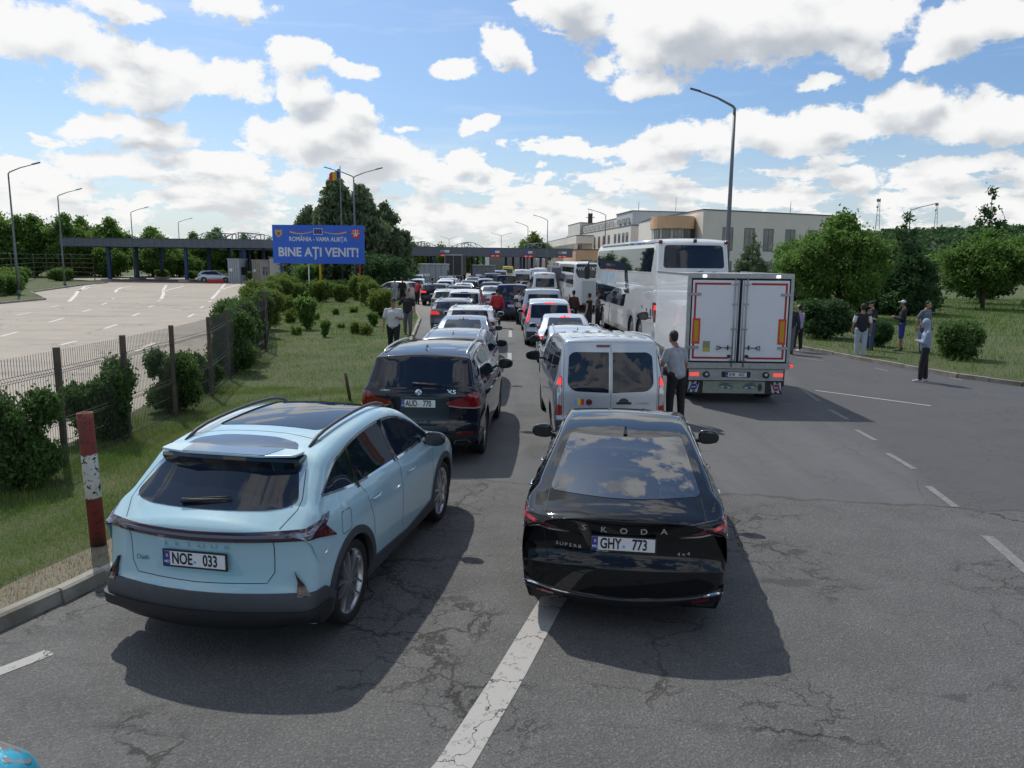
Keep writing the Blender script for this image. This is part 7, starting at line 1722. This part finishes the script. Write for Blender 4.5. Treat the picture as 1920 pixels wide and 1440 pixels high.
for i,(px,py,s) in enumerate(small):
    q=P(px,py,.1); add_bush(WD[i%3] if py>=575 else BB[i%2],(LM_HEDGEL,LM_TREE,LM_LIGHT)[i%3],q.x,q.y,.08,i*1.1,(s*.75,s*.75,s*.8*rnd.uniform(.8,1.3)),wrd[0] if py>=575 else wrd[1],'scattered weedy shrubs on the verge' if py>=575 else 'small shrubs in the bed beneath the billboard','shrub')
# big pine group behind billboard
def pine_proto(seed,h,w,n):
    rnd=random.Random(seed); bl=[]
    for i in range(150):
        t=rnd.random()**.9; z=h*(.10+.88*t); rr=w/2*(1-t**1.8)*1.05; a=rnd.uniform(0,2*PI); q=rr*rnd.uniform(.2,1.1); s=(.26+.40*(1-t))*rnd.uniform(.6,1.3)
        bl.append((q*math.cos(a),q*math.sin(a),z,s,s,s*.7))
    me=leafmesh('crown',bl,n,.26,seed,2.4,.5,0,.25,n//18,True); tb=MB(); tb.tube([(0,0,-.1),(0.1,0,h*.5),(0,0,h*.96)],[.3,.2,.03],9)
    for b in bl[::2]: tb.tube([(0,0,max(.5,b[2]-.8)),(b[0]*.8,b[1]*.8,b[2])],[.07,.02],5)
    o=tb.build('trunk',BARK); d=o.data; bpy.data.objects.remove(o); return (me,d)
PP=[pine_proto(3,10.8,6.6,26000),pine_proto(8,9.2,7.0,24000)]
add_tree('pine_tree',PP[0],LM_PINE,-17.4,77,.05,.3,1.0,'tallest grey-green pine, directly behind the billboard and flagpole','tree','pines behind the billboard')
add_tree('pine_tree',PP[1],LM_PINE,-15.0,77,.05,1.3,(1.05,1.05,1.08),'broad pine right of the tallest pine, beside the double-armed lamp','tree','pines behind the billboard')
add_tree('pine_tree',PP[1],LM_PINE,-13.0,79,.05,2.3,(.85,.85,.92),'lower pine at the right end of the pine group','tree','pines behind the billboard')
add_tree('pine_tree',PP[0],LM_PINE,-22.0,84,.05,4.3,(.8,.8,.78),'lower pine at the left end of the pine group, above the billboard corner','tree','pines behind the billboard')
add_bush(BB[0],LM_DARK,-10.6,66.5,.05,1.0,(2.2,2.0,2.2),'tall dark shrub beside the red billboard post'); add_bush(BB[1],LM_DARK,-12.6,69,.05,2.0,(2.0,2.0,2.3),'tall dark shrub behind the right end of the billboard'); add_bush(BB[0],LM_TREE,-18.4,70,.05,2.0,(1.5,1.4,1.8),'green shrub standing before the pale service building')
# clipped dark hedge with fence below billboard
bl=[(x,0,.62,.5,.45,.66) for x in np.arange(-4.2,4.3,.42)]
hm=leafmesh('foliage',bl,14000,.09,77,1.5,.35); hm.materials.append(LM_HEDGE); e=empty('hedge',(-16.4,68,.05)); link(bpy.data.objects.new('foliage',hm),e); tag(e,'long clipped hedge below and behind the blue billboard','hedge')
# tree rows left and far
L1=mkproto('t',51,8.5,7.5,15000,.24,LM_TREE,.9,.16); L2=mkproto('t',57,9.0,7.0,15000,.24,LM_TREE,1.0,.16); L3=mkproto('t',61,6.0,6.8,12000,.24,LM_TREE,.6,.14)
rnd=random.Random(21); k=0
for i in range(46):
    t=i/45; x=-90+t*66; y=112+24*t+rnd.uniform(-6,6)
    px=960+1444*x/y
    s=1.20-.58*min(1,t*1.25)+rnd.uniform(-.10,.10)
    if i<3: s*=1.05
    add_tree('broadleaf_tree',(L1,L2,L3)[i%3],(LM_TREE,LM_TREE,LM_LIGHT)[(i*7)%3] if i%4==1 else LM_TREE,x,y,-.03,i*1.1,(s,s,s*rnd.uniform(.9,1.12)),'green tree in the tall row behind the left-hand road and canopy','tree','trees along the left-hand road')
for i in range(10):
    x=-72+i*4.2; y=88+i*1.7 if i<5 else 112
    s=rnd.uniform(.75,1.1); 
    if x>-52: y=113
    add_bush(BB[i%2],LM_TREE,x,y,-.03,i,(s*1.3,s*1.3,s*1.1),'round bush at the foot of the left tree row','bushes at the foot of the left tree row')
for i,(px,D) in enumerate([(15,60),(0,66),(30,72),(8,88),(-20,58)]):
    q=P(px,520,D=D); add_bush(BB[i%2],LM_LIGHT if i%2 else LM_TREE,q.x,D,.05,i,(1.1,1.1,1.15),'light green bush on the grass at the left picture edge','bushes on the far left grass')
for i,(px,s) in enumerate([(752,.9),(775,.95),(800,.85),(825,.9),(848,.8),(700,1.1),(725,1.0),(873,.8)]):
    D=168+i*3; q=P(px,500,D=D); add_tree('broadleaf_tree',L3,LM_LIGHT,q.x,D,-.03,i*1.7,s*1.15,'sunlit yellow-green tree beyond the right canopy','tree','sunlit trees beyond the right canopy')
q=P(1000,500,D=190); add_tree('broadleaf_tree',L1,LM_LIGHT,q.x,190,-.03,.7,1.12,'yellow-green tree rising above the right canopy beside the cream building','tree')
q=P(982,500,D=196); add_tree('broadleaf_tree',L2,LM_LIGHT,q.x,196,-.03,.7,.9,'lower yellow-green tree left of the one rising above the right canopy','tree')
# distant tree belts that read as one mass
bl=[]; rnd=random.Random(2)
for i in range(150): x=-420+i*5.9+rnd.uniform(-2,2); bl.append((x,rnd.uniform(-12,12),3.0+rnd.uniform(0,1.5),7,6,4.2+rnd.uniform(-1,1)))
wm_=leafmesh('far_woods',bl,52000,.95,5,1.3,.3); o=mobj('far_woods',wm_,LM_TREE); o.location=(60,300,-.5); tag(o,'distant belt of green woods on the horizon','woods',kind='stuff')

# woods on the hillside: too many crowns to count
V=[];r_=random.Random(9)
for i in range(1500):
    x=r_.uniform(150,880); yy=r_.uniform(480,650); t=(yy-480)/260; z=(26+max(0,x-250)*.05)*math.sin(PI*min(1,t*.62))**1.2*max(0,min(1,(x-120)/120))
    V.append((x,yy,z+1.5,7,7,4.5))
wm2=leafmesh('hillside_woods',V,60000,2.6,15,1.2,.3); o=mobj('hillside_woods',wm2,LM_DARK); tag(o,'dense dark green woods covering the far hillside','woods',kind='stuff')
# ================================================================ people
SKIN=mat('skin',(.42,.24,.16),.5,var=.12,scale=20); SKIN2=mat('skin_tanned',(.30,.165,.11),.5,var=.12,scale=20)
HAIRM=mat('hair_dark',(.018,.014,.012),.7,bump=.4,bscale=120)
def fabric(name,c): return mat('cloth_'+name,c,.85,var=.22,scale=7,bump=.35,bscale=26)
def capsule(mb,a,b,ra,rb,seg=14):
    a=Vector(a);b=Vector(b); d=b-a; L=d.length
    if L<1e-5: d=Vector((0,0,1)); L=1e-5
    d=d/L if L>1e-4 else Vector((0,0,1)); u=d.cross(Vector((0,0,1)))
    if u.length<.05: u=d.cross(Vector((0,1,0)))
    u.normalize(); w=d.cross(u); V=[];F=[]; rings=[]
    for k in range(1,5): t=-PI/2+k*PI/2/4.0*1.0; rings.append((a+d*(ra*math.sin(t)),ra*math.cos(t)))
    rings=[(a+d*(ra*math.sin(t)),ra*math.cos(t)) for t in(-1.2,-.75,-.3)]+[(a,ra),(b,rb)]+[(b+d*(rb*math.sin(t)),rb*math.cos(t)) for t in(.3,.75,1.2)]
    for c,r in rings:
        for k in range(seg): q=2*PI*k/seg; V.append(c+(u*math.cos(q)+w*math.sin(q))*r)
    V+=[a-d*ra,b+d*rb]; n=len(rings)
    for i in range(n-1):
        for k in range(seg): F.append((i*seg+k,i*seg+(k+1)%seg,(i+1)*seg+(k+1)%seg,(i+1)*seg+k))
    for k in range(seg): F.append((n*seg,(k+1)%seg,k)); F.append((n*seg+1,(n-1)*seg+k,(n-1)*seg+(k+1)%seg))
    mb.add(V,F,0,True)
def ell(mb,c,r,T=None):
    V=[];F=[];n,m=10,14
    for i in range(1,n):
        t=PI*i/n
        for k in range(m): q=2*PI*k/m; V.append(Vector((r[0]*math.sin(t)*math.cos(q),r[1]*math.sin(t)*math.sin(q),r[2]*math.cos(t))))
    V+=[Vector((0,0,r[2])),Vector((0,0,-r[2]))]
    if T is not None: V=[T@v for v in V]
    V=[v+Vector(c) for v in V]
    for i in range(n-2):
        for k in range(m): F.append((i*m+k,(i+1)*m+k,(i+1)*m+(k+1)%m,i*m+(k+1)%m))
    for k in range(m): F.append((m*(n-1),k,(k+1)%m)); F.append((m*(n-1)+1,(n-2)*m+(k+1)%m,(n-2)*m+k))
    mb.add(V,F,0,True)
def fuse(name,mb,vox,m,parent,smooth=2):
    o=mb.build(name,m,None)
    bm=bmesh.new(); bm.from_mesh(o.data); bmesh.ops.recalc_face_normals(bm,faces=bm.faces); bm.to_mesh(o.data); bm.free()
    r=o.modifiers.new('r','REMESH'); r.mode='VOXEL'; r.voxel_size=vox; r.use_smooth_shade=True
    if smooth: s=o.modifiers.new('s','SMOOTH'); s.factor=.5; s.iterations=smooth
    dg=bpy.context.evaluated_depsgraph_get(); me=bpy.data.meshes.new_from_object(o.evaluated_get(dg)); old=o.data; bpy.data.objects.remove(o); bpy.data.meshes.remove(old)
    me.name=name; me.materials.clear(); me.polygons.foreach_set('use_smooth',[True]*len(me.polygons)); return mobj(name,me,m,parent)
def person(x,y,z,face,label,h=1.76,skin=None,top=None,top_kind='tshirt',bottom=None,bottom_kind='trousers',shoes=None,hair=True,hood=None,cap=None,arms=('down','down'),stride=.0,lean=0,head_turn=0,nod=0,build=1.0,vox=.011,hands=True,vest=None,phone=False,group=None):
    """face: heading in degrees clockwise from +Y (0 = looking away from the camera)"""
    skin=skin or SKIN; s=h/1.76; e=empty('person',(x,y,z),-R(face)); e.scale=(s,s,s); bw=build
    hip=[Vector((sg*.095,0,.93)) for sg in(-1,1)]
    st=[stride,-stride]; knee=[];ank=[]
    for i,sg in enumerate((-1,1)):
        f=st[i]; knee.append(Vector((sg*.105,f*.5+.03*(1 if f>0 else 0),.50))); ank.append(Vector((sg*.11,f,.085+(.05 if f<-.12 else 0))))
    lv=Vector((0,lean*.45,0)); che=Vector((0,0,1.30))+lv*.8; nk=Vector((0,-.015,1.49))+lv; hd=Vector((0,.015+nod*.05,1.655-nod*.02))+lv*1.15
    sh=[Vector((sg*.185*bw,-.01,1.40))+lv for sg in(-1,1)]; el=[];wr=[]
    for i,sg in enumerate((-1,1)):
        k=arms[i]
        if k=='down': E_=sh[i]+Vector((sg*.075,-.02,-.285)); W_=E_+Vector((sg*.02,.07,-.25))
        elif k=='front': E_=sh[i]+Vector((sg*.075,.03,-.275)); W_=E_+Vector((-sg*.12,.22,.05))
        elif k=='phone': E_=sh[i]+Vector((sg*.03,.08,-.27)); W_=E_+Vector((-sg*.07,.19,.15))
        elif k=='face': E_=sh[i]+Vector((sg*.0,.14,-.24)); W_=E_+Vector((-sg*.08,.06,.23))
        elif k=='pocket': E_=sh[i]+Vector((sg*.11,-.05,-.27)); W_=E_+Vector((-sg*.08,.10,-.22))
        elif k=='hip': E_=sh[i]+Vector((sg*.17,-.06,-.24)); W_=E_+Vector((-sg*.12,.10,-.16))
        elif k=='fold': E_=sh[i]+Vector((sg*.02,.08,-.27)); W_=E_+Vector((-sg*.22,.14,.02))
        elif k=='swing': E_=sh[i]+Vector((sg*.05,.06,-.28)); W_=E_+Vector((0,.15,-.20))
        elif k=='back': E_=sh[i]+Vector((sg*.06,-.12,-.26)); W_=E_+Vector((0,-.02,-.26))
        el.append(E_); wr.append(W_)
    b=MB(); HT=Matrix.Rotation(-R(head_turn),4,'Z')
    # head, neck, face
    ell(b,hd+Vector((0,-.012,.02)),(.076,.093,.105),HT); ell(b,hd+HT@Vector((0,.022,-.055)),(.056,.062,.072),HT); capsule(b,nk-Vector((0,0,.06)),hd-Vector((0,.02,.06)),.060,.052)
    capsule(b,hd+HT@Vector((0,.082,.015)),hd+HT@Vector((0,.100,-.022)),.009,.015,8)
    for sg in(-1,1): ell(b,hd+HT@Vector((sg*.078,-.008,-.008)),(.010,.020,.032),HT)
    ell(b,hd+HT@Vector((0,.083,-.060)),(.026,.010,.009),HT); ell(b,hd+HT@Vector((0,.078,-.098)),(.022,.018,.016),HT)
    # torso
    for sx in(-.060,.060):
        capsule(b,Vector((sx*bw*.9,0,.98)),che+Vector((sx*bw,0,.0)),.098*bw,.104*bw)
    [capsule(b,nk-Vector((0,0,.04)),sh[i]+Vector((0,0,-.015)),.046,.046) for i in(0,1)]; capsule(b,nk-Vector((0,0,.07)),nk,.07,.058)
    for i,sg in enumerate((-1,1)):
        capsule(b,hip[i],knee[i],.088*bw,.058); capsule(b,knee[i],ank[i],.056,.038); ell(b,(knee[i]+ank[i])/2+Vector((0,-.02,.07)),(.047,.052,.10))
        capsule(b,ank[i]-Vector((0,.03,.035)),ank[i]+Vector((0,.15,-.055)),.036,.028)
        capsule(b,sh[i],el[i],.050*bw,.040); capsule(b,el[i],wr[i],.041,.027)
        # hand: palm, four fingers and a thumb
        d=(wr[i]-el[i]).normalized(); side=Vector((sg,0,0)); side=(side-d*side.dot(d)).normalized(); fwd=d.cross(side).normalized()
        if fwd.y<0 and abs(d.z)>.5: fwd=-fwd
        Pm=wr[i]+d*.055
        for q in(-.022,0,.022): capsule(b,wr[i]+fwd*q*.5,Pm+fwd*q+d*.02,.017,.015,8)
        if hands:
            for q,l in((-.031,.052),(-.011,.066),(.010,.070),(.030,.062)):
                c0=Pm+fwd*q+d*.025; c1=c0+d*l*.55-side*.006; c2=c1+d*l*.42-side*.022; capsule(b,c0,c1,.0088,.0082,7); capsule(b,c1,c2,.0082,.007,7)
            t0=wr[i]+d*.025+fwd*.028; t1=t0+(d*.6+fwd*.75)*.035; t2=t1+(d*.9+fwd*.15-side*.3)*.032; capsule(b,t0,t1,.012,.010,7); capsule(b,t1,t2,.010,.008,7)
    body=fuse('body',b,vox,skin,e)
    # eyes, brows
    q=MB()
    for sg in(-1,1): ell(q,hd+HT@Vector((sg*.031,.079,.008)),(.012,.006,.006),HT); 
    q.build('eyes',PLTXT,body); q=MB()
    for sg in(-1,1): capsule(q,hd+HT@Vector((sg*.018,.085,.030)),hd+HT@Vector((sg*.048,.076,.030)),.005,.004,6)
    q.build('eyebrows',HAIRM,body)
    vc=max(.011,vox)
    if top:
        t=MB(); g=.014
        lo_=.86 if top_kind!='tucked' else .95
        for sx in(-.062,.062):
            capsule(t,Vector((sx*bw*.92,.0,lo_+.09)),che+Vector((sx*bw*.98,0,-.015)),(.104+g)*bw,(.106+g)*bw)
        for sx in(-.03,.03): capsule(t,Vector((sx,.01,lo_+.09)),Vector((sx,.01,1.28))+lv*.8,(.108)*bw+g,.108*bw+g)
        [capsule(t,nk-Vector((0,0,.04)),sh[i]-Vector((0,0,.02)),.050,.050+g*.3) for i in(0,1)]; ell(t,(0,0,lo_+.075),(.178*bw+g,.125*bw+g,.10)); capsule(t,nk-Vector((0,0,.09)),nk-Vector((0,0,.045)),.085,.064)
        for i in(0,1):
            if top_kind in('tshirt','tucked'): capsule(t,sh[i],sh[i].lerp(el[i],.72),.050*bw+g*.6,.054+g)
            elif top_kind=='jacket': capsule(t,sh[i],el[i],.052*bw+g,.048+g); capsule(t,el[i],el[i].lerp(wr[i],.95),.052+g,.036+g*.7)
            elif top_kind=='vest': capsule(t,sh[i],sh[i].lerp(el[i],.10),.06+g,.05+g)
        fuse('shirt' if top_kind!='jacket' else 'jacket',t,vc,top,e,2)
    if vest:
        t=MB(); g=.012
        for i in(0,1): capsule(t,sh[i],sh[i].lerp(el[i],.7),.060+g*.6,.056+g*.6)
        fuse('shirt_sleeves',t,vc,vest,e,2)
    if bottom:
        t=MB(); g=.016
        capsule(t,(-.075,0,.95),(.075,0,.95),.102*bw,.102*bw)
        for i in(0,1):
            capsule(t,hip[i],knee[i],.094*bw+g,.066+g)
            if bottom_kind=='trousers': capsule(t,knee[i],ank[i]+Vector((0,0,.03)),.064+g,.052+g*.8)
            else: capsule(t,knee[i]+Vector((0,0,.10)),knee[i]+Vector((0,0,.02)),.085,.09)
        fuse('trousers' if bottom_kind=='trousers' else 'shorts',t,vc,bottom,e,2)
    t=MB()
    for i in(0,1):
        a=ank[i]; capsule(t,a+Vector((0,-.045,-.05)),a+Vector((0,.05,-.045)),.038,.045); capsule(t,a+Vector((0,.05,-.05)),a+Vector((0,.165,-.058)),.044,.032); capsule(t,a+Vector((0,-.03,.0)),a+Vector((0,0,-.03)),.045,.045)
        t.box(a.x-.045,a.x+.045,a.y-.085,a.y+.195,a.z-.085,a.z-.06)
    fuse('shoes',t,max(.012,vox),shoes or mat('shoe_dark',(.02,.02,.022),.6),e,1)
    if hair and not hood:
        t=MB(); ell(t,hd+HT@Vector((0,-.026,.042)),(.084,.094,.096),HT); ell(t,hd+HT@Vector((0,-.055,-.015)),(.072,.058,.075),HT); fuse('hair',t,max(.011,vox),HAIRM,body,1)
    if hood:
        t=MB(); ell(t,hd+HT@Vector((0,-.03,.03)),(.108,.115,.135),HT); ell(t,hd+HT@Vector((0,-.06,-.09)),(.11,.10,.09),HT); capsule(t,nk-Vector((.06,0,.03)),nk+Vector((.06,0,-.03)),.085,.085); fuse('hood',t,max(.011,vox),hood,e,2)
    if cap:
        t=MB(); ell(t,hd+HT@Vector((0,-.012,.055)),(.090,.103,.075),HT); ell(t,hd+HT@Vector((0,.115,.055)),(.065,.075,.010),HT); fuse('cap',t,max(.011,vox),cap,body,1)
    if phone:
        k=MB(); i=1; d=(wr[i]-el[i]).normalized(); T=Matrix.Translation(wr[i]+d*.09+Vector((-.02,.0,.015)))@d.to_track_quat('Z','Y').to_matrix().to_4x4(); k.box(-.036,.036,-.005,.005,-.04,.11,0,T); k.build('phone',GLOSSBLK,None) if False else None
    return tag(e,label,'person',group)
WT=fabric('white',(.60,.61,.62)); DK=fabric('black',(.016,.017,.022)); NV=fabric('navy',(.025,.030,.050)); RD=fabric('red',(.36,.020,.028)); GYL=fabric('light_grey',(.36,.39,.44)); JN=fabric('jeans',(.05,.085,.17)); JNL=fabric('pale_jeans',(.40,.46,.56)); PB=fabric('pale_blue_hoodie',(.26,.33,.44)); LIL=fabric('lilac',(.36,.32,.50)); GR_=fabric('grey',(.12,.13,.15)); BLS=fabric('blue',(.10,.15,.25)); BRG=fabric('beige',(.40,.34,.26)); MAR=fabric('maroon',(.12,.015,.03)); DKR=fabric('charcoal',(.04,.042,.05))
SHW=mat('shoe_white',(.6,.6,.6),.6)
q=(3.22,14.9)
person(q[0],q[1],0,-28,'man in grey-white T-shirt and black trousers leaning to the silver van with open door',1.80,SKIN2,GYL,'tshirt',DK,arms=('front','down'),lean=.20,nod=.8,stride=.04,vox=.009,build=1.03)
person(-3.78,24.4,.10,176,'man in a loose white T-shirt and dark cap walking towards the camera beside the grass',1.80,SKIN2,WT,'tshirt',DK,arms=('front','down'),stride=.16,cap=DK,vox=.009,build=1.15)
person(-4.25,31.2,.10,178,'man in a dark T-shirt with bare arms standing at the kerb by the spiky bush',1.80,SKIN,DK,'tshirt',GR_,arms=('down','hip'),stride=.1,vox=.012,build=1.05)
person(-.74,36.4,0,4,'man in a bright red tracksuit jacket walking away between the two lanes',1.80,SKIN,RD,'jacket',DK,arms=('down','down'),stride=.20,vox=.012,build=1.05)
person(11.75,25.9,0.0,10,'man with a black vest over white sleeves and very pale jeans on the right kerb',1.80,SKIN2,DK,'vest',JNL,vest=WT,arms=('down','down'),vox=.010,build=1.05,shoes=SHW,stride=.03)
person(12.75,27.4,.10,-100,'man in black T-shirt and blue jeans beside the man in pale jeans',1.74,SKIN,DK,'tshirt',JN,arms=('front','phone'),vox=.010,cap=DK,nod=.6)
person(13.75,27.2,.10,-60,'person in white cap, black jacket and blue shorts on the right lawn',1.78,SKIN2,DK,'jacket',BLS,'shorts',arms=('front','fold'),cap=WT,vox=.011,build=.98)
person(11.1,20.6,0,-70,'person in pale blue sweatshirt with hood up and black trousers on the asphalt',1.68,SKIN,PB,'jacket',DK,hood=PB,arms=('fold','face'),vox=.010,nod=1.0,stride=.08,shoes=mat('shoe_mixed',(.10,.10,.11),.6,col2=(.6,.6,.6),scale=14))
person(14.25,26.6,.10,150,'man in a grey-blue T-shirt standing behind the hooded person',1.80,SKIN,fabric('slate',(.13,.16,.21)),'tshirt',JN,arms=('down','back'),vox=.011,nod=.8,build=1.1)
person(9.65,26.8,0,25,'man in a navy jacket and grey trousers just right of the box truck',1.78,SKIN,NV,'jacket',GR_,arms=('down','down'),vox=.012,build=1.1,stride=.05)
person(10.25,27.6,0,-20,'person in a lilac top with fair hair beside the man in the navy jacket',1.66,SKIN,LIL,'jacket',DK,arms=('down','fold'),vox=.012,cap=BRG,stride=.05,shoes=SHW)
far=[(-5.75,55.3,4,DKR,'jacket',DK,'tall man in all-dark clothes walking up the left lane, seen from behind',1.85),(-8.1,56.8,0,DK,'jacket',DK,'man in black standing at the rear of the sideways champagne car',1.78),(-6.75,54.6,20,RD,'tshirt',DK,'person in a red and white top leaning beside the dark car with glowing lamps',1.7),
 (-8.75,57.5,6,GYL,'tshirt',JNL,'person in pale grey top and trousers at the kerb, leftmost of the walking group',1.75),(-8.7,60.5,-10,LIL,'tshirt',JN,'person in a lilac top in the middle of the walking group by the kerb',1.7),(-8.15,60.6,170,MAR,'tshirt',DK,'person in a maroon top at the right of the walking group by the kerb',1.68),
 (3.3,33.5,-60,DK,'vest',DKR,'man in a black vest beside the silver people carrier with tall lamps',1.76),(3.9,35.5,100,GR_,'jacket',DK,'man in a grey jacket and dark backpack near the lettered coach',1.78),(2.9,37,-20,fabric('brown',(.10,.05,.035)),'jacket',DK,'person in a brown jacket left of the lettered coach',1.74),
 (.30,38.2,30,WT,'tshirt',DK,'person in a white top squeezed between the dark blue van and the silver van',1.72),(-1.6,38.4,170,fabric('pink',(.45,.16,.18)),'tshirt',DKR,'person in a pinkish top left of the dark blue van',1.70),(.95,62,10,MAR,'jacket',DK,'person in a dark red jacket left of the white high-roof minibus',1.75),(1.3,59.5,-40,WT,'tshirt',JN,'person in a white T-shirt left of the white high-roof minibus',1.72),(.2,60.5,90,RD,'tshirt',DK,'person in a red shirt beside the black van',1.70)]
for x,y,fc,tp,tk,bt,lab,hh in far:
    person(x,y,0,fc,lab,hh,SKIN2 if y>50 else SKIN,tp,tk,bt,arms=('down','front' if 'leaning' in lab or 'grey jacket' in lab else 'down'),stride=.14 if 'walking' in lab else .04,vox=.018,hands=True,lean=.35 if 'leaning' in lab else 0)
for o in bpy.data.objects:
    if o.get('label') and not (4<=len(o['label'].split())<=16): print('LABEL',len(o['label'].split()),o['label'])
